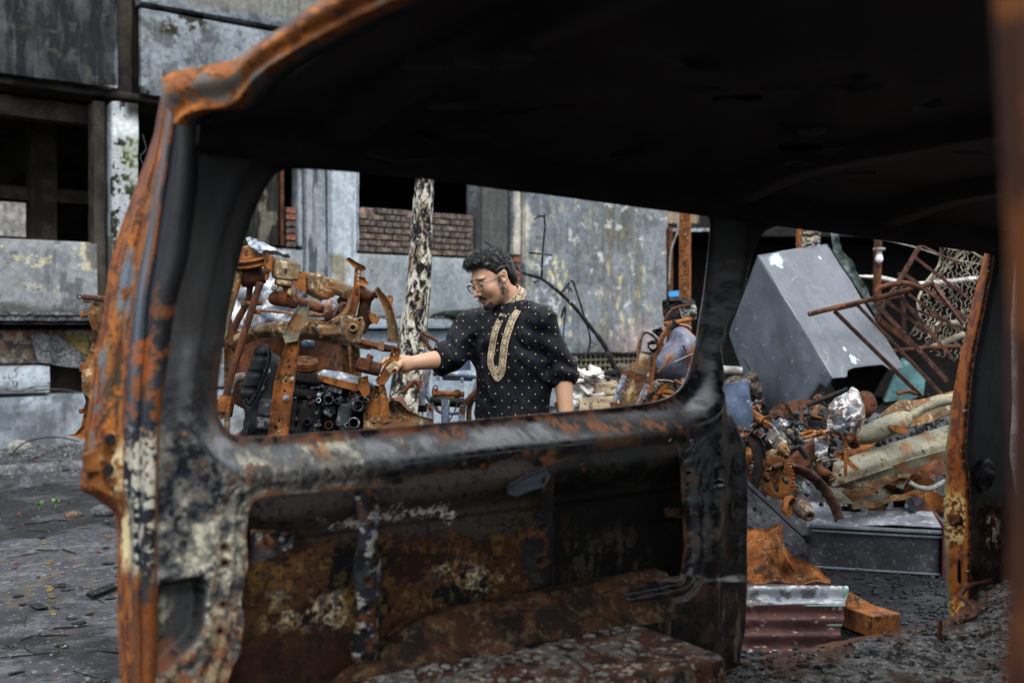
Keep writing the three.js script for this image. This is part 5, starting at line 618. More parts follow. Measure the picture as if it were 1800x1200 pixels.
const up = part('upright', [zp([[690, 611], [703, 612], [704, 618], [698, 640], [684, 664], [676, 676], [664, 676], [660, 668], [672, 650], [684, 630]], 4.0, 0.014, { rim: 0.01, holes: [[694, 617, 2.4], [692, 623, 1.6], [667, 659, 2]], n: 60 }), zp([[660, 676], [672, 680], [670, 720], [668, 744], [646, 746], [650, 710]], 4.02, 0.006, { rim: 0.018, holes: [[658, 699, 3.6]] }), zp([[666, 676], [676, 674], [682, 700], [686, 740], [672, 744], [670, 710]], 4.0, 0.006, { rim: 0.01, holes: [[672, 708, 1.6], [673, 720, 1.6]] })], M.rust, wr, 'rust-orange upright the man holds'); part('clamp', [B(690, 645, 3.985, 0.05, 0.03, 0.03, 40, 0, 0, 0.004), zp([[680, 650], [698, 637], [700, 646], [694, 656], [684, 660]], 3.975, 0.006, { n: 24 })], M.rustPale, up);
part('exhaust_stub', [C([628, 640], [668, 650], 4.08, 0.03, 0.028, 12), B(642, 640, 4.06, 0.05, 0.05, 0.04, -10), C([648, 630], [652, 624], 4.06, 0.014)], M.rustDark, wr); part('support', zp([[630, 664], [646, 660], [650, 690], [640, 700], [628, 680]], 4.1, 0.01), M.rust, wr);
part('rear_frame', [zp([[640, 710], [662, 690], [650, 766], [636, 768]], 4.2, 0.01), zp([[596, 600], [612, 604], [618, 660], [604, 656]], 4.3, 0.01, { rim: 0.02 }), zp([[618, 606], [632, 610], [632, 664], [618, 660]], 4.25, 0.01, { rim: 0.02 })], M.rustPale, wr);
part('foot', zp([[640, 742], [660, 730], [692, 738], [694, 760], [640, 766]], 4.0, 0.01, { holes: [[657, 744, 3], [678, 744, 2]] }), M.rustPale, wr);
// engine
const eng = part('engine', nets((x, y, z) => { const l = engF.loc(V3(x, y, z)), rb = (cx, cy, cz, w, h, d, r) => { const a = max(abs(l.x - cx) - w + r, 0), b = max(abs(l.y - cy) - h + r, 0), c = max(abs(l.z - cz) - d + r, 0); return hypot(a, b, c) - r; };
    let f = rb(0.02, -0.02, 0, 0.2, 0.13, 0.12, 0.02); f = min(f, rb(0.0, 0.105, 0.02, 0.16, 0.025, 0.13, 0.012)); f = min(f, rb(0.16, -0.04, 0.11, 0.08, 0.11, 0.05, 0.025)); f = min(f, rb(-0.05, -0.07, 0.12, 0.05, 0.06, 0.02, 0.01)); f = min(f, rb(0.05, -0.05, 0.125, 0.02, 0.11, 0.016, 0.006)); f = min(f, rb(-0.02, -0.12, 0.125, 0.14, 0.012, 0.02, 0.006)); f = min(f, rb(0.0, 0.04, 0.122, 0.14, 0.018, 0.025, 0.01)); f = min(f, rb(-0.12, -0.02, 0.115, 0.012, 0.12, 0.02, 0.005));
    return f + 0.012 * (f3(x * 34, y * 34, z * 34, 3) - 0.45); }, ...boxAt(P(566, 708, 4.34), 0.36), 0.0085), M.engine, wr, 'burnt black engine block');
part('gearbox', nets((x, y, z) => min(smin(cap(P(470, 650, 4.3), P(462, 700, 4.3), 0.075, 0.085)(x, y, z), cap(P(470, 720, 4.3), P(462, 790, 4.28), 0.085, 0.1)(x, y, z), 0.04), hypot(x - P(452, 745, 4.24).x, y - P(452, 745, 4.24).y, z - P(452, 745, 4.24).z) - 0.06) + 0.016 * (f3(x * 30, y * 30, z * 30, 4) - 0.45), ...boxAt(P(466, 710, 4.3), 0.32), 0.009), M.engineGrey, eng);
part('timing_cover', nets((x, y, z) => { const a = P(461, 618, 4.16), b = P(436, 690, 4.16), f = cap(a, b, 0.034, 0.036)(x, y, z), l = (y - b.y) / (a.y - b.y); return f + 0.006 * ss(0.3, 0.9, sin(l * 16)) + 0.002 * f3(x * 30, y * 30, z * 30); }, ...boxAt(P(449, 654, 4.16), 0.15), 0.006), M.black, eng, 'ribbed black timing cover');
part('cover_rim', thickArm([[472, 610, 4], [474, 628, 4], [464, 664, 4], [446, 704, 4], [436, 712, 4], [430, 700, 4]], 4.1), M.black, eng); part('bracket', zp([[446, 688], [432, 712], [428, 750], [418, 766], [432, 768], [442, 730], [450, 700]], 4.14, 0.01), M.black, eng);
for (const [a, b] of [[470, 652], [459, 682]]) part('bolt_boss', [lathe([[0, 0.013], [1, 0.012], [1, 0.006], [0.4, 0.006], [0.4, 0]], P(a, b, 4.2), P(a - 1, b, 4.14), 14)], M.alu, eng);
part('casting', [B(473, 716, 4.16, 0.08, 0.07, 0.06, -8, 0, 0, 0.01), B(468, 742, 4.17, 0.08, 0.06, 0.06, -4, 0, 0, 0.014)], M.engineGrey, eng);
{ const a = P(536, 641, 4.22), n = V3(0.12, 1, 0.35).normalize(), q = (k) => a.clone().addScaledVector(n, k); part('pulley', [lathe([[0, 0.04], [0, 0.056], [0.18, 0.05], [0.34, 0.056], [0.5, 0.05], [0.68, 0.056], [0.84, 0.05], [1, 0.054], [1, 0.03], [0.9, 0.026], [0.9, 0.01], [1, 0.01], [1, 0]], q(-0.016), q(0.02), 28)], M.rust, eng, 'rust-red pulley'); }
part('rocker_plate', zp([[556, 655], [568, 648], [600, 652], [634, 662], [640, 672], [630, 678], [596, 668], [566, 662]], 4.16, 0.03, { pitch: -30, rim: -0.006 }), M.alu, eng, 'bent pale plate on the engine'); part('rocker_edge', zp([[556, 658], [598, 668], [632, 676], [636, 684], [626, 688], [590, 678], [558, 668]], 4.13, 0.02, { holes: [[613, 675, 1.4], [592, 668, 1.4]] }), M.rust, eng);
for (const [a, b, r, m] of [[578, 703, 0.022, 'engine'], [629, 714, 0.026, 'engine'], [622, 744, 0.026, 'engine'], [637, 701, 0.014, 'engineGrey'], [611, 748, 0.012, 'alu'], [574, 724, 0.012, 'engine'], [560, 704, 0.011, 'alu'], [593, 706, 0.012, 'engine'], [625, 703, 0.01, 'alu'], [644, 704, 0.01, 'alu'], [540, 742, 0.016, 'engine'], [578, 748, 0.018, 'purple'], [619, 693, 0.012, 'rustDark'], [578, 745, 0.008, 'rustDark']]) part('port', [lathe([[0, r * 1.1], [0.5, r * 1.1], [0.9, r], [1, r * 0.95], [1, r * 0.62], [0.2, r * 0.6], [0.2, 0]], P(a, b, 4.24), P(a - 0.5, b - 0.5, 4.14 - r * 0.6), 18)], M[m], eng);
part('manifold', [C([590, 708], [602, 700], 4.16, 0.016), C([612, 720], [632, 700], 4.17, 0.026, 0.03), C([596, 735], [606, 755], 4.17, 0.02), B(606, 730, 4.17, 0.06, 0.1, 0.05, -12, 0, 0, 0.012), C([568, 722], [582, 732], 4.14, 0.009), B(590, 684, 4.16, 0.06, 0.03, 0.04, -14)], M.engineGrey, eng);
{ const r = rng(8); for (let i = 0; i < 16; i++) { const px = 514 + r() * 90, py = 668 + r() * 92; part('rib', B(px, py, 4.21, 0.012 + r() * 0.05, 0.01 + r() * 0.05, 0.03, (r() - 0.5) * 30, 0, 0, 0.004), M.engine, eng); } for (let i = 0; i < 10; i++) part('bolt', boltAt(514 + r() * 110, 664 + r() * 96, 4.19, 0.006, 0.016), [M.alu, M.engineGrey, M.rustDark][floor(r() * 3)], eng); }
part('cable', [T([[538, 600], [560, 616], [578, 628], [580, 618]], 4.2, 0.0025), T([[590, 622], [586, 640], [592, 656]], 4.2, 0.003)], M.wire, wr); part('breather', [lathe([[0, 0.03], [1, 0.03], [1, 0]], P(541, 603, 4.5), P(541, 603, 4.46), 20)], M.bluePlate, wr);
// what shows left of the van's post
part('bumper_iron', [zp([[166, 530], [186, 534], [184, 560], [174, 580], [182, 600], [176, 660], [172, 700], [160, 700], [152, 690], [150, 640], [158, 606], [166, 580], [162, 552]], 4.1, 0.012, { rim: 0.02, rimW: 0.015, z: (u, v) => 0.03 * sin(v * 9), n: 60, holes: [[172, 556, 2], [152, 668, 3]] })], M.rustPale, wr, 'bent cream-rust wing edge');
part('damper', [C([146, 522], [190, 526], 4.08, 0.012), new THREE.TorusGeometry(0.009, 0.003, 8, 18).translate(...P(139, 521, 4.08).toArray()), B(158, 530, 4.08, 0.05, 0.01, 0.03, -4)], M.purple, wr); part('wing_tip', zp([[118, 764], [134, 762], [146, 748], [152, 716], [160, 716], [160, 768], [146, 772], [136, 766]], 4.08, 0.012, { rim: 0.02, n: 40 }), M.rust, wr); part('lug', [B(144, 552, 4.1, 0.02, 0.022, 0.01, 0), B(144, 646, 4.1, 0.018, 0.04, 0.02), B(142, 722, 4.1, 0.016, 0.022, 0.02)], M.rust, wr); part('hose', T([[150, 690], [154, 706], [150, 722], [156, 740]], 4.1, 0.01), M.soot, wr);
part('wing', zp([[682, 706], [694, 702], [704, 706], [716, 722], [736, 732], [760, 738], [764, 760], [684, 764]], 4.3, 0.006, { z: (u, v) => -0.05 * u + 0.02 * sin(v * 8), rim: 0.012, n: 50 }), M.rustPale, wr, 'torn rusty wing with flaking cream paint'); part('clip', B(689, 702, 4.25, 0.016, 0.018, 0.016), M.rustDark, wr);
// lower frame that carries it all, down to the ground behind the van's side
{ const g = (px, d) => base(px, d).y; part('chassis_rail', [bar(P(420, 800, 4.3), P(470, 740, 6.0), 0.08, 0.12), bar(P(650, 800, 4.3), P(668, 740, 6.0), 0.08, 0.12), bar(P(396, 790, 4.25), P(676, 790, 4.25), 0.1, 0.1), bar(P(172, 690, 4.16), P(410, 720, 4.3), 0.06, 0.08), bar(P(172, 560, 4.14), P(408, 600, 4.28), 0.05, 0.07)], M.rustDark, wr); const legs = [[420, 4.3], [652, 4.3], [470, 6.0], [666, 6.0], ]; for (const [px, d] of legs) { const t = P(px, d > 5 ? 740 : 800, d), b = t.clone(); b.y = g(px, d); part('wheel_hub', [bar(t, b, 0.07, 0.07), cyl(V3(b.x - 0.06, b.y + 0.16, b.z), V3(b.x + 0.06, b.y + 0.16, b.z), 0.16, 0.16, 24), cyl(V3(b.x - 0.08, b.y + 0.16, b.z), V3(b.x + 0.08, b.y + 0.16, b.z), 0.07, 0.07, 16)], M.rustDark, wr); } part('sump', rbox(0.36, 0.14, 0.3, 0.03, null, P(560, 790, 4.4)), M.engine, wr); part('bodyshell_floor', bar(P(560, 760, 4.7), P(580, 720, 6.1), 0.9, 0.03), M.rustDark, wr); }
// ---------- tree, branch, boards, motorcycles, shed, scrap ----------
{ const bt = texture(256, 512, (u, v, o) => { const w = fbm(u * 6, v * 8, 4, 6, 101) * 0.14, a = rag((u + w) * 26, v * 26, 5, 26, 102), b = fbm(u * 40, v * 40, 3, 40, 103); set(o, [46, 44, 44]); o.r = 0.9; mix(o, [182, 176, 164], ss(0.4, 0.54, a)); mix(o, [150, 128, 104], ss(0.56, 0.64, fbm(u * 8, v * 14, 4, 8, 104)) * ss(0.5, 0.54, a) * 0.8); mix(o, [66, 64, 66], ss(0.44, 0.5, a) * ss(0.52, 0.48, a)); mix(o, [14, 14, 15], ss(0.6, 0.66, 1 - a) * 0.8); const q = 0.8 + b * 0.4; o.c[0] *= q; o.c[1] *= q; o.c[2] *= q; o.h = ss(0.45, 0.6, a) * 0.7 + b * 0.3; });
  bt.map.repeat.set(1, 3); bt.data.repeat.set(1, 3); M.bark = material(bt, 0, { bump: 0.012 });
  const t = thing('tree', 'scorched tree trunk with cream and black flaking bark behind the engine', 'tree', base(715, 7.2));
  const d = 7.2, c = [[708, 770, 34], [712, 720, 31], [718, 660, 27], [727, 590, 24], [734, 500, 21], [741, 400, 18], [746, 315, 16.5], [754, 200, 15], [764, 60, 13], [778, -120, 11], [790, -300, 9]], rows = c.map(([x, y, r]) => { const o = P(x, y, d), R = r / F * d, q = []; for (let i = 0; i < 28; i++) { const a = i / 28 * 2 * PI, k = R * (1 + 0.3 * (fbm(cos(a) * 2 + 9, sin(a) * 2 + y * 0.012, 4) - 0.5)); q.push(V3(o.x + cos(a) * k, o.y, o.z + sin(a) * k)); } q.push(q[0].clone()); return q; });
  part('trunk', loft(rows, { su: 2, sv: 8, jit: 0.022, jf: 26 }), M.bark, t); part('limb', T([[770, 0], [800, -60], [860, -160]], 7.2, 0.035), M.char, t); part('limb', T([[776, -90], [740, -170], [720, -260]], 7.2, 0.03), M.char, t); }
{ const b = thing('fallen_branch', 'charred leafless branch leaning across the plaster wall behind the man', 'branch', base(1010, 6.6)); const d = 6.6, limb = (pts, r0, r1) => { const c = curve(pts.map(([x, y, z]) => P(x, y, z ?? d))), n = pts.length * 6, rows = []; for (let i = 0; i <= n; i++) { const p = c.getPoint(i / n), tg = c.getTangent(i / n), u = V3(0, 0, 1).cross(tg).normalize(), v = tg.clone().cross(u), R = lerp(r0, r1, i / n) * (0.8 + 0.5 * vn(i * 0.7, r0 * 999, 256, 3)); const q = []; for (let k = 0; k <= 8; k++) { const a = k / 8 * 2 * PI; q.push(p.clone().addScaledVector(u, cos(a) * R).addScaledVector(v, sin(a) * R)); } rows.push(q); } return bx(loft(rows, { smooth: false })); };
  part('bough', limb([[1096, 668], [1078, 640], [1062, 606], [1036, 572], [1012, 542], [986, 516], [952, 490], [922, 480], [898, 462], [868, 436], [852, 424]], 0.017, 0.005), M.char, b);
  part('twig', limb([[952, 490], [953, 462], [955, 430], [958, 402], [957, 378]], 0.008, 0.005), M.char, b); part('twig', limb([[957, 380], [948, 380], [938, 386]], 0.006, 0.004), M.char, b); part('twig', limb([[930, 444, 6.55], [950, 446, 6.55], [971, 449, 6.55]], 0.006, 0.004), M.char, b);
  part('twig', limb([[986, 516], [996, 504], [1006, 494], [1016, 520], [1026, 552], [1036, 586], [1037, 606], [1030, 624], [1006, 642]], 0.007, 0.005), M.char, b); part('twig', limb([[1006, 512], [996, 500], [1001, 514]], 0.005, 0.003), M.char, b); part('twig', limb([[986, 558, 6.9], [994, 540, 6.9], [990, 600, 6.9], [994, 620, 6.9]], 0.008, 0.004), M.char, b); part('twig', limb([[938, 496], [948, 493]], 0.006, 0.003), M.char, b);
  const b2 = thing('charred_branch', 'charred branch lying level on the boards, left of the motorcycle tank', 'branch', base(1050, 6.5)); part('bough', limb([[1006, 652, 6.5], [1040, 656, 6.5], [1084, 656, 6.5]], 0.02, 0.022), M.char, b2); part('bough', limb([[1030, 680, 6.4], [1046, 664, 6.4], [1070, 664, 6.4], [1064, 676, 6.4]], 0.012, 0.012), M.char, b2); part('bough', limb([[1070, 620, 6.7], [1098, 622, 6.7], [1126, 620, 6.7]], 0.012, 0.014), M.char, b2); }
// cardboard and plaster boards behind the man
const board = (name, label, cat, px, d, mat, o = {}) => { const g = zp(px, d, 0.02, { n: 30, pitch: -35, z: (u, v) => 0.02 * (fbm(u * 3, v * 3, 2) - 0.5), ...o }); return solo(name, g, mat, label, cat); };
board('board', 'brown board on the rubble heap, between man and motorcycle', 'board', [[1024, 676], [1084, 668], [1092, 690], [1032, 700]], 6.2, M.card); board('board', 'lower brown board at the window sill behind the man', 'board', [[1020, 700], [1086, 694], [1094, 722], [1018, 724]], 6.0, M.card); board('board', 'grey board at the top of the rubble heap behind the man', 'board', [[1012, 662], [1060, 656], [1082, 668], [1022, 676]], 6.5, M.greyBoard);
{ const r = rng(4), gs = []; for (let i = 0; i < 60; i++) { const g = new RoundedBoxGeometry(0.03 + r() * 0.16, 0.012 + r() * 0.02, 0.03 + r() * 0.1, 1, 0.004); g.applyQuaternion(eul(r() * 70 - 20, r() * 180, r() * 60 - 30)); const p = P(1004 + r() * 46, 650 + r() * 80, 6.1 + r() * 0.3); g.translate(p.x, p.y, p.z); gs.push(bx(g)); } const m = struct('plaster_scraps', merge(gs), M.white, 'stuff'); tag(m, 'white scraps of plaster and paper heaped behind the man', 'rubble'); }
{ const gs = []; const r = rng(44); for (let i = 0; i < 1400; i++) { const k = r(), px = lerp(990, 1330, k), py = lerp(660, 760, r()) + 14 * sin(px * 0.05), d = lerp(6.8, 7.6, r()), s = 0.02 + r() * r() * 0.09, g = new THREE.DodecahedronGeometry(s, 0); g.scale(1, 0.4 + r() * 0.5, 0.5 + r()); g.applyQuaternion(eul(r() * 90, r() * 180, r() * 90)); const p = P(px, py, d); g.translate(p.x, p.y, p.z); gs.push(boxUV(g)); } const m = struct('rubble_heap', mergeGeometries(gs), M.rubble, 'stuff'); tag(m, 'mound of broken masonry behind the motorcycles', 'rubble'); }
// motorcycle frame just behind the man
{ const t = thing('stripped_motorcycle', 'stripped blue-grey motorcycle frame with rusted handlebar under the man\'s outstretched arm', 'motorcycle wreck', base(790, 4.9)), d = 4.8;
  part('frame_tube', [T([[830, 600], [836, 624], [845, 656], [838, 682], [828, 696]], d, 0.019), T([[762, 655], [800, 658], [836, 660]], d, 0.0165), T([[752, 648], [748, 668], [750, 690], [758, 704]], d, 0.018), T([[764, 704], [772, 722], [806, 724], [816, 706]], d + 0.1, 0.012)], M.blueTube, t, 'blue-grey tubular frame'); part('frame_plate', [zp([[776, 662], [832, 664], [830, 670], [778, 668]], d + 0.03, 0.01), zp([[792, 640], [824, 622], [828, 650], [796, 652]], d + 0.06, 0.008)], M.bluePlate, t);
  for (const [a, b] of [[770, 664], [812, 668]]) part('tab', B(a, b, d - 0.02, 0.018, 0.026, 0.01), M.blueTube, t); part('fork_leg', [C([740, 668], [741, 712], d - 0.05, 0.016), lathe([[0, 0.028], [1, 0.026]], P(741, 670, d - 0.05), P(741, 673, d - 0.05))], M.blueTube, t); part('fork_leg', [C([783, 702], [783, 760], d - 0.1, 0.02)], M.blueTube, t); part('yoke', [C([756, 704], [816, 708], d, 0.024), B(748, 716, d, 0.07, 0.04, 0.05, 0)], M.soot, t);
  part('handlebar', [C([762, 691], [816, 693], d - 0.08, 0.014), C([761, 690], [770, 690], d - 0.08, 0.021), C([799, 692], [808, 692], d - 0.08, 0.021), C([808, 692], [816, 693], d - 0.08, 0.016, 0.004)], M.rust, t); part('lever', T([[706, 690], [716, 682], [728, 670], [734, 676], [736, 690]], d - 0.1, 0.009, { rough: 0.4 }), M.rustDark, t); part('open_pipe', [T([[848, 676], [836, 690], [818, 710]], d - 0.06, 0.017, { hollow: true }), T([[840, 690], [826, 712], [824, 740]], d - 0.02, 0.013)], M.rustDark, t); part('grab_rail', [T([[742, 584], [756, 592], [768, 600], [768, 612], [762, 618], [748, 600], [742, 590]], d + 0.2, 0.009), T([[752, 596], [752, 612], [760, 616]], d + 0.2, 0.004)], M.rustDark, t); part('cable', [T([[760, 694], [761, 682], [766, 677], [769, 682], [764, 686]], d - 0.1, 0.003), T([[806, 700], [800, 720], [790, 740]], d - 0.12, 0.003)], M.wire, t); part('strut', [zp([[750, 710], [762, 708], [762, 750], [750, 750]], d - 0.06, 0.01, { holes: [[756, 720, 2], [756, 735, 2]] }), zp([[808, 712], [820, 710], [814, 756], [804, 756]], d - 0.03, 0.01)], M.blueTube, t); }
// motorcycle lying by the pillar
{ const t = thing('motorcycle_wreck', 'burnt motorcycle with a blue-grey fuel tank and rusted forks beside the window pillar', 'motorcycle wreck', base(1150, 5.6)), d = 5.5, W = (a, b, c = d) => P(a, b, c);
  part('fuel_tank', nets((x, y, z) => { let f = smin(cap(W(1172, 634), W(1204, 612), 0.085, 0.075)(x, y, z), cap(W(1164, 648), W(1190, 650), 0.06, 0.05)(x, y, z), 0.06); f = smin(f, cap(W(1196, 590), W(1214, 620), 0.05, 0.06)(x, y, z), 0.05); return f + 0.01 * (f3(x * 12, y * 12, z * 12) - 0.5); }, ...boxAt(W(1190, 622), 0.24), 0.011), M.tank, t, 'dented blue-grey fuel tank'); const g = t.children[0].geometry; t.children[0].geometry = boxUV(g.toNonIndexed());
  part('fork_leg', [C([1104, 650], [1076, 716], d - 0.2, 0.014), C([1100, 656], [1086, 690], d - 0.2, 0.018)], M.blueTube, t); part('fork_leg', [C([1142, 668], [1120, 716], d - 0.2, 0.014), C([1138, 676], [1128, 700], d - 0.2, 0.018)], M.blueTube, t); part('yoke', [zp([[1092, 646], [1110, 652], [1146, 664], [1144, 672], [1120, 668], [1094, 656]], d - 0.22, 0.03, { holes: [[1100, 650, 2], [1118, 660, 2]] }), zp([[1074, 706], [1120, 714], [1120, 722], [1074, 716]], d - 0.24, 0.03)], M.rustDark, t);
  part('head_tube', [C([1134, 622], [1108, 714], d - 0.05, 0.04, 0.046), C([1126, 640], [1120, 660], d - 0.07, 0.05)], M.rustPale, t); part('frame_tube', [T([[1180, 566], [1162, 600], [1150, 640], [1142, 690]], d - 0.05, 0.014, { rough: 0.4 }), T([[1168, 570], [1190, 566], [1216, 560]], d, 0.012, { rough: 0.4 }), T([[1150, 700], [1176, 672], [1196, 660]], d, 0.016, { rough: 0.4 }), T([[1142, 716], [1160, 690], [1184, 690]], d, 0.014, { rough: 0.4 })], M.rust, t); part('handlebar', T([[1122, 624], [1126, 596], [1134, 583], [1144, 586], [1164, 602]], d, 0.011), M.chrome, t); part('handlebar', T([[1168, 566], [1176, 550], [1190, 540], [1214, 536]], d + 0.1, 0.008), M.rustDark, t); part('clock', [lathe([[0, 0.03], [1, 0.03], [1, 0.02]], W(1150, 610), W(1148, 607, 5.44))], M.soot, t);
  const r = rng(12); for (let i = 0; i < 26; i++) { const a = [1150 + r() * 70, 560 + r() * 150], l = 14 + r() * 26, q = r() * 6.3; part('bent_rod', T([a, [a[0] + cos(q) * l * 0.5 + 3, a[1] + sin(q) * l * 0.5], [a[0] + cos(q) * l, a[1] + sin(q) * l + 3]], d + (r() - 0.5) * 0.3, 0.005 + r() * 0.006), [M.rust, M.rustDark, M.chrome, M.soot][floor(r() * 4)], t); } }
// scrap crumple behind
{ const mk = (label, px, d, mat, name = 'scorched_sheet') => solo(name, zp(px, d, 0.006, { n: 40, z: (u, v) => 0.16 * (fbm(u * 4 + d, v * 4, 4) - 0.5) }), mat, label, 'scrap'); mk('black crumpled sheet on the heap below the rust-orange post', [[1164, 528], [1190, 522], [1222, 526], [1226, 560], [1180, 572], [1166, 556]], 7.4, M.soot); mk('white-grey crumpled scrap beside the pillar', [[1194, 540], [1222, 534], [1226, 560], [1200, 566]], 7.0, M.greyBoard); mk('dark scrap sheet by the handlebar', [[1148, 580], [1164, 574], [1166, 600], [1150, 604]], 6.4, M.black); }
// ---------- the man ----------
const man = thing('person', 'man in a black gold-dotted kurta and glasses, touching the car wreck', 'person', base(905, 4.12));
{ const tyaw = 30 * PI / 180, nx = -sin(tyaw), nz = cos(tyaw), TC = P(903, 600, 4.14); // torso axis and facing
  const tl = (x, y, z) => { const dx = x - TC.x, dz = z - TC.z; return [dx * nz - dz * nx, y, dx * nx + dz * nz]; }; // to the man's left, up, forward
  const tw = (a, y, f) => V3(TC.x + a * nz + f * nx, y, TC.z - a * nx + f * nz);
  const SL = P(950, 562, 4.04), SR = P(828, 574, 4.19), EL = P(989, 652, 4.07), WL = P(996, 742, 4.02), ER = P(789, 629, 4.13), WR = P(712, 640, 4.03), NK = P(897, 528, 4.15);
  // head: yaw to the left, bowed
  const HC = P(865, 489, 4.1), HQ = eul(22, -56, 5), HI = HQ.clone().invert(), HS = 0.93, hv = V3();
  const hl = (x, y, z) => { hv.set(x - HC.x, y - HC.y, z - HC.z).applyQuaternion(HI).divideScalar(HS); return hv; };
  const hw = (x, y, z) => V3(x, y, z).multiplyScalar(HS).applyQuaternion(HQ).add(HC);
  const jawL = cap(V3(0.054, -0.05, 0), V3(0.012, -0.103, 0.066), 0.02, 0.017), jawR = cap(V3(-0.054, -0.05, 0), V3(-0.012, -0.103, 0.066), 0.02, 0.017), nose = cap(V3(0, 0.004, 0.088), V3(0, -0.038, 0.108), 0.0085, 0.0125), brow = cap(V3(-0.04, 0.02, 0.076), V3(0.04, 0.02, 0.076), 0.011, 0.011);
  const skull = ell(V3(0, 0.032, -0.012), V3(0.074, 0.088, 0.093)), facE = ell(V3(0, -0.03, 0.03), V3(0.063, 0.088, 0.064)), lipU = ell(V3(0, -0.0665, 0.094), V3(0.021, 0.0055, 0.009)), lipD = ell(V3(0, -0.0765, 0.092), V3(0.019, 0.007, 0.0095));
  const headL = (x, y, z) => {
    let f = smin(skull(x, y, z), facE(x, y, z), 0.03); const ax = abs(x); f = smin(f, x > 0 ? jawL(x, y, z) : jawR(x, y, z), 0.02); f = smin(f, hypot(x, y + 0.102, z - 0.07) - 0.018, 0.018); f = smin(f, brow(x, y, z), 0.012);
    f = smin(f, hypot(ax - 0.04, y + 0.032, z - 0.058) - 0.026, 0.025); f = -smin(-f, hypot(ax - 0.032, y - 0.001, z - 0.101) - 0.013, 0.012);
    f = smin(f, hypot(ax - 0.032, (y + 0.003) * 1.05, z - 0.0745) - 0.0135, 0.004); f = smin(f, nose(x, y, z), 0.009); f = smin(f, hypot(ax - 0.0125, y + 0.043, z - 0.0975) - 0.0085, 0.006); f = smin(f, smin(lipU(x, y, z), lipD(x, y, z), 0.002), 0.006);
    f = max(f, -(hypot(ax - 0.006, y + 0.0505, z - 0.101) - 0.0032));
    const ex = ax - 0.0765 - (z + 0.012) * -0.18, ey = y + 0.006, ez = z + 0.012 + ey * 0.25; let ear = hypot(ex / 0.008, ey / 0.031, ez / 0.019) ; ear = (ear - 1) * 0.008; ear = max(ear, -((hypot((ex - 0.008) / 0.007, (ey - 0.002) / 0.02, (ez - 0.001) / 0.011) - 1) * 0.007)); return smin(f, ear, 0.006);
  };
  const neck1 = hw(0, -0.05, -0.022), neck = cap(neck1, NK, 0.05, 0.058), trap = cap(NK, P(925, 552, 4.12), 0.052, 0.034), trap2 = cap(NK, P(872, 556, 4.18), 0.048, 0.032);
  const head = (x, y, z) => { const h = hl(x, y, z); return smin(headL(h.x, h.y, h.z) * HS, neck(x, y, z), 0.028); };
  const skin = [0.36, 0.20, 0.12], col = (x, y, z) => {
    const h = hl(x, y, z), q = 0.92 + 0.16 * f3(x * 90, y * 90, z * 90, 2); let c = skin.map((k, i) => k * q * (1 + (i ? -0.1 : 0.06) * (f3(x * 38, y * 38, z * 38, 3, 5) - 0.5) * 2) * (n3(x * 520, y * 520, z * 520, 3) > 0.7 ? 0.86 : 1)); const mixc = (t, k) => { c = c.map((v, i) => lerp(v, t[i], k)); }, g = n3(x * 420, y * 420, z * 420, 9);
    const red = hypot(abs(h.x) - 0.042, h.y + 0.03, h.z - 0.075); mixc([0.34, 0.155, 0.095], ss(0.03, 0.01, red) * 0.5); mixc([0.36, 0.17, 0.11], ss(0.022, 0.01, hypot(h.x, h.y + 0.04, h.z - 0.11)) * 0.5);
    const lip = min(lipU(h.x, h.y, h.z), lipD(h.x, h.y, h.z)); mixc([0.30, 0.10, 0.085], ss(0.0025, -0.001, lip)); mixc([0.05, 0.02, 0.02], ss(0.002, 0.0006, abs(h.y + 0.0712)) * ss(0.022, 0.016, abs(h.x)) * ss(0.088, 0.094, h.z));
    const jaw = ss(-0.012, -0.03, h.y + 0.25 * (0.02 - h.z) * (h.z < 0.02 ? 1 : 0)) * ss(-0.03, -0.012, h.z) * ss(0.064, 0.03, h.z - abs(h.x) * 0.6 - (h.y < -0.085 ? 0.08 : 0)) * ss(-0.15, -0.12, h.y); mixc([0.035, 0.026, 0.024], jaw * ss(0.25, 0.6, g) * ss(-0.052, -0.085, h.y + abs(h.x) * 0.12 - ss(0.03, 0.0, h.z) * 0.05) * 0.6);
    const side = ss(0.036, 0.016, h.z) * ss(-0.004, 0.012, h.z) * ss(-0.09, -0.07, h.y) * ss(0.03, 0.01, h.y) * ss(0.05, 0.06, abs(h.x)); mixc([0.02, 0.016, 0.015], side * ss(0.35, 0.5, g));
    mixc([0.02, 0.016, 0.015], ss(0.0055, 0.003, abs(h.y - 0.0215 - 0.004 * cos(abs(h.x) * 60))) * ss(0.056, 0.05, abs(h.x)) * ss(0.01, 0.014, abs(h.x)) * ss(0.05, 0.06, h.z) * ss(0.2, 0.5, g + 0.2));
    mixc([0.03, 0.02, 0.02], ss(0.0035, 0.0015, abs(h.y + 0.0085)) * ss(0.014, 0.01, abs(abs(h.x) - 0.032)) * ss(0.07, 0.08, h.z)); mixc([0.17, 0.085, 0.06], ss(0.006, 0.003, abs(h.y + 0.013)) * ss(0.016, 0.01, abs(abs(h.x) - 0.032)) * ss(0.06, 0.07, h.z) * 0.4);
    return c; };
  // arms and hands
  const arms = [cap(SL, EL, 0.046, 0.042), cap(EL, WL, 0.041, 0.027), cap(SR, ER, 0.045, 0.042), cap(ER, WR, 0.043, 0.027)];
  const fore = (x, y, z) => min(smin(arms[2](x, y, z), arms[3](x, y, z), 0.02), smin(arms[0](x, y, z), arms[1](x, y, z), 0.02));
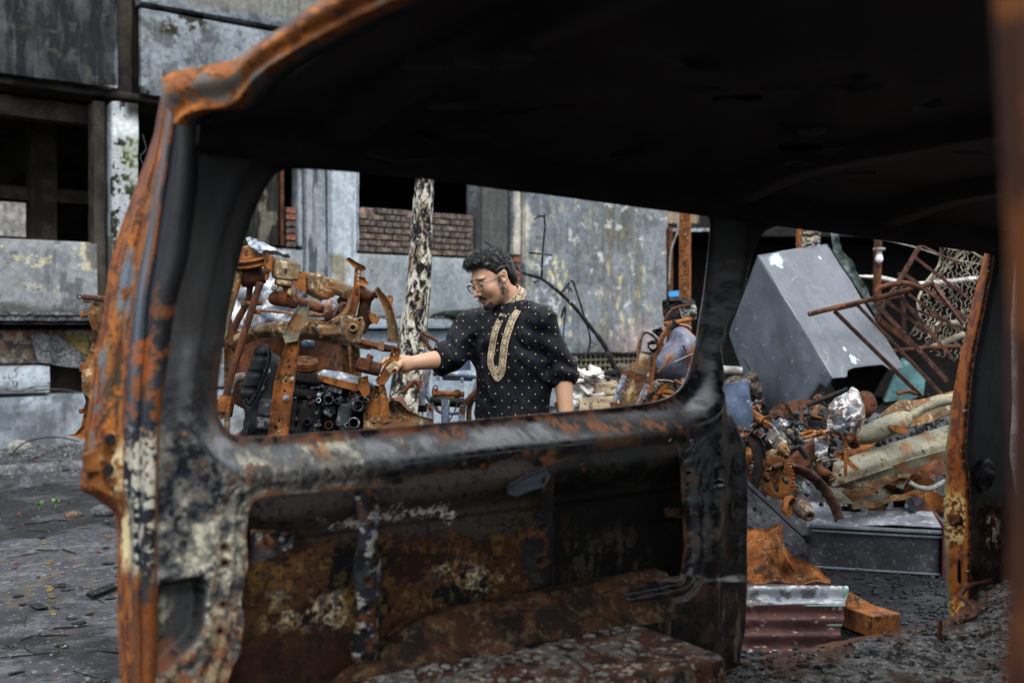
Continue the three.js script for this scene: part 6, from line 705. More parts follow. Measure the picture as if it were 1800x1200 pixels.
  const handGeo = (W, knuck, up, outw, curl, thumbPts) => { const ch = []; const palm = cap(W, W.clone().lerp(knuck, 0.95), 0.024, 0.028), side = up.clone(); ch.push((x, y, z) => palm(x, y, z)); ch.push(cap(W.clone().addScaledVector(side, 0.014), knuck.clone().addScaledVector(side, 0.024), 0.02, 0.017), cap(W.clone().addScaledVector(side, -0.012), knuck.clone().addScaledVector(side, -0.026), 0.02, 0.016));
    const fing = []; curl.forEach((pts) => { for (let i = 0; i + 1 < pts.length; i++) fing.push([cap(pts[i], pts[i + 1], 0.0092 - i * 0.0008, 0.0085 - i * 0.0008), 0.006]); }); for (let i = 0; i + 1 < thumbPts.length; i++) fing.push([cap(thumbPts[i], thumbPts[i + 1], 0.013 - i * 0.0018, 0.0115 - i * 0.0018), 0.012]);
    return (x, y, z) => { let f = smin(smin(ch[0](x, y, z), ch[1](x, y, z), 0.014), ch[2](x, y, z), 0.014); for (const [q, k] of fing) f = smin(f, q(x, y, z), k); return f; }; };
  const H = (a, b, d) => P(a, b, d), kR = H(693, 640, 4.035), curlR = [[[695, 633], [684, 630], [676, 632], [672, 637]], [[694, 639], [682, 637], [675, 641], [674, 647]], [[694, 646], [684, 646], [678, 652], [682, 657]], [[696, 651], [688, 655], [686, 660], [691, 661]]].map((f, i) => f.map(([a, b], j) => H(a, b, [4.04, 4.045, 4.03, 4.0][j])));
  const handR = handGeo(WR, kR, V3(0.1, 1, 0).normalize(), 1, curlR, [H(706, 634, 4.01), H(700, 642, 3.985), H(694, 651, 3.975), H(689, 656, 3.972)]);
  const kL = P(998, 782, 4.0), curlL = [0, 1, 2, 3].map((i) => [P(990 + i * 5.5, 781, 4.0 + 0.012 * i), P(989 + i * 5.5, 798 + (i === 1 || i === 2 ? 3 : 0), 3.985 + 0.012 * i), P(989 + i * 5, 809 + (i === 1 ? 4 : 0), 3.985 + 0.012 * i), P(990 + i * 4.5, 816 - i, 3.995 + 0.01 * i)]);
  const handL = handGeo(WL, kL, V3(1, 0, 0.2).normalize(), 1, curlL, [P(992, 756, 4.0), P(986, 770, 3.98), P(985, 784, 3.975)]);
  // hidden part of the body: trunk, legs, feet
  const hipL = tw(0.09, 0.93, 0), hipR = tw(-0.09, 0.93, 0), knL = tw(0.1, 0.5, 0.03), knR = tw(-0.1, 0.5, 0.05), anL = tw(0.11, 0.09, -0.02), anR = tw(-0.11, 0.09, 0.0), gy = groundH(TC.x, TC.z);
  const bones = [cap(tw(0, 1.0, 0), tw(0, 1.38, 0), 0.085, 0.08), cap(hipL, knL, 0.075, 0.055), cap(knL, anL, 0.052, 0.036), cap(hipR, knR, 0.075, 0.055), cap(knR, anR, 0.052, 0.036), cap(tw(0.11, gy + 0.045, 0), tw(0.13, gy + 0.035, 0.16), 0.04, 0.03), cap(tw(-0.11, gy + 0.045, 0.02), tw(-0.13, gy + 0.035, 0.18), 0.04, 0.03)];
  const trunk = (x, y, z) => { let f = 9; for (const b of bones) f = smin(f, b(x, y, z), 0.03); f = smin(f, trap(x, y, z), 0.04); f = smin(f, trap2(x, y, z), 0.04); return smin(f, fore(x, y, z), 0.03); };
  const all = (x, y, z) => smin(min(trunk(x, y, z), handR(x, y, z), handL(x, y, z)), head(x, y, z), 0.02);
  const lo = (...ps) => [0, 1, 2].map((i) => min(...ps.map((p) => p.getComponent(i)))), hi = (...ps) => [0, 1, 2].map((i) => max(...ps.map((p) => p.getComponent(i))));
  const box = (f, ps, m, c) => nets(f, lo(...ps).map((v) => v - m), hi(...ps).map((v) => v + m), c, col);
  const strip = (g) => { g = g.toNonIndexed(); return g; };
  const parts = [box(head, [HC, NK], 0.145, 0.0036), box((x, y, z) => smin(handR(x, y, z), arms[3](x, y, z), 0.018), [H(672, 630, 4.0), WR, kR], 0.035, 0.003), box((x, y, z) => smin(handL(x, y, z), arms[1](x, y, z), 0.018), [WL, kL, P(990, 820, 4.0)], 0.04, 0.004), box((x, y, z) => min(fore(x, y, z), trunk(x, y, z)), [tw(-0.3, gy, -0.15), tw(0.3, 1.5, 0.3), WR, SL, SR], 0.06, 0.014), box(arms[3], [ER, WR], 0.05, 0.006), box(arms[1], [EL, WL], 0.05, 0.006)].map(strip);
  const skinMat = new THREE.MeshPhysicalMaterial({ color: 0xffffff, vertexColors: true, roughness: 0.5, sheen: 0.15, sheenColor: new THREE.Color(0.6, 0.35, 0.25), sheenRoughness: 0.5 });
  part('body', mergeGeometries(parts), skinMat, man);
  // hair
  const curlN = (x, y, z) => { const w = 0.8 * n3(x * 40, y * 40, z * 40, 3) * 6; return sin(x * 210 + w * 2 + sin(y * 90) * 1.5) * 0.5 + sin(z * 190 - w * 2 + sin(x * 80)) * 0.5; };
  const hairE = ell(V3(0, 0.044, -0.02), V3(0.082, 0.086, 0.1)), quiff = ell(V3(0.0, 0.092, 0.052), V3(0.066, 0.03, 0.05)), nape = ell(V3(0, -0.01, -0.07), V3(0.066, 0.07, 0.045));
  const hairF = (x, y, z) => { const h = hl(x, y, z), ax = abs(h.x); let f = smin(hairE(h.x, h.y, h.z), quiff(h.x, h.y, h.z), 0.03); f = smin(f, nape(h.x, h.y, h.z), 0.02); f += 0.003 * curlN(h.x, h.y, h.z) * ss(-0.03, 0.05, h.y) + 0.003 * (f3(h.x * 120, h.y * 120, h.z * 120, 2) - 0.5);
    const line = h.y > 0.07 ? 0.2 : h.y > 0.02 ? lerp(0.026, 0.072 - ax * 0.3, (h.y - 0.02) / 0.05) : h.y > -0.02 ? lerp(0.014, 0.026, (h.y + 0.02) / 0.04) : -0.03; f = max(f, h.z - line); f = max(f, (-0.068 - h.y) - 0.0); f = max(f, 0.027 - hypot(ax - 0.078, h.y + 0.006, h.z + 0.012)); f = max(f, -(headL(h.x, h.y, h.z) + 0.004)); return f * HS * 0.8; };
  const hairMat = new THREE.MeshPhysicalMaterial({ color: 0x0c0b0c, roughness: 0.42, specularIntensity: 0.7 });
  const hair = part('hair', nets(hairF, lo(HC).map((v) => v - 0.16), hi(HC).map((v) => v + 0.16), 0.0038), hairMat, man);
  { const r = rng(21), gs = []; for (let i = 0; i < 1500; i++) { const th = r() * 2 * PI, ph = r(), dir = V3(sin(th) * sqrt(1 - ph * ph), ph * 0.95 + 0.05, cos(th) * sqrt(1 - ph * ph)); if (r() < 0.4) dir.z = abs(dir.z), dir.y += 0.4; dir.normalize(); let p = V3(0, 0.05, -0.01), k = 0.17, ok = 0; for (let s = 0; s < 60; s++) { const q = p.clone().addScaledVector(dir, k), w = hw(q.x, q.y, q.z); if (hairF(w.x, w.y, w.z) < 0) { ok = 1; break; } k -= 0.002; } if (!ok) continue; const c = p.clone().addScaledVector(dir, k - 0.003), u = V3(r() - 0.5, r() - 0.5, r() - 0.5).cross(dir).normalize(), v = dir.clone().cross(u), R = 0.005 + r() * 0.012, a0 = r() * 6, pts = []; for (let s = 0; s <= 7; s++) { const a = a0 + s * 0.45, q = c.clone().addScaledVector(u, cos(a) * R).addScaledVector(v, sin(a) * R * 0.8).addScaledVector(dir, 0.002 + 0.003 * sin(s * 0.5)); const w = hw(q.x, q.y, q.z); pts.push(w); } gs.push(new THREE.TubeGeometry(curve(pts), 9, 0.0006 + r() * 0.0007, 3).toNonIndexed()); }
    const m = part('curl', mergeGeometries(gs), hairMat, hair); m.name = 'curls'; m.userData.kind = 'stuff'; }
  const bris = (n, place, len, seed) => { const r = rng(seed), gs = []; for (let i = 0; i < n; i++) { const [p, dir] = place(r); const w = hw(...p), e = hw(p[0] + dir[0] * len, p[1] + dir[1] * len, p[2] + dir[2] * len), m = w.clone().lerp(e, 0.5); gs.push(new THREE.TubeGeometry(curve([w, m, e]), 2, 0.0007, 3).toNonIndexed()); } return mergeGeometries(gs); };
  const onFace = (x, y) => { let z = 0.14; for (let i = 0; i < 60; i++) { const f = headL(x, y, z); if (f < 0.0006) break; z -= f * 0.8; } return z; };
  part('moustache', bris(420, (r) => { const x = (r() - 0.5) * 0.052, y = -0.0565 - abs(x) * 0.28 + (r() - 0.5) * 0.008, z = onFace(x, y); return [[x, y, z], [Math.sign(x) * 0.55, -0.6, 0.35]]; }, 0.009, 22), hairMat, man);
  part('beard', bris(900, (r) => { const a = (r() - 0.5) * 2, x = a * 0.036, y = -0.092 - r() * 0.026 + abs(a) * 0.006, z = onFace(x, y); return [[x, y, z - 0.001], [a * 0.2, -0.7, 0.1]]; }, 0.007, 23), hairMat, man);
  // glasses
  const gm = new THREE.MeshPhysicalMaterial({ color: 0x14161c, roughness: 0.25, clearcoat: 0.5 }), gl = new THREE.MeshPhysicalMaterial({ color: 0xffffff, roughness: 0.02, transmission: 1, thickness: 0, ior: 1.5 });
  const lens = (s) => { const pts = []; for (let i = 0; i < 28; i++) { const a = i / 28 * 2 * PI, c = cos(a), n = sin(a); pts.push([s * 0.0335 + Math.sign(c) * pow(abs(c), 0.55) * 0.0265, -0.009 + Math.sign(n) * pow(abs(n), 0.6) * 0.0185 - 0.001]); } return pts.map(([x, y]) => hw(x, y, 0.106 - abs(x) * 0.11 + (y + 0.009) * 0.1)); };
  const gframe = [1, -1].map((s) => new THREE.TubeGeometry(curve(lens(s), true), 60, 0.0022, 6)); const arm = (s) => tube([[s * 0.061, 0.002, 0.099], [s * 0.074, 0.001, 0.05], [s * 0.08, 0.003, 0.0], [s * 0.079, -0.014, -0.022]].map((q) => hw(...q)), 0.0019);
  const gla = part('glasses', merge([...gframe.map(bx), arm(1), arm(-1), tube([[0.0075, -0.003, 0.1045], [0, 0.0, 0.107], [-0.0075, -0.003, 0.1045]].map((q) => hw(...q)), 0.0015)]), gm, man, 'dark-rimmed glasses');
  for (const s of [1, -1]) { const L = lens(s), c = hw(s * 0.0335, -0.01, 0.102), pos = [c.x, c.y, c.z], idx = []; L.forEach((p) => pos.push(p.x, p.y, p.z)); for (let i = 0; i < L.length; i++) idx.push(0, 1 + i, 1 + (i + 1) % L.length); part('lens', build(pos, idx, new Array(pos.length / 3 * 2).fill(0)), gl, gla); }
  // kurta
  const prof = (y) => { const t = clamp((y - 0.72) / 0.8); return [lerp(0.192, 0.154, ss(0, 0.5, t)) + 0.012 * ss(0.55, 0.8, t) - 0.06 * ss(0.86, 1, t), lerp(0.132, 0.106, ss(0, 0.55, t)) + 0.01 * ss(0.6, 0.75, t) - 0.03 * ss(0.85, 1, t)]; };
  const shl = cap(NK.clone().add(V3(0.01, -0.05, 0)), SL, 0.068, 0.054), shr = cap(NK.clone().add(V3(-0.01, -0.07, 0)), SR, 0.066, 0.05), slL = cap(SL, EL, 0.055, 0.05), slR = cap(SR, ER, 0.053, 0.049), slR2 = cap(ER, P(773, 632, 4.12), 0.05, 0.047), slL2 = cap(EL, P(991, 664, 4.07), 0.05, 0.047);
  const cutR = ER.clone().sub(WR).normalize(), cR = P(768, 633, 4.11), cutL = EL.clone().sub(WL).normalize(), cL = P(992, 672, 4.07);
  const kurta = (x, y, z) => { const [a, yy, f] = tl(x, y, z), [pa, pb] = prof(y); let d = (hypot(a / pa, f / pb) - 1) * min(pa, pb); d = max(d, y - 1.47); d = max(d, 0.72 - y);
    let s = smin(smin(shl(x, y, z), shr(x, y, z), 0.04), d, 0.05); const dl = smin(slL(x, y, z), slL2(x, y, z), 0.02), dr = smin(slR(x, y, z), slR2(x, y, z), 0.02); const tR = (x - cR.x) * cutR.x + (y - cR.y) * cutR.y + (z - cR.z) * cutR.z, tL = (x - cL.x) * cutL.x + (y - cL.y) * cutL.y + (z - cL.z) * cutL.z;
    s = smin(s, max(dr - 0.004 * ss(0.05, 0.02, tR), -tR), 0.022); s = smin(s, max(dl - 0.004 * ss(0.05, 0.02, tL), -tL), 0.012);
    // folds: drape down the trunk, pulls to the armpit, gathers above the cuffs
    s += 0.008 * sin(a * 52 + 3 * fbm(y * 5, a * 4, 2) + y * 4) * ss(1.3, 1.0, y) * ss(0.05, 0.16, abs(a) + max(0, -f)) + 0.022 * (fbm(a * 12 + 7, y * 6 + a * 9, 4) - 0.5) + 0.005 * sin(tR * 90 + 5 * fbm(y * 16, z * 12, 2)) * ss(0.17, 0.02, tR) * ss(0.05, 0.0, dr) + 0.005 * sin(tL * 88 + 5 * fbm(x * 16, z * 12, 2)) * ss(0.17, 0.02, tL) * ss(0.05, 0.0, dl);
    { const rd = (n) => pow(1 - abs(2 * n - 1), 5); s -= 0.011 * rd(fbm(a * 7 + y * 3 + 3, y * 4 - a * 3, 3)) * ss(0.0, 0.08, abs(a - 0.02)) + 0.007 * rd(f3(x * 12 + 4, y * 13, z * 13, 2, 7)); }
    s += 0.007 * sin((a * 0.7 + y) * 60 + 4 * fbm(a * 8, y * 8, 2)) * ss(0.12, 0.03, hypot(x - SL.x + 0.02, y - SL.y + 0.1)) + 0.006 * sin((a * -0.8 + y) * 60) * ss(0.12, 0.02, hypot(x - SR.x - 0.04, y - SR.y + 0.09)); return s; };
  const kcut = cap(neck1, NK.clone().add(V3(0, -0.02, 0)), 0.052, 0.059), kurtaC = (x, y, z) => max(kurta(x, y, z), -kcut(x, y, z));
  const dot = texture(256, 256, (u, v, o) => { const w = fbm(u * 128, v * 128, 2, 128, 7); set(o, [22, 26, 36]); o.r = 0.6; const q = 0.85 + 0.3 * w; o.c[0] *= q; o.c[1] *= q; o.c[2] *= q; for (const [a, b] of [[0.25, 0.25], [0.75, 0.75]]) { const d = hypot(u - a, v - b); const k = ss(0.05, 0.034, d); mix(o, [206, 182, 130], k); o.r = lerp(o.r, 0.4, k); } o.h = 0.4 + w * 0.2; });
  const kmat = material(dot, 0.054, { bump: 0.0006, spec: 0.25 });
  const all2 = [tw(-0.25, 0.7, -0.2), tw(0.25, 1.5, 0.2), SL, SR, cR, cL, EL]; const kg = nets(kurtaC, lo(...all2).map((v) => v - 0.09), hi(...all2).map((v) => v + 0.09), 0.0075); part('kurta', boxUV(kg.toNonIndexed()), kmat, man, 'black kurta scattered with small gold dots');
  const tr = nets((x, y, z) => max(min(bones[1](x, y, z), bones[2](x, y, z), bones[3](x, y, z), bones[4](x, y, z)) - 0.02, y - 0.95, 0.1 - y), lo(anL, anR, hipL, hipR).map((v) => v - 0.14), hi(anL, anR, hipL, hipR).map((v) => v + 0.14), 0.016); part('trousers', boxUV(tr.toNonIndexed()), M.black, man);
  for (const b of [5, 6]) { const sh = nets((x, y, z) => max(bones[b](x, y, z) - 0.008, gy + 0.004 - y), ...boxAt(b === 5 ? tw(0.12, gy + 0.05, 0.08) : tw(-0.12, gy + 0.05, 0.1), 0.16), 0.01); part('shoe', boxUV(sh.toNonIndexed()), M.soot, man); }
  // embroidered placket and collar
  const emb = texture(256, 256, (u, v, o) => { set(o, [34, 31, 34]); o.r = 0.7; const p = v * 4 % 1 - 0.5, fx = (u - 0.5) * 1.6, k = hypot(fx, p * 1.0), an = atan2(p, fx), pet = 0.3 + 0.08 * cos(an * 6 + floor(v * 4) * 1.3); const n = fbm(u * 30, v * 60, 3, 30, 3), sw = sin(an * 3 + k * 26); mix(o, [206, 184, 158], ss(0.5, 0.56, n + 0.1 * sw)); mix(o, [214, 188, 150], ss(pet, pet - 0.04, k)); mix(o, [30, 26, 28], ss(0.03, 0.015, abs(k - 0.17)) * 0.9); mix(o, [196, 158, 92], ss(0.1, 0.07, k)); mix(o, [210, 186, 160], ss(0.44, 0.47, abs(u - 0.5))); o.h = 0.3 + o.c[0] / 400; });
  const emat = material(emb, 0, { bump: 0.0012 });
  const onK = (a, y, off = 0.0015) => { let f = 0.32; for (let i = 0; i < 90; i++) { const w = tw(a, y, f), d = kurta(w.x, w.y, w.z); if (d < 0.0008) break; f -= max(d * 0.6, 0.0008); if (f < -0.1) break; } return tw(a, y, f + off); };
  const TF = new Frame(tw(0, 0, 0.13), eul(0, -30, 0)), q2 = (px, py) => { const v = TF.Z(px, py, 0); return [v.x, v.y]; };
  const band = (mid, half, name) => { const rows = mid.map(([px, py], i) => { const a = q2(...mid[max(i - 1, 0)]), b = q2(...mid[min(i + 1, mid.length - 1)]), c = q2(px, py), L = hypot(b[0] - a[0], b[1] - a[1]), n = [-(b[1] - a[1]) / L, (b[0] - a[0]) / L], row = []; for (let k = -3; k <= 3; k++) row.push(onK(c[0] + n[0] * half * k / 3, c[1] + n[1] * half * k / 3)); return row; }); const g = thicken(loft(rows, { su: 2, sv: 4, norm: false }), 0.002), uv = g.attributes.uv; for (let i = 0; i < uv.count; i++) uv.setXY(i, uv.getX(i) / (half * 2), uv.getY(i) / 0.16); part(name, g, emat, man, 'embroidered beige band'); };
  band([[878, 552], [872, 570], [866, 590], [861, 612], [859, 630], [860, 642], [863, 650]], 0.0145, 'placket_band'); band([[899, 545], [895, 560], [890, 580], [885, 604], [882, 626], [880, 640], [878, 650]], 0.0145, 'placket_band'); band([[858, 640], [862, 652], [867, 662], [871, 666], [876, 660], [881, 650], [882, 640]], 0.01, 'placket_tip'); band([[866, 645], [870, 652], [874, 646]], 0.012, 'placket_tip');
  for (const [px, py] of [[879, 553], [878, 566], [872, 604], [872, 616]]) { const [a, y] = q2(px, py), p = onK(a, y, 0.004); part('button', new THREE.SphereGeometry(0.0042, 10, 8).translate(p.x, p.y, p.z), M.cream, man); }
  { const ax = NK.clone().sub(neck1).normalize(), c0 = NK.clone().addScaledVector(ax, -0.02), u = V3(nz, 0, -nx).addScaledVector(ax, -ax.dot(V3(nz, 0, -nx))).normalize(), v = ax.clone().cross(u).normalize(), rows = []; for (let j = 0; j <= 4; j++) { const row = []; for (let i = 0; i <= 40; i++) { const a = 0.55 * PI + lerp(0.14, 2 * PI - 0.14, i / 40), R = 0.064 + 0.012 * j / 4, drop = 0.028 * max(0, -sin(a - 0.05) * -1); row.push(c0.clone().addScaledVector(u, cos(a) * R).addScaledVector(v, sin(a) * R * 1.06).addScaledVector(ax, j / 4 * 0.036 - 0.012)); } rows.push(row); }
    const g = thicken(loft(rows, { smooth: false, norm: true }), 0.003), uv = g.attributes.uv; for (let i = 0; i < uv.count; i++) { const a = uv.getX(i), b = uv.getY(i); uv.setXY(i, b, a * 2.4); } part('collar', g, emat, man, 'embroidered stand-up collar'); }
  for (const [c, n, R] of [[cR, cutR, 0.0485], [cL, cutL, 0.0485]]) { const g = new THREE.TorusGeometry(R, 0.005, 8, 40); g.scale(1, 1, 3.2); g.applyQuaternion(new THREE.Quaternion().setFromUnitVectors(V3(0, 0, 1), n)); g.translate(c.x + n.x * 0.012, c.y + n.y * 0.012, c.z + n.z * 0.012); part('rolled_cuff', bx(g), kmat, man); }
}
// ---------- shed, yard posts and the scrap heap at the right ----------
const wx = (x0, x1, y0, y1, z0, z1, wear = 0.01) => bx(slab(x0, x1, y0, y1, z0, z1, wear, 0.6));
{ const s = thing('dark_shed', 'deep black open shed with a low roof behind the cabinet and the rust-orange post', 'shed', V3(6, 0, -17)); part('roof', wx(2.4, 15, 3.02, 3.14, -26, -16), M.soot, s); part('wall', wx(2.3, 15, 0, 3.0, -26.2, -26), M.soot, s); part('wall', wx(2.3, 2.4, 0, 3.0, -26, -16.1), M.soot, s); part('wall', wx(15, 15.1, 0, 3.0, -26, -16), M.soot, s); part('roof_edge', wx(2.4, 3.5, 2.98, 3.05, -15.99, -15.93), M.alu, s); part('fascia', wx(3.5, 15, 2.9, 3.9, -15.98, -15.9), M.soot, s); part('shade_backing', wx(2.42, 15, 0.2, 2.97, -18.1, -18), M.soot, s, 'black sheet added inside to keep the shed dark');  // black backing sheet added so the shed mouth reads as deep shade
  const b = thing('beige_building', 'beige plastered building seen above the shed roof', 'building', V3(8, 0, -32)); part('wall', wx(1, 22, 0, 9, -33, -32), M.card, b); part('window', wx(6, 8, 4, 6, -31.99, -31.9), M.soot, b); part('window', wx(11, 13, 4, 6, -31.99, -31.9), M.soot, b); }
solo('post', [bar(P(1205, 250, 11), P(1204, 640, 11), 0.12, 0.12)], M.rust, 'rust-orange steel post between the plaster wall and the window pillar', 'post');
solo('post', bar(P(1422, 330, 9), P(1420, 620, 9), 0.17, 0.17), M.bark, 'dark scaly post behind the top of the steel cabinet', 'post'); solo('post', bar(P(1405, 330, 8.8), P(1405, 610, 8.8), 0.035, 0.05), M.rust, 'thin orange angle iron beside the dark scaly post', 'post'); solo('pipe_post', cyl(P(1546, 320, 9.2), P(1540, 640, 9.2), 0.036), M.rustDark, 'round rusted pipe post carrying the light bulb', 'post'); solo('thin_post', bar(P(1177, 400, 13), P(1178, 640, 13), 0.07, 0.07), M.rustDark, 'thin dark post at the edge of the plaster wall', 'post');
solo('dangling_cable', [T([[1190, 340], [1192, 400], [1180, 440], [1176, 500]], 12, 0.012), T([[1192, 412], [1208, 405]], 12, 0.008)], M.greyBoard, 'pale cable hanging beside the rust-orange post', 'cable');
{ const t = thing('light_bulb', 'unlit white light bulb in a holder on the pipe post', 'light bulb', P(1546, 464, 9.1)); part('holder', [lathe([[0, 0.055], [0.3, 0.055], [0.34, 0.026], [1, 0.024]], P(1546, 436, 9.1), P(1546, 448, 9.1))], M.white, t); part('glass_globe', [lathe([[0, 0.018], [0.2, 0.028], [0.55, 0.036], [0.85, 0.026], [1, 0]], P(1546, 446, 9.1), P(1546, 463, 9.1))], M.ceramic, t); }
{ const rows = [[1440, 472], [1500, 484], [1548, 489], [1600, 500], [1650, 497], [1720, 490], [1790, 486]].map(([x, y], i) => [P(x, y - (i < 2 ? 1 : 5), 9.6), P(x, y, 9.56), P(x, y + (i < 2 ? 1 : 5), 9.6)]); solo('tarpaulin_strip', thicken(loft(rows, { su: 2, sv: 6, norm: false }), 0.004), M.white, 'drooping pale tarpaulin strip across the dark shed', 'tarpaulin'); }
solo('wire_line', T([[1540, 418], [1600, 432], [1680, 456], [1760, 470]], 9.8, 0.007), M.greyBoard, 'thin line sagging across the dark shed front', 'cable'); solo('blue_tarpaulin', zp([[1176, 512], [1200, 510], [1200, 520], [1176, 522]], 12.4, 0.02, { n: 10 }), M.blueTarp = new THREE.MeshStandardMaterial({ color: 0x2f86c4, roughness: 0.7 }), 'scrap of blue tarpaulin at the foot of the thin dark post', 'tarpaulin');
// steel cabinet tipped on the heap
{ const A = P(1332, 448, 6.9), e1 = P(1455, 428, 7.0275).sub(A), e2 = P(1464, 663, 6.2323).sub(A), e3 = P(1281, 587, 7.5421).sub(A), n1 = e1.clone().normalize(), n2 = e2.clone().normalize(), n3_ = e3.clone().normalize();
  const basis = (x, y) => { const z = x.clone().cross(y).normalize(), yy = z.clone().cross(x).normalize(); return new THREE.Quaternion().setFromRotationMatrix(new THREE.Matrix4().makeBasis(x.clone().normalize(), yy, z)); };
  const cab = thing('steel_cabinet', 'grey steel cabinet tipped on its corner on the scrap heap', 'cabinet', base(1430, 6.6));
  const dent = (u, v) => 0.022 * (fbm(u * 2.4, v * 3, 3) - 0.5) + 0.004 * (fbm(u * 9, v * 9, 2) - 0.5), ct = texture(512, 512, (u, v, o) => { const a = rag(u * 4, v * 4, 6, 256, 121), b = rag(u * 14, v * 14, 5, 256, 122), c = fbm(u * 60, v * 60, 3, 256, 123); set(o, [110, 115, 123]); o.r = 0.42 + a * 0.16; mix(o, [100, 105, 112], ss(0.4, 0.66, a) * 0.8); mix(o, [132, 135, 140], ss(0.55, 0.7, b) * 0.5); mix(o, [92, 94, 98], ss(0.64, 0.7, b) * 0.5); const scr = (n, w) => ss(w, w * 0.3, abs(n - 0.5)); mix(o, [206, 212, 218], scr(fbm(u * 4 + 3, v * 4, 3, 256, 124), 0.006) * ss(0.58, 0.66, fbm(u * 6, v * 6, 3, 256, 125)) * 0.5); mix(o, [190, 212, 226], max(ss(0.09, 0.05, hypot((u - 0.22) * 0.8, (v - 0.93) * 1.6) + (b - 0.5) * 0.12), ss(0.05, 0.03, hypot(u - 0.42, (v - 0.12) * 2) + (b - 0.5) * 0.16)) * 0.9); for (const [x, y] of [[0.78, 0.9], [0.34, 0.2]]) mix(o, [226, 230, 232], ss(0.016, 0.008, hypot(u - x, v - y) + (b - 0.5) * 0.04)); mix(o, [168, 96, 96], scr(fbm(u * 5 + 9, v * 5, 3, 256, 126), 0.004) * ss(0.6, 0.66, fbm(u * 5, v * 5, 3, 256, 127)) * 0.6); o.h = 0.5 + (c - 0.5) * 0.3; }, { repeat: false, bump: true }), cm = material(ct, 0, { bump: 0.0004 });
  const fL = new Frame(A, basis(n1, n2.clone().negate())), fD = new Frame(A, basis(n3_.clone().negate(), n2.clone().negate())); const norm = (g) => { const uv = g.attributes.uv; let a = 1e9, b = -1e9, c = 1e9, d = -1e9; for (let i = 0; i < uv.count; i++) { a = min(a, uv.getX(i)); b = max(b, uv.getX(i)); c = min(c, uv.getY(i)); d = max(d, uv.getY(i)); } for (let i = 0; i < uv.count; i++) uv.setXY(i, (uv.getX(i) - a) / (b - a), (uv.getY(i) - c) / (d - c)); return g; };
  part('side_panel', norm(plate(fL, [[1332, 448], [1455, 428], [1590, 645], [1570, 651], [1552, 640], [1500, 646], [1491, 650], [1490, 661], [1464, 663]], 0.008, { n: 90, z: dent, rough: 0.0003, rim: -0.004, rimW: 0.006 })), cm, cab, 'lighter long side with white scratches'); part('side_panel', plate(fD, [[1332, 448], [1464, 663], [1452, 682], [1441, 673], [1413, 717], [1332, 733], [1281, 587]], 0.008, { n: 90, z: dent, rough: 0.0003, rim: -0.004, rimW: 0.006 }), M.galv, cab, 'shaded blue-grey end panel');
  const E1 = e1.clone().multiplyScalar(0.99), E3 = e3.clone().multiplyScalar(0.985); const quad = (o, a, b, th) => { const f = new Frame(o, basis(a, b)), L = a.length(), Wd = b.length(); return sheet({ box: [0, 0, L, Wd], nx: 12, ny: 12, th, z: (x, y) => 0 }).applyMatrix4(f.m); };
  part('top_panel', quad(A.clone().addScaledVector(n2, 0.004), E1, E3, 0.006), M.galv, cab); part('back_panel', quad(A.clone().add(E3), E1, e2.clone().multiplyScalar(0.5), 0.006), M.soot, cab); part('inner_panel', quad(A.clone().add(E1), E3, e2.clone().multiplyScalar(0.9), 0.006), M.soot, cab); }
// rusted tubular frame
{ const t = thing('bed_base', 'tangle of a rusted tubular bed frame leaning over the cabinet', 'metal frame', base(1600, 6.4)), d = 6.3; const R = (pts, r, dd = d, m = M.purple, n = 'rail') => part(n, T(pts, dd, r * dd / F, { rough: 0.25 }), m, t), Bq = (a, b, w, dd = d, dd2 = dd, m = M.purple) => part('angle_bar', bar(P(a[0], a[1], dd), P(b[0], b[1], dd2), w * dd / F, w * 0.45 * dd / F), m, t);
  R([[1422, 552], [1480, 538], [1540, 524], [1600, 509], [1641, 497]], 4.4, d, M.rustDark); R([[1540, 522], [1541, 511], [1555, 503], [1588, 497], [1612, 504], [1622, 507]], 4.6, d - 0.05, M.rustDark, 'handle'); R([[1620, 428], [1588, 482], [1540, 560]], 4.6, d + 0.1); R([[1504, 627], [1516, 622], [1595, 615], [1640, 611], [1688, 609]], 4.2, d + 0.15, M.rustDark); R([[1582, 480], [1588, 540], [1592, 612]], 4, d + 0.25); R([[1646, 574], [1658, 568], [1678, 568], [1694, 574]], 5, d + 0.4, M.mesh, 'pipe'); R([[1640, 612], [1664, 600], [1696, 588]], 6, d + 0.5, M.mesh, 'pipe'); R([[1578, 692], [1596, 688], [1612, 692]], 3.4, 6.0, M.rustDark, 'pipe');
  Bq([1467, 545], [1508, 536], 5); Bq([1467, 546], [1622, 698], 7.5, d, d - 0.2); Bq([1508, 536], [1655, 692], 6, d + 0.02, d - 0.1); Bq([1536, 530], [1584, 519], 6); Bq([1542, 535], [1666, 670], 8, d + 0.03, d); Bq([1582, 520], [1680, 636], 6.5, d + 0.04, d); Bq([1604, 449], [1706, 526], 5.5, d + 0.1, d + 0.1); Bq([1590, 482], [1700, 560], 7, d + 0.2, d + 0.2); Bq([1640, 497], [1694, 570], 9, d, d + 0.1); Bq([1598, 517], [1688, 582], 5, d + 0.2); Bq([1560, 530], [1632, 586], 7, d + 0.3); Bq([1545, 562], [1612, 612], 10, d + 0.2, d + 0.2, M.rustDark); Bq([1602, 542], [1672, 566], 4.5, d + 0.15); Bq([1619, 430], [1700, 470], 3, d + 0.1); Bq([1660, 560], [1630, 610], 6, d + 0.35); }
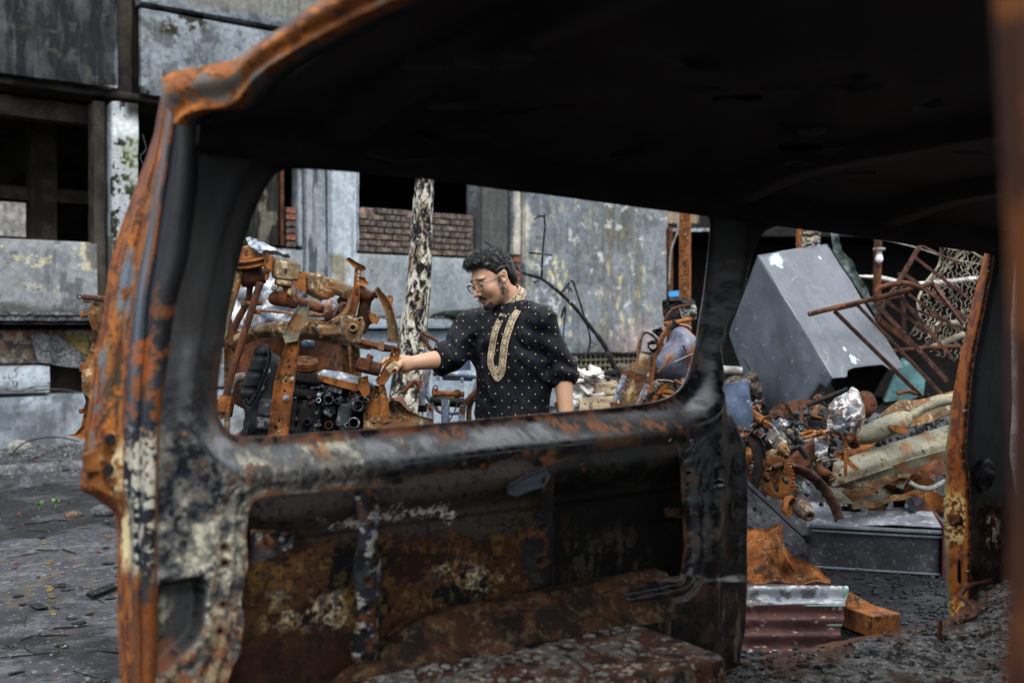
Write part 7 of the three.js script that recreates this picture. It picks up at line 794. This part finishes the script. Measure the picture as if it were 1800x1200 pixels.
{ const t = thing('wire_mesh', 'crumpled wire netting hanging at the right of the rusted frame', 'wire netting', base(1680, 7)); const gx = (u, v) => { const x = lerp(lerp(1652, 1738, u), lerp(1596, 1690, u), v), y = lerp(lerp(428, 446, u), lerp(588, 640, u), v); return [x + 9 * sin(v * 9 + u * 5), y + 6 * sin(u * 8 + v * 3), 6.9 + 0.25 * fbm(u * 4, v * 4, 3) - 0.2 * v]; };
  for (let i = 0; i < 15; i++) { const pts = []; for (let j = 0; j <= 34; j++) pts.push(gx((i + 0.5 + (j % 2 ? 0.56 : -0.06)) / 15 + 0.035 * (vn(i * 3, j * 0.6, 256, 5) - 0.5) * 2, j / 34)); part('wire', tube(pts.map((q) => P(...q)), 0.0032, { n: 5, seg: 110 }), M.mesh, t); } part('edge_wire', tube([0, 0.2, 0.4, 0.6, 0.8, 1].map((u) => P(...gx(u, 0.01))), 0.008), M.mesh, t); part('edge_wire', tube([0, 0.2, 0.4, 0.6, 0.8, 1].map((v) => P(...gx(0.02, v))), 0.008), M.mesh, t); }
const item = (name, label, cat, geo, mat, group) => solo(name, geo, mat, label, cat, group);
item('teal_sheet', 'teal painted metal panel below the rusted frame', 'panel', zp([[1588, 628], [1628, 662], [1624, 694], [1600, 702], [1554, 706], [1562, 688]], 6.8, 0.03, { n: 30 }), M.teal);
item('green_cloth', 'grey-green crumpled cloth hanging behind the cabinet', 'cloth', zp([[1460, 402], [1474, 404], [1482, 438], [1500, 462], [1514, 490], [1530, 512], [1544, 552], [1530, 566], [1505, 530], [1486, 486], [1466, 440]], 7.2, 0.006, { n: 60, z: (u, v, x, y) => 0.12 * (fbm(x * 14, y * 9, 3) - 0.5) }), M.greenCloth);
item('blue_sheet', 'dented blue metal panel beside the foot of the window pillar', 'panel', zp([[1262, 676], [1312, 668], [1322, 736], [1318, 756], [1262, 756]], 5.9, 0.012, { n: 30, z: (u, v) => 0.03 * fbm(u * 2, v * 2, 2), yaw: 15 }), M.bluePlate); item('grey_pipe', 'grey pipe lying behind the blue panel', 'pipe', C([1262, 650], [1304, 652], 6.1, 0.028), M.greyBoard);
for (const [label, px, d, m, o] of [['broad pale bent panel under the long beam, right of the rim', [[1440, 858], [1500, 838], [1570, 824], [1600, 838], [1580, 872], [1520, 890], [1452, 888]], 6.05, 'cream', { pitch: -40 }], ['brown crumpled panel behind the dark box', [[1560, 872], [1620, 846], [1690, 836], [1690, 900], [1620, 900]], 6.25, 'rustPale', { pitch: -30 }], ['large rusty sheet filling the gap below the exhaust pipe', [[1520, 800], [1600, 770], [1690, 760], [1690, 830], [1600, 850], [1530, 850]], 6.3, 'rustDark', { pitch: -30 }], ['orange bent panel between scooter shroud and exhaust', [[1476, 772], [1520, 752], [1560, 752], [1530, 792], [1490, 812]], 6.0, 'rust', { pitch: -40 }], ['dark brown panel left of the sprocket', [[1290, 770], [1330, 760], [1350, 800], [1340, 850], [1290, 850]], 5.95, 'rustDark', { pitch: -20 }]]) item('sheet_scrap', label, 'sheet metal', zp(px, d, 0.008, { n: 50, rim: 0.015, rimW: 0.015, z: (u, v) => 0.08 * (fbm(u * 3 + d, v * 3, 3) - 0.5) + 0.02 * sin(u * 11 + v * 4), ...o }), M[m]);
// mound under the scrap
{ const pos = [], uv = [], idx = [], N = 70, K = 40; for (let j = 0; j <= K; j++) for (let i = 0; i <= N; i++) { const px = lerp(1180, 1860, i / N), v = j / K, d = lerp(6.15, 9, v), w = P(px, 577, d), h = (1 - pow(1 - v, 2)) * 0.66 * ss(0, 0.08, i / N); w.y = groundH(w.x, w.z) - 0.03 + h * (0.8 + 0.4 * fbm(w.x * 2, w.z * 2, 3)) + 0.12 * (fbm(w.x * 6, w.z * 6, 3) - 0.5) * ss(0, 0.2, v); pos.push(w.x, w.y, w.z); uv.push(w.x, w.z); } for (let j = 0; j < K; j++) for (let i = 0; i < N; i++) { const a = j * (N + 1) + i; idx.push(a, a + 1, a + N + 1, a + 1, a + N + 2, a + N + 1); } struct('mound', build(pos, idx, uv), M.ground); }
item('steel_beam', 'long flaking grey-cream pressed beam lying across the heap', 'beam', [zp([[1470, 808], [1560, 778], [1672, 742], [1690, 742], [1690, 784], [1600, 808], [1466, 852]], 5.75, 0.01, { n: 70, rim: -0.03, rimW: 0.04, pitch: -35, yaw: 12, holes: [[1551, 808, 3], [1624, 792, 3], [1478, 834, 3]] }), zp([[1466, 850], [1600, 808], [1690, 784], [1690, 792], [1610, 822], [1570, 834], [1470, 858]], 5.7, 0.01, { pitch: 20 })], M.cream);
item('rusty_sheet', 'rust-stained pale sheet tucked under the long beam', 'sheet metal', zp([[1476, 868], [1530, 846], [1572, 832], [1580, 842], [1552, 858], [1530, 874], [1500, 884]], 5.95, 0.008, { n: 40, z: (u, v) => 0.05 * fbm(u * 3, v * 3, 2), pitch: -40 }), M.rustPale); item('steel_strip', 'long pale rusted strip just above the dark box', 'strip', zp([[1498, 884], [1560, 874], [1620, 858], [1664, 844], [1666, 850], [1620, 868], [1540, 890], [1500, 896]], 5.9, 0.012, { n: 60, pitch: -30, z: (u) => 0.02 * sin(u * 20) }), M.rustPale); item('steel_strip', 'torn brown wing edge right of the dark box top', 'strip', zp([[1590, 868], [1630, 858], [1660, 872], [1656, 900], [1640, 892], [1626, 876]], 5.85, 0.012, { n: 40, z: (u) => 0.04 * sin(u * 7) }), M.rust); item('bent_tube', 'short grey bent tube under the long beam', 'pipe', T([[1600, 848], [1614, 856], [1636, 858], [1662, 846]], 5.75, 0.015), M.greyBoard);
item('bonnet_panel', 'orange and pale curved panel above the exhaust pipe', 'sheet metal', zp([[1540, 740], [1580, 712], [1630, 702], [1690, 690], [1690, 730], [1610, 752], [1560, 770]], 6.2, 0.01, { n: 50, pitch: -40, z: (u, v) => 0.06 * sin(v * 3) + 0.02 * sin(u * 9) }), M.rustPale);
{ const t = thing('exhaust_pipe', 'scorched exhaust silencer and tailpipe lying on the beam', 'exhaust', base(1580, 5.75)), d = 5.72; part('silencer', [lathe([[0, 0.02], [0.02, 0.036], [0.1, 0.046], [0.2, 0.058], [0.5, 0.063], [0.85, 0.058], [1, 0.034]], P(1506, 772, d), P(1600, 733, d), 26)], M.cream, t); part('tailpipe', T([[1596, 735], [1618, 722], [1640, 711], [1660, 706], [1690, 700]], d, 0.026, { rough: 0.2 }), M.cream, t); part('flange', [lathe([[0, 0.02], [0, 0.048], [0.4, 0.05], [0.5, 0.036], [1, 0.03]], P(1497, 775, d - 0.02), P(1510, 770, d), 18), C([1490, 774], [1500, 771], d - 0.03, 0.022)], M.rustDark, t); part('hanger', zp([[1560, 746], [1586, 748], [1596, 756], [1592, 762], [1572, 758]], d - 0.07, 0.006, { n: 24, z: (u) => 0.02 * u }), M.rust, t); }
{ const t = thing('scooter_fairing', 'battered chrome and rust scooter headlamp shroud on the heap', 'scooter part', base(1470, 5.6)), c = P(1470, 726, 5.6); part('shroud', plate(face(1470, 726, 5.55, 14, -8, 0), [[1438, 714], [1446, 702], [1470, 690], [1488, 692], [1501, 706], [1507, 730], [1502, 752], [1490, 768], [1480, 764], [1472, 752], [1460, 757], [1443, 764], [1438, 740]], 0.006, { n: 70, z: (u, v) => 0.17 * sqrt(max(0, 1 - pow((u - 0.46) * 1.9, 2) * 0.8 - pow((v - 0.55) * 1.9, 2) * 0.6)) + 0.012 * fbm(u * 5, v * 5, 3) }), M.tankRust = patchy(60, [128, 134, 142], [[[80, 84, 92], 5, 0.52, 0.1, 0.8], [[166, 92, 36], 4, 0.53, 0.05, 0.95, 0.9, 0.15], [[232, 232, 230], 10, 0.63, 0.04, 0.9], [[70, 46, 34], 8, 0.64, 0.05, 0.8]], { rough: 0.35, tile: 0.4 }), t);
  part('rim', T([[1448, 770], [1470, 758], [1484, 776], [1486, 790], [1476, 796]], 5.48, 0.008), M.rust, t); part('strap', [zp([[1484, 760], [1490, 770], [1490, 840], [1484, 838]], 5.46, 0.004, { n: 24 }), zp([[1464, 800], [1480, 790], [1498, 812], [1512, 824], [1504, 828], [1486, 812]], 5.48, 0.004, { n: 24 })], M.rust, t); part('tail', zp([[1432, 770], [1456, 764], [1452, 800], [1440, 806], [1434, 800]], 5.5, 0.006, { z: (u) => 0.03 * u * u }), M.tankRust, t); }
item('float_chamber', 'red-brown round drum behind the scooter shroud', 'drum', boxUV(nets((x, y, z) => { const c = P(1520, 710, 5.9); return (hypot((x - c.x) / 0.07, (y - c.y) / 0.08, (z - c.z) / 0.06) - 1) * 0.06 + 0.006 * (f3(x * 30, y * 30, z * 30) - 0.5); }, ...boxAt(P(1520, 710, 5.9), 0.11), 0.01).toNonIndexed()), M.rustDark);
item('drain_rod', 'dark rod running from the heap to the scooter shroud', 'rod', C([1420, 712], [1490, 684], 6.0, 0.014), M.soot); item('melted_plastic', 'blob of white melted plastic by the red-brown drum', 'scrap', T([[1496, 684], [1506, 690], [1504, 702], [1512, 708]], 5.85, 0.016, { rough: 0.8 }), M.white);
{ const t = thing('gear_wheel', 'rust-brown toothed sprocket standing on the heap', 'gear', base(1366, 5.5)), fr = face(1366, 838, 5.45, -52, 0, -14), R = 0.115, N = 34, sh = new THREE.Shape(); for (let i = 0; i < N; i++) for (const [q, r] of [[0, R * 0.93], [0.3, R * 0.93], [0.5, R * 1.03], [0.8, R * 1.03]]) { const a = (i + q) / N * 2 * PI, f = i + q === 0 ? 'moveTo' : 'lineTo'; sh[f](cos(a) * r, sin(a) * r); } const h0 = new THREE.Path(); h0.absarc(0, 0, 0.022, 0, 2 * PI); sh.holes.push(h0); for (let i = 0; i < 5; i++) { const a = i / 5 * 2 * PI, h = new THREE.Path(); h.absellipse(cos(a) * 0.064, sin(a) * 0.064, 0.027, 0.02, 0, 2 * PI, false, a); sh.holes.push(h); } const g = new THREE.ExtrudeGeometry(sh, { depth: 0.012, bevelSize: 0.001, bevelThickness: 0.001, bevelSegments: 1, curveSegments: 10 }); part('sprocket', bx(g.applyMatrix4(fr.m)), M.rust, t); part('hub', cyl(fr.wor(0, 0, -0.03), fr.wor(0, 0, 0.03), 0.03, 0.028, 14), M.rustDark, t); }
{ const g = new THREE.LatheGeometry([[0.27, -0.03], [0.285, -0.034], [0.292, -0.028], [0.284, -0.022], [0.272, 0], [0.284, 0.022], [0.292, 0.028], [0.285, 0.034], [0.27, 0.03], [0.266, 0], [0.27, -0.03]].map((p) => new THREE.Vector2(...p)), 60, 80 * PI / 180, 116 * PI / 180); g.rotateX(PI / 2); g.applyQuaternion(eul(-28, 26, 0)); const c = P(1402, 906, 5.32); g.translate(c.x, c.y, c.z); item('wheel_rim', 'bare rusted wheel rim leaning against the heap', 'wheel rim', bx(g), M.purple); }
const crumple = (label, px, d, mat, amp, name = 'crumpled_paper', cat = 'paper', pitch = -25) => item(name, label, cat, zp(px, d, 0.003, { n: 50, pitch, z: (u, v) => amp * (fbm(u * 4 + d * 3, v * 4, 4) - 0.5) + amp * 0.4 * sin(u * 9 + v * 5) }), mat);
crumple('white crumpled paper with faint pink print beneath the rim', [[1356, 812], [1382, 806], [1398, 818], [1424, 798], [1446, 826], [1430, 840], [1424, 852], [1400, 836], [1396, 852], [1372, 846]], 5.62, M.white, 0.08); crumple('white paper sheet standing in a peak above the wheel rim', [[1402, 822], [1424, 796], [1446, 824], [1420, 832]], 5.58, M.white, 0.06); crumple('frayed white wad on top of the heap', [[1344, 772], [1356, 756], [1376, 756], [1386, 768], [1380, 782], [1352, 784]], 5.7, M.white, 0.1); crumple('crushed pale foil right of the blue panel', [[1354, 742], [1380, 734], [1392, 744], [1370, 758]], 5.8, M.alu, 0.06, 'foil', 'foil'); crumple('grey cloth rag under the white paper', [[1376, 846], [1410, 850], [1416, 862], [1390, 866]], 5.5, M.greyBoard, 0.06, 'rag', 'cloth');
item('filter_cartridge', 'grey-brown tapered filter cartridge below the sprocket', 'filter', lathe([[0, 0.03], [0.1, 0.042], [0.6, 0.05], [0.95, 0.034], [1, 0.03], [1, 0.016], [0.9, 0.014], [0.9, 0]], P(1396, 878, 5.5), P(1424, 908, 5.35), 20), M.rubble); item('ring_clamp', 'rusted ring clamp beside the filter cartridge', 'clamp', bx(new THREE.TorusGeometry(0.055, 0.01, 8, 30).scale(1, 1, 2).applyQuaternion(eul(10, 50, 0)).translate(...P(1386, 890, 5.4).toArray())), M.rust); item('ball_joint', 'rusty ball joint above the ring clamp', 'joint', [C([1372, 866], [1388, 880], 5.45, 0.026, 0.018), C([1396, 868], [1402, 858], 5.45, 0.02)], M.rust);
item('black_rail', 'glossy black plastic rail slanting down beside the window pillar', 'rail', bar(P(1310, 846, 5.3), P(1416, 944, 5.0), 0.055, 0.02), M.black); item('black_moulding', 'curved black moulding behind the black rail', 'moulding', thickArm([[1316, 764, 14], [1330, 780, 22], [1336, 810, 20], [1330, 840, 14], [1326, 866, 10]], 5.5), M.soot); item('steel_strap', 'rust-brown box section lying left of the scooter shroud', 'beam', [bar(P(1384, 826, 5.55), P(1444, 780, 5.6), 0.1, 0.07)], M.rustDark); item('rubber_band', 'black strap round the rust-brown box section', 'strap', bar(P(1404, 784, 5.5), P(1420, 806, 5.48), 0.03, 0.02), M.soot);
item('torn_plate', 'orange torn body panel behind the corrugated sheet', 'sheet metal', [zp([[1290, 936], [1330, 938], [1362, 930], [1370, 932], [1376, 968], [1392, 988], [1430, 1006], [1456, 1026], [1456, 1034], [1290, 1032]], 5.0, 0.006, { n: 80, pitch: -40, z: (u, v) => 0.09 * abs(((u * 2.3 + v * 0.5) % 1) - 0.5) + 0.03 * abs(((u * 5 - v * 2 + 3) % 1) - 0.5) + 0.02 * fbm(u * 5, v * 5, 3), rim: 0.012, holes: [[1372, 966, 2], [1384, 990, 2], [1345, 950, 2]] })], M.rust); item('torn_flap', 'curled orange flap standing at the edge of the torn body panel', 'sheet metal', zp([[1346, 936], [1372, 928], [1381, 958], [1396, 990], [1418, 1004], [1400, 1008], [1374, 992], [1356, 964]], 4.94, 0.005, { n: 50, pitch: -10, yaw: 25, z: (u, v) => 0.05 * sin(u * 5 + v * 2) + 0.02 * fbm(u * 6, v * 6, 3), rim: 0.01, holes: [[1372, 962, 2]] }), M.rust); item('rusty_channel', 'rusted box section lying right of the corrugated sheet', 'channel', [bar(P(1452, 1062, 4.9), P(1560, 1100, 4.5), 0.16, 0.1, 0.35, 0.08), zp([[1476, 1046], [1496, 1038], [1574, 1084], [1568, 1094], [1480, 1064]], 4.62, 0.006, { pitch: -55, rim: -0.008, n: 40 })], M.rust);
{ const tx = texture(256, 256, (u, v, o) => { const a = fbm(u * 6, v * 6, 5, 256, 131, 0.6), b = fbm(u * 16, v * 16, 4, 256, 132, 0.6); set(o, [104, 70, 66]); o.r = 0.75; mix(o, [84, 56, 54], ss(0.45, 0.6, a)); mix(o, [126, 88, 80], ss(0.56, 0.66, b) * 0.6); const g = ss(0.66, 0.68, v + (a - 0.5) * 0.06); mix(o, [150, 156, 162], g * ss(0.98, 0.9, v)); mix(o, [206, 210, 214], g * ss(0.48, 0.6, b) * 0.7); mix(o, [80, 70, 70], g * ss(0.5, 0.6, a) * 0.6); const e = u + (b - 0.5) * 0.06; mix(o, [158, 206, 190], ss(0.955, 0.975, e)); mix(o, [170, 214, 198], max(ss(0.012, 0.006, abs(v - 0.665)) * ss(0.6, 0.64, e), ss(0.012, 0.006, abs(v - 0.41)) * ss(0.74, 0.8, e), ss(0.014, 0.006, abs(v - 0.3)) * ss(0.86, 0.9, e)) * 0.95); mix(o, [178, 182, 184], ss(0.06, 0.03, v) * ss(0.4, 0.55, b)); mix(o, [200, 190, 180], ss(0.72, 0.75, b) * 0.7); o.h = 0.5; }, { repeat: false });
  const px = [[1292, 1024], [1400, 1026], [1490, 1030], [1492, 1044], [1486, 1060], [1484, 1086], [1478, 1110], [1474, 1140], [1400, 1146], [1292, 1152]], g = zp(px, 4.55, 0.003, { n: 110, pitch: -38, rough: 0.0004, z: (u, v) => 0.014 * sin(v * 2 * PI * 4.6 + 0.6) }), uv = g.attributes.uv; let a = 1e9, b = -1e9, c = 1e9, d = -1e9; for (let i = 0; i < uv.count; i++) { a = min(a, uv.getX(i)); b = max(b, uv.getX(i)); c = min(c, uv.getY(i)); d = max(d, uv.getY(i)); } for (let i = 0; i < uv.count; i++) uv.setXY(i, (uv.getX(i) - a) / (b - a), (uv.getY(i) - c) / (d - c)); item('corrugated_sheet', 'purple-brown corrugated sheet with mint paint drips and a bare top edge', 'corrugated sheet', g, material(tx, 0, { bump: 0.001 })); }
{ const t = thing('metal_box', 'dark grey metal box with a dented silver lid and maroon end', 'box', base(1540, 5.9)), q = eul(0, -14, -0.4), o = P(1540, 960, 5.85), l = (x, y, z) => V3(x, y, z).applyQuaternion(q).add(o); const bxp = (w, h, dp, c, r = 0.006) => rbox(w, h, dp, r, q, l(...c));
  part('body', [bxp(0.72, 0.25, 0.36, [-0.01, -0.03, -0.18])], M.darkBox = patchy(61, [44, 48, 54], [[[68, 72, 80], 4, 0.54, 0.1, 0.7], [[34, 36, 40], 9, 0.6, 0.08, 0.7], [[120, 124, 130], 20, 0.73, 0.03, 0.6]], { rough: 0.5 }), t); const lid = sheet({ box: [-0.39, -0.19, 0.355, 0.22], nx: 50, ny: 30, th: 0.006, z: (x, y) => 0.018 * (fbm(x * 5 + 3, y * 5, 3) - 0.5) + 0.1 * (y + 0.19) - 0.03 * ss(0.1, -0.2, y) * ss(0.1, -0.3, x) }); lid.rotateX(-PI / 2); lid.translate(0, 0.135, -0.16); lid.applyQuaternion(q); lid.translate(o.x, o.y, o.z); part('lid', lid, M.lidm = patchy(62, [142, 146, 154], [[[126, 130, 138], 4, 0.52, 0.1, 0.8], [[154, 158, 166], 7, 0.6, 0.06, 0.6], [[226, 228, 232], 14, 0.7, 0.03, 0.8]], { rough: 0.35, grain: 5 }), t, 'dented silver-grey lid');
  part('lid_lip', [bxp(0.73, 0.02, 0.014, [-0.01, 0.108, 0.026], 0.004), bxp(0.73, 0.014, 0.014, [0, 0.076, 0.012], 0.004), bxp(0.71, 0.012, 0.012, [0, -0.142, 0.006], 0.003)], M.galv, t); part('end_panel', [bxp(0.02, 0.33, 0.42, [0.37, -0.005, -0.17], 0.004)], M.maroon, t, 'maroon end panel'); part('catch', [bxp(0.03, 0.05, 0.02, [-0.385, 0.02, 0.0], 0.004)], M.soot, t); }
// loose scrap of the heap, piece by piece
{ const r = rng(91), rods = 70; for (let i = 0; i < rods; i++) { const px = 1296 + pow(r(), 1.1) * 180, py = 708 + r() * 130 + (px > 1400 ? -10 : 0), d = 5.55 + (840 - py) / 130 * 0.5 + r() * 0.15, L = 8 + r() * 34, q = r() * 6.3, g = T([[px - cos(q) * L * 0.5, py - sin(q) * L * 0.3, d + (r() - 0.5) * 0.12], [px + (r() - 0.5) * 10, py + (r() - 0.5) * 10, d], [px + cos(q) * L * 0.5, py + sin(q) * L * 0.3, d + (r() - 0.5) * 0.12]], d, 0.004 + r() * r() * 0.022, { rough: 0.5, seg: 9 }); item('scrap_rod', 'short rusted rod or tube tangled in the scrap heap', 'scrap', g, [M.rust, M.rustDark, M.rustDark, M.purple, M.chrome, M.greyBoard, M.soot][floor(r() * 7)], 'rods tangled in the heap left of the scooter shroud'); }
  for (let i = 0; i < 46; i++) { const px = 1296 + r() * 380, py = px > 1480 ? 850 + r() * 60 : 712 + r() * 150, d = px > 1480 ? 6.1 : 5.6 + (850 - py) / 150 * 0.5 + r() * 0.2, w = 8 + r() * 22, h = 6 + r() * 16; const g = plate(face(px, py, d, (r() - 0.5) * 120, (r() - 0.5) * 120, r() * 180), [[px - w, py - h * r()], [px, py - h], [px + w, py - h * 0.5], [px + w * 0.7, py + h], [px - w * 0.6, py + h * 0.8]], 0.004, { n: 12, z: (u, v) => 0.04 * (fbm(u * 3 + i, v * 3, 3) - 0.5) }); g.computeBoundingSphere(); if (g.boundingSphere.radius > 0.3) continue; item('scrap_plate', 'bent rusted shard of sheet metal in the scrap heap', 'scrap', g, [M.rust, M.rustDark, M.rustPale, M.galv, M.black, M.soot][floor(r() * 6)], 'shards of sheet metal in the scrap heap'); }
  for (let i = 0; i < 34; i++) { const px = 1300 + r() * 150, py = 716 + r() * 120, d = 5.5 + (840 - py) / 130 * 0.5 + r() * 0.1, c = P(px, py, d), a = V3(r() - 0.5, (r() - 0.5) * 0.7, r() - 0.5).normalize(), L = 0.05 + r() * 0.1, e = c.clone().addScaledVector(a, L), R = 0.014 + r() * 0.026, k = floor(r() * 4); const g = k === 0 ? lathe([[0, R * 0.4], [0, R], [0.3, R], [0.35, R * 0.7], [0.7, R * 0.7], [0.75, R * 1.2], [1, R * 1.2], [1, R * 0.3]], c, e, 14) : k === 1 ? boxUV(nets((x, y, z) => smin(cap(c, e, R, R * 0.7)(x, y, z), cap(e, e.clone().add(V3(0.03, 0.04 * (r() > 2), 0.02)), R * 0.7, R * 0.4)(x, y, z), 0.02) + 0.012 * (f3(x * 40, y * 40, z * 40) - 0.4), ...boxAt(c.clone().lerp(e, 0.5), L * 0.5 + R * 2.6 + 0.03), 0.009).toNonIndexed()) : k === 2 ? merge([cyl(c, e, R), cyl(c.clone().lerp(e, 0.3), c.clone().lerp(e, 0.4), R * 1.6), bar(e, e.clone().add(V3(0.05, -0.03, 0.02)), R, R * 0.6)]) : bx(new THREE.TorusGeometry(R * 1.6, R * 0.35, 8, 20).applyQuaternion(eul(r() * 180, r() * 180, 0)).translate(c.x, c.y, c.z)); item('scrap_casting', 'rusted engine or gearbox casting jammed in the scrap heap', 'scrap', g, [M.rust, M.rustDark, M.rustPale, M.engineGrey, M.engine, M.purple][floor(r() * 6)], 'castings jammed in the heap left of the scooter shroud'); }
  const gs = []; for (let i = 0; i < 1500; i++) { const px = lerp(1270, 1700, r()), v = r(), d = lerp(6.2, 8.4, v), w = P(px, lerp(880, 690, pow(v, 0.6)) + r() * 20, d), s = 0.006 + r() * r() * 0.03, g = new THREE.DodecahedronGeometry(s, 0); g.scale(1, 0.35 + r() * 0.5, 0.5 + r()); g.applyQuaternion(eul(r() * 90, r() * 180, r() * 90)); g.translate(w.x, w.y, w.z); gs.push(boxUV(g)); } const m = struct('heap_rubble', mergeGeometries(gs), M.soot, 'stuff'); tag(m, 'charred crumbs and rusty bits filling the scrap heap', 'rubble'); }
// yard stones, brick bits, sprouts at the left
const rock = (label, px, py, d, s, mat, name = 'stone', group) => { const p = base(px, d); p.y += s * 0.35; const g = new THREE.IcosahedronGeometry(s, 3), a = g.attributes.position; for (let i = 0; i < a.count; i++) { const x = a.getX(i), y = a.getY(i), z = a.getZ(i), k = 0.75 + 0.5 * f3(x / s * 1.4 + px, y / s * 1.4, z / s * 1.4, 3); a.setXYZ(i, x * k * 1.2, y * k * 0.8, z * k); } g.computeVertexNormals(); g.translate(p.x, p.y, p.z); return item(name, label, name === 'stone' ? 'stone' : 'brick', boxUV(g), mat, group); };
rock('large grey stone in the yard, by the rear post of the van', 178, 912, 7.6, 0.075, M.stone); rock('reddish-grey stone left of the large grey stone', 127, 914, 7.55, 0.045, M.rubble); rock('flat pale stone at the foot of the plinth', 32, 806, 10.1, 0.1, M.greyBoard); for (const [a, d] of [[30, 7.6], [170, 6.4], [188, 6.8], [24, 6.1], [60, 9.6]]) rock('small red brick chip lying in the yard', a, 0, d, 0.014, M.brickRed, 'brick_chip', 'red brick chips in the yard');
for (const [px, d, l] of [[66, 7.8, 'small green sprout, left one of two in the yard'], [95, 7.9, 'small green sprout, right one of two in the yard']]) { const t = thing('sprout', l, 'plant', base(px, d)), b = base(px, d), r = rng(px); for (let i = 0; i < 7; i++) { const a = r() * 6.3, g = new THREE.SphereGeometry(0.022, 8, 6); g.scale(1, 0.12, 0.6); g.translate(0.022, 0, 0); g.rotateZ(0.4 + r() * 0.5); g.rotateY(a); g.translate(b.x, b.y + 0.03 + r() * 0.02, b.z); part('leaf', bx(g), M.leaf, t); } part('stem', cyl(b, b.clone().add(V3(0, 0.04, 0)), 0.004), M.leaf, t); }
item('charred_plank', 'charred slat lying in the yard near the van', 'plank', bar(base(180, 5.4).add(V3(-0.06, 0.025, 0.05)), base(196, 5.6).add(V3(0.06, 0.03, -0.05)), 0.05, 0.02), M.char); item('ledge_rag', 'dark green rag on the ledge left of the man', 'rag', boxUV(nets((x, y, z) => { const c = P(800, 553, 13.3); return (hypot((x - c.x) / 0.34, (y - c.y) / 0.07, (z - c.z) / 0.12) - 1) * 0.07 + 0.08 * (f3(x * 9, y * 9, z * 9, 3) - 0.45); }, ...(() => { const c = P(800, 553, 13.3); return [[c.x - 0.5, c.y - 0.14, c.z - 0.25], [c.x + 0.5, c.y + 0.14, c.z + 0.25]]; })(), 0.025).toNonIndexed()), M.moss);
item('yard_wire', 'bent black wire arching at the foot of the plinth', 'wire', T([[18, 800], [36, 782], [60, 772], [100, 768], [138, 776]], 9.9, 0.008), M.wire);

// worn yellow paint flecks of a line on the old paving
{ const r = rng(77), gs = []; for (let i = 0; i < 26; i++) { const py = 950 + r() * 140, d = 1.44 * F / (py - 577), w = P(80 + (r() - 0.5) * 14 + (py - 950) * 0.06, 577, d); w.y = groundH(w.x, w.z) + 0.004; const g = new THREE.CylinderGeometry(0.006 + r() * 0.016, 0.02, 0.003, 5); g.scale(1, 1, 0.5 + r()); g.rotateY(r() * 6); g.translate(w.x, w.y, w.z); gs.push(bx(g)); } struct('painted_line', merge(gs), M.ochre); }
renderer.render(scene, camera);
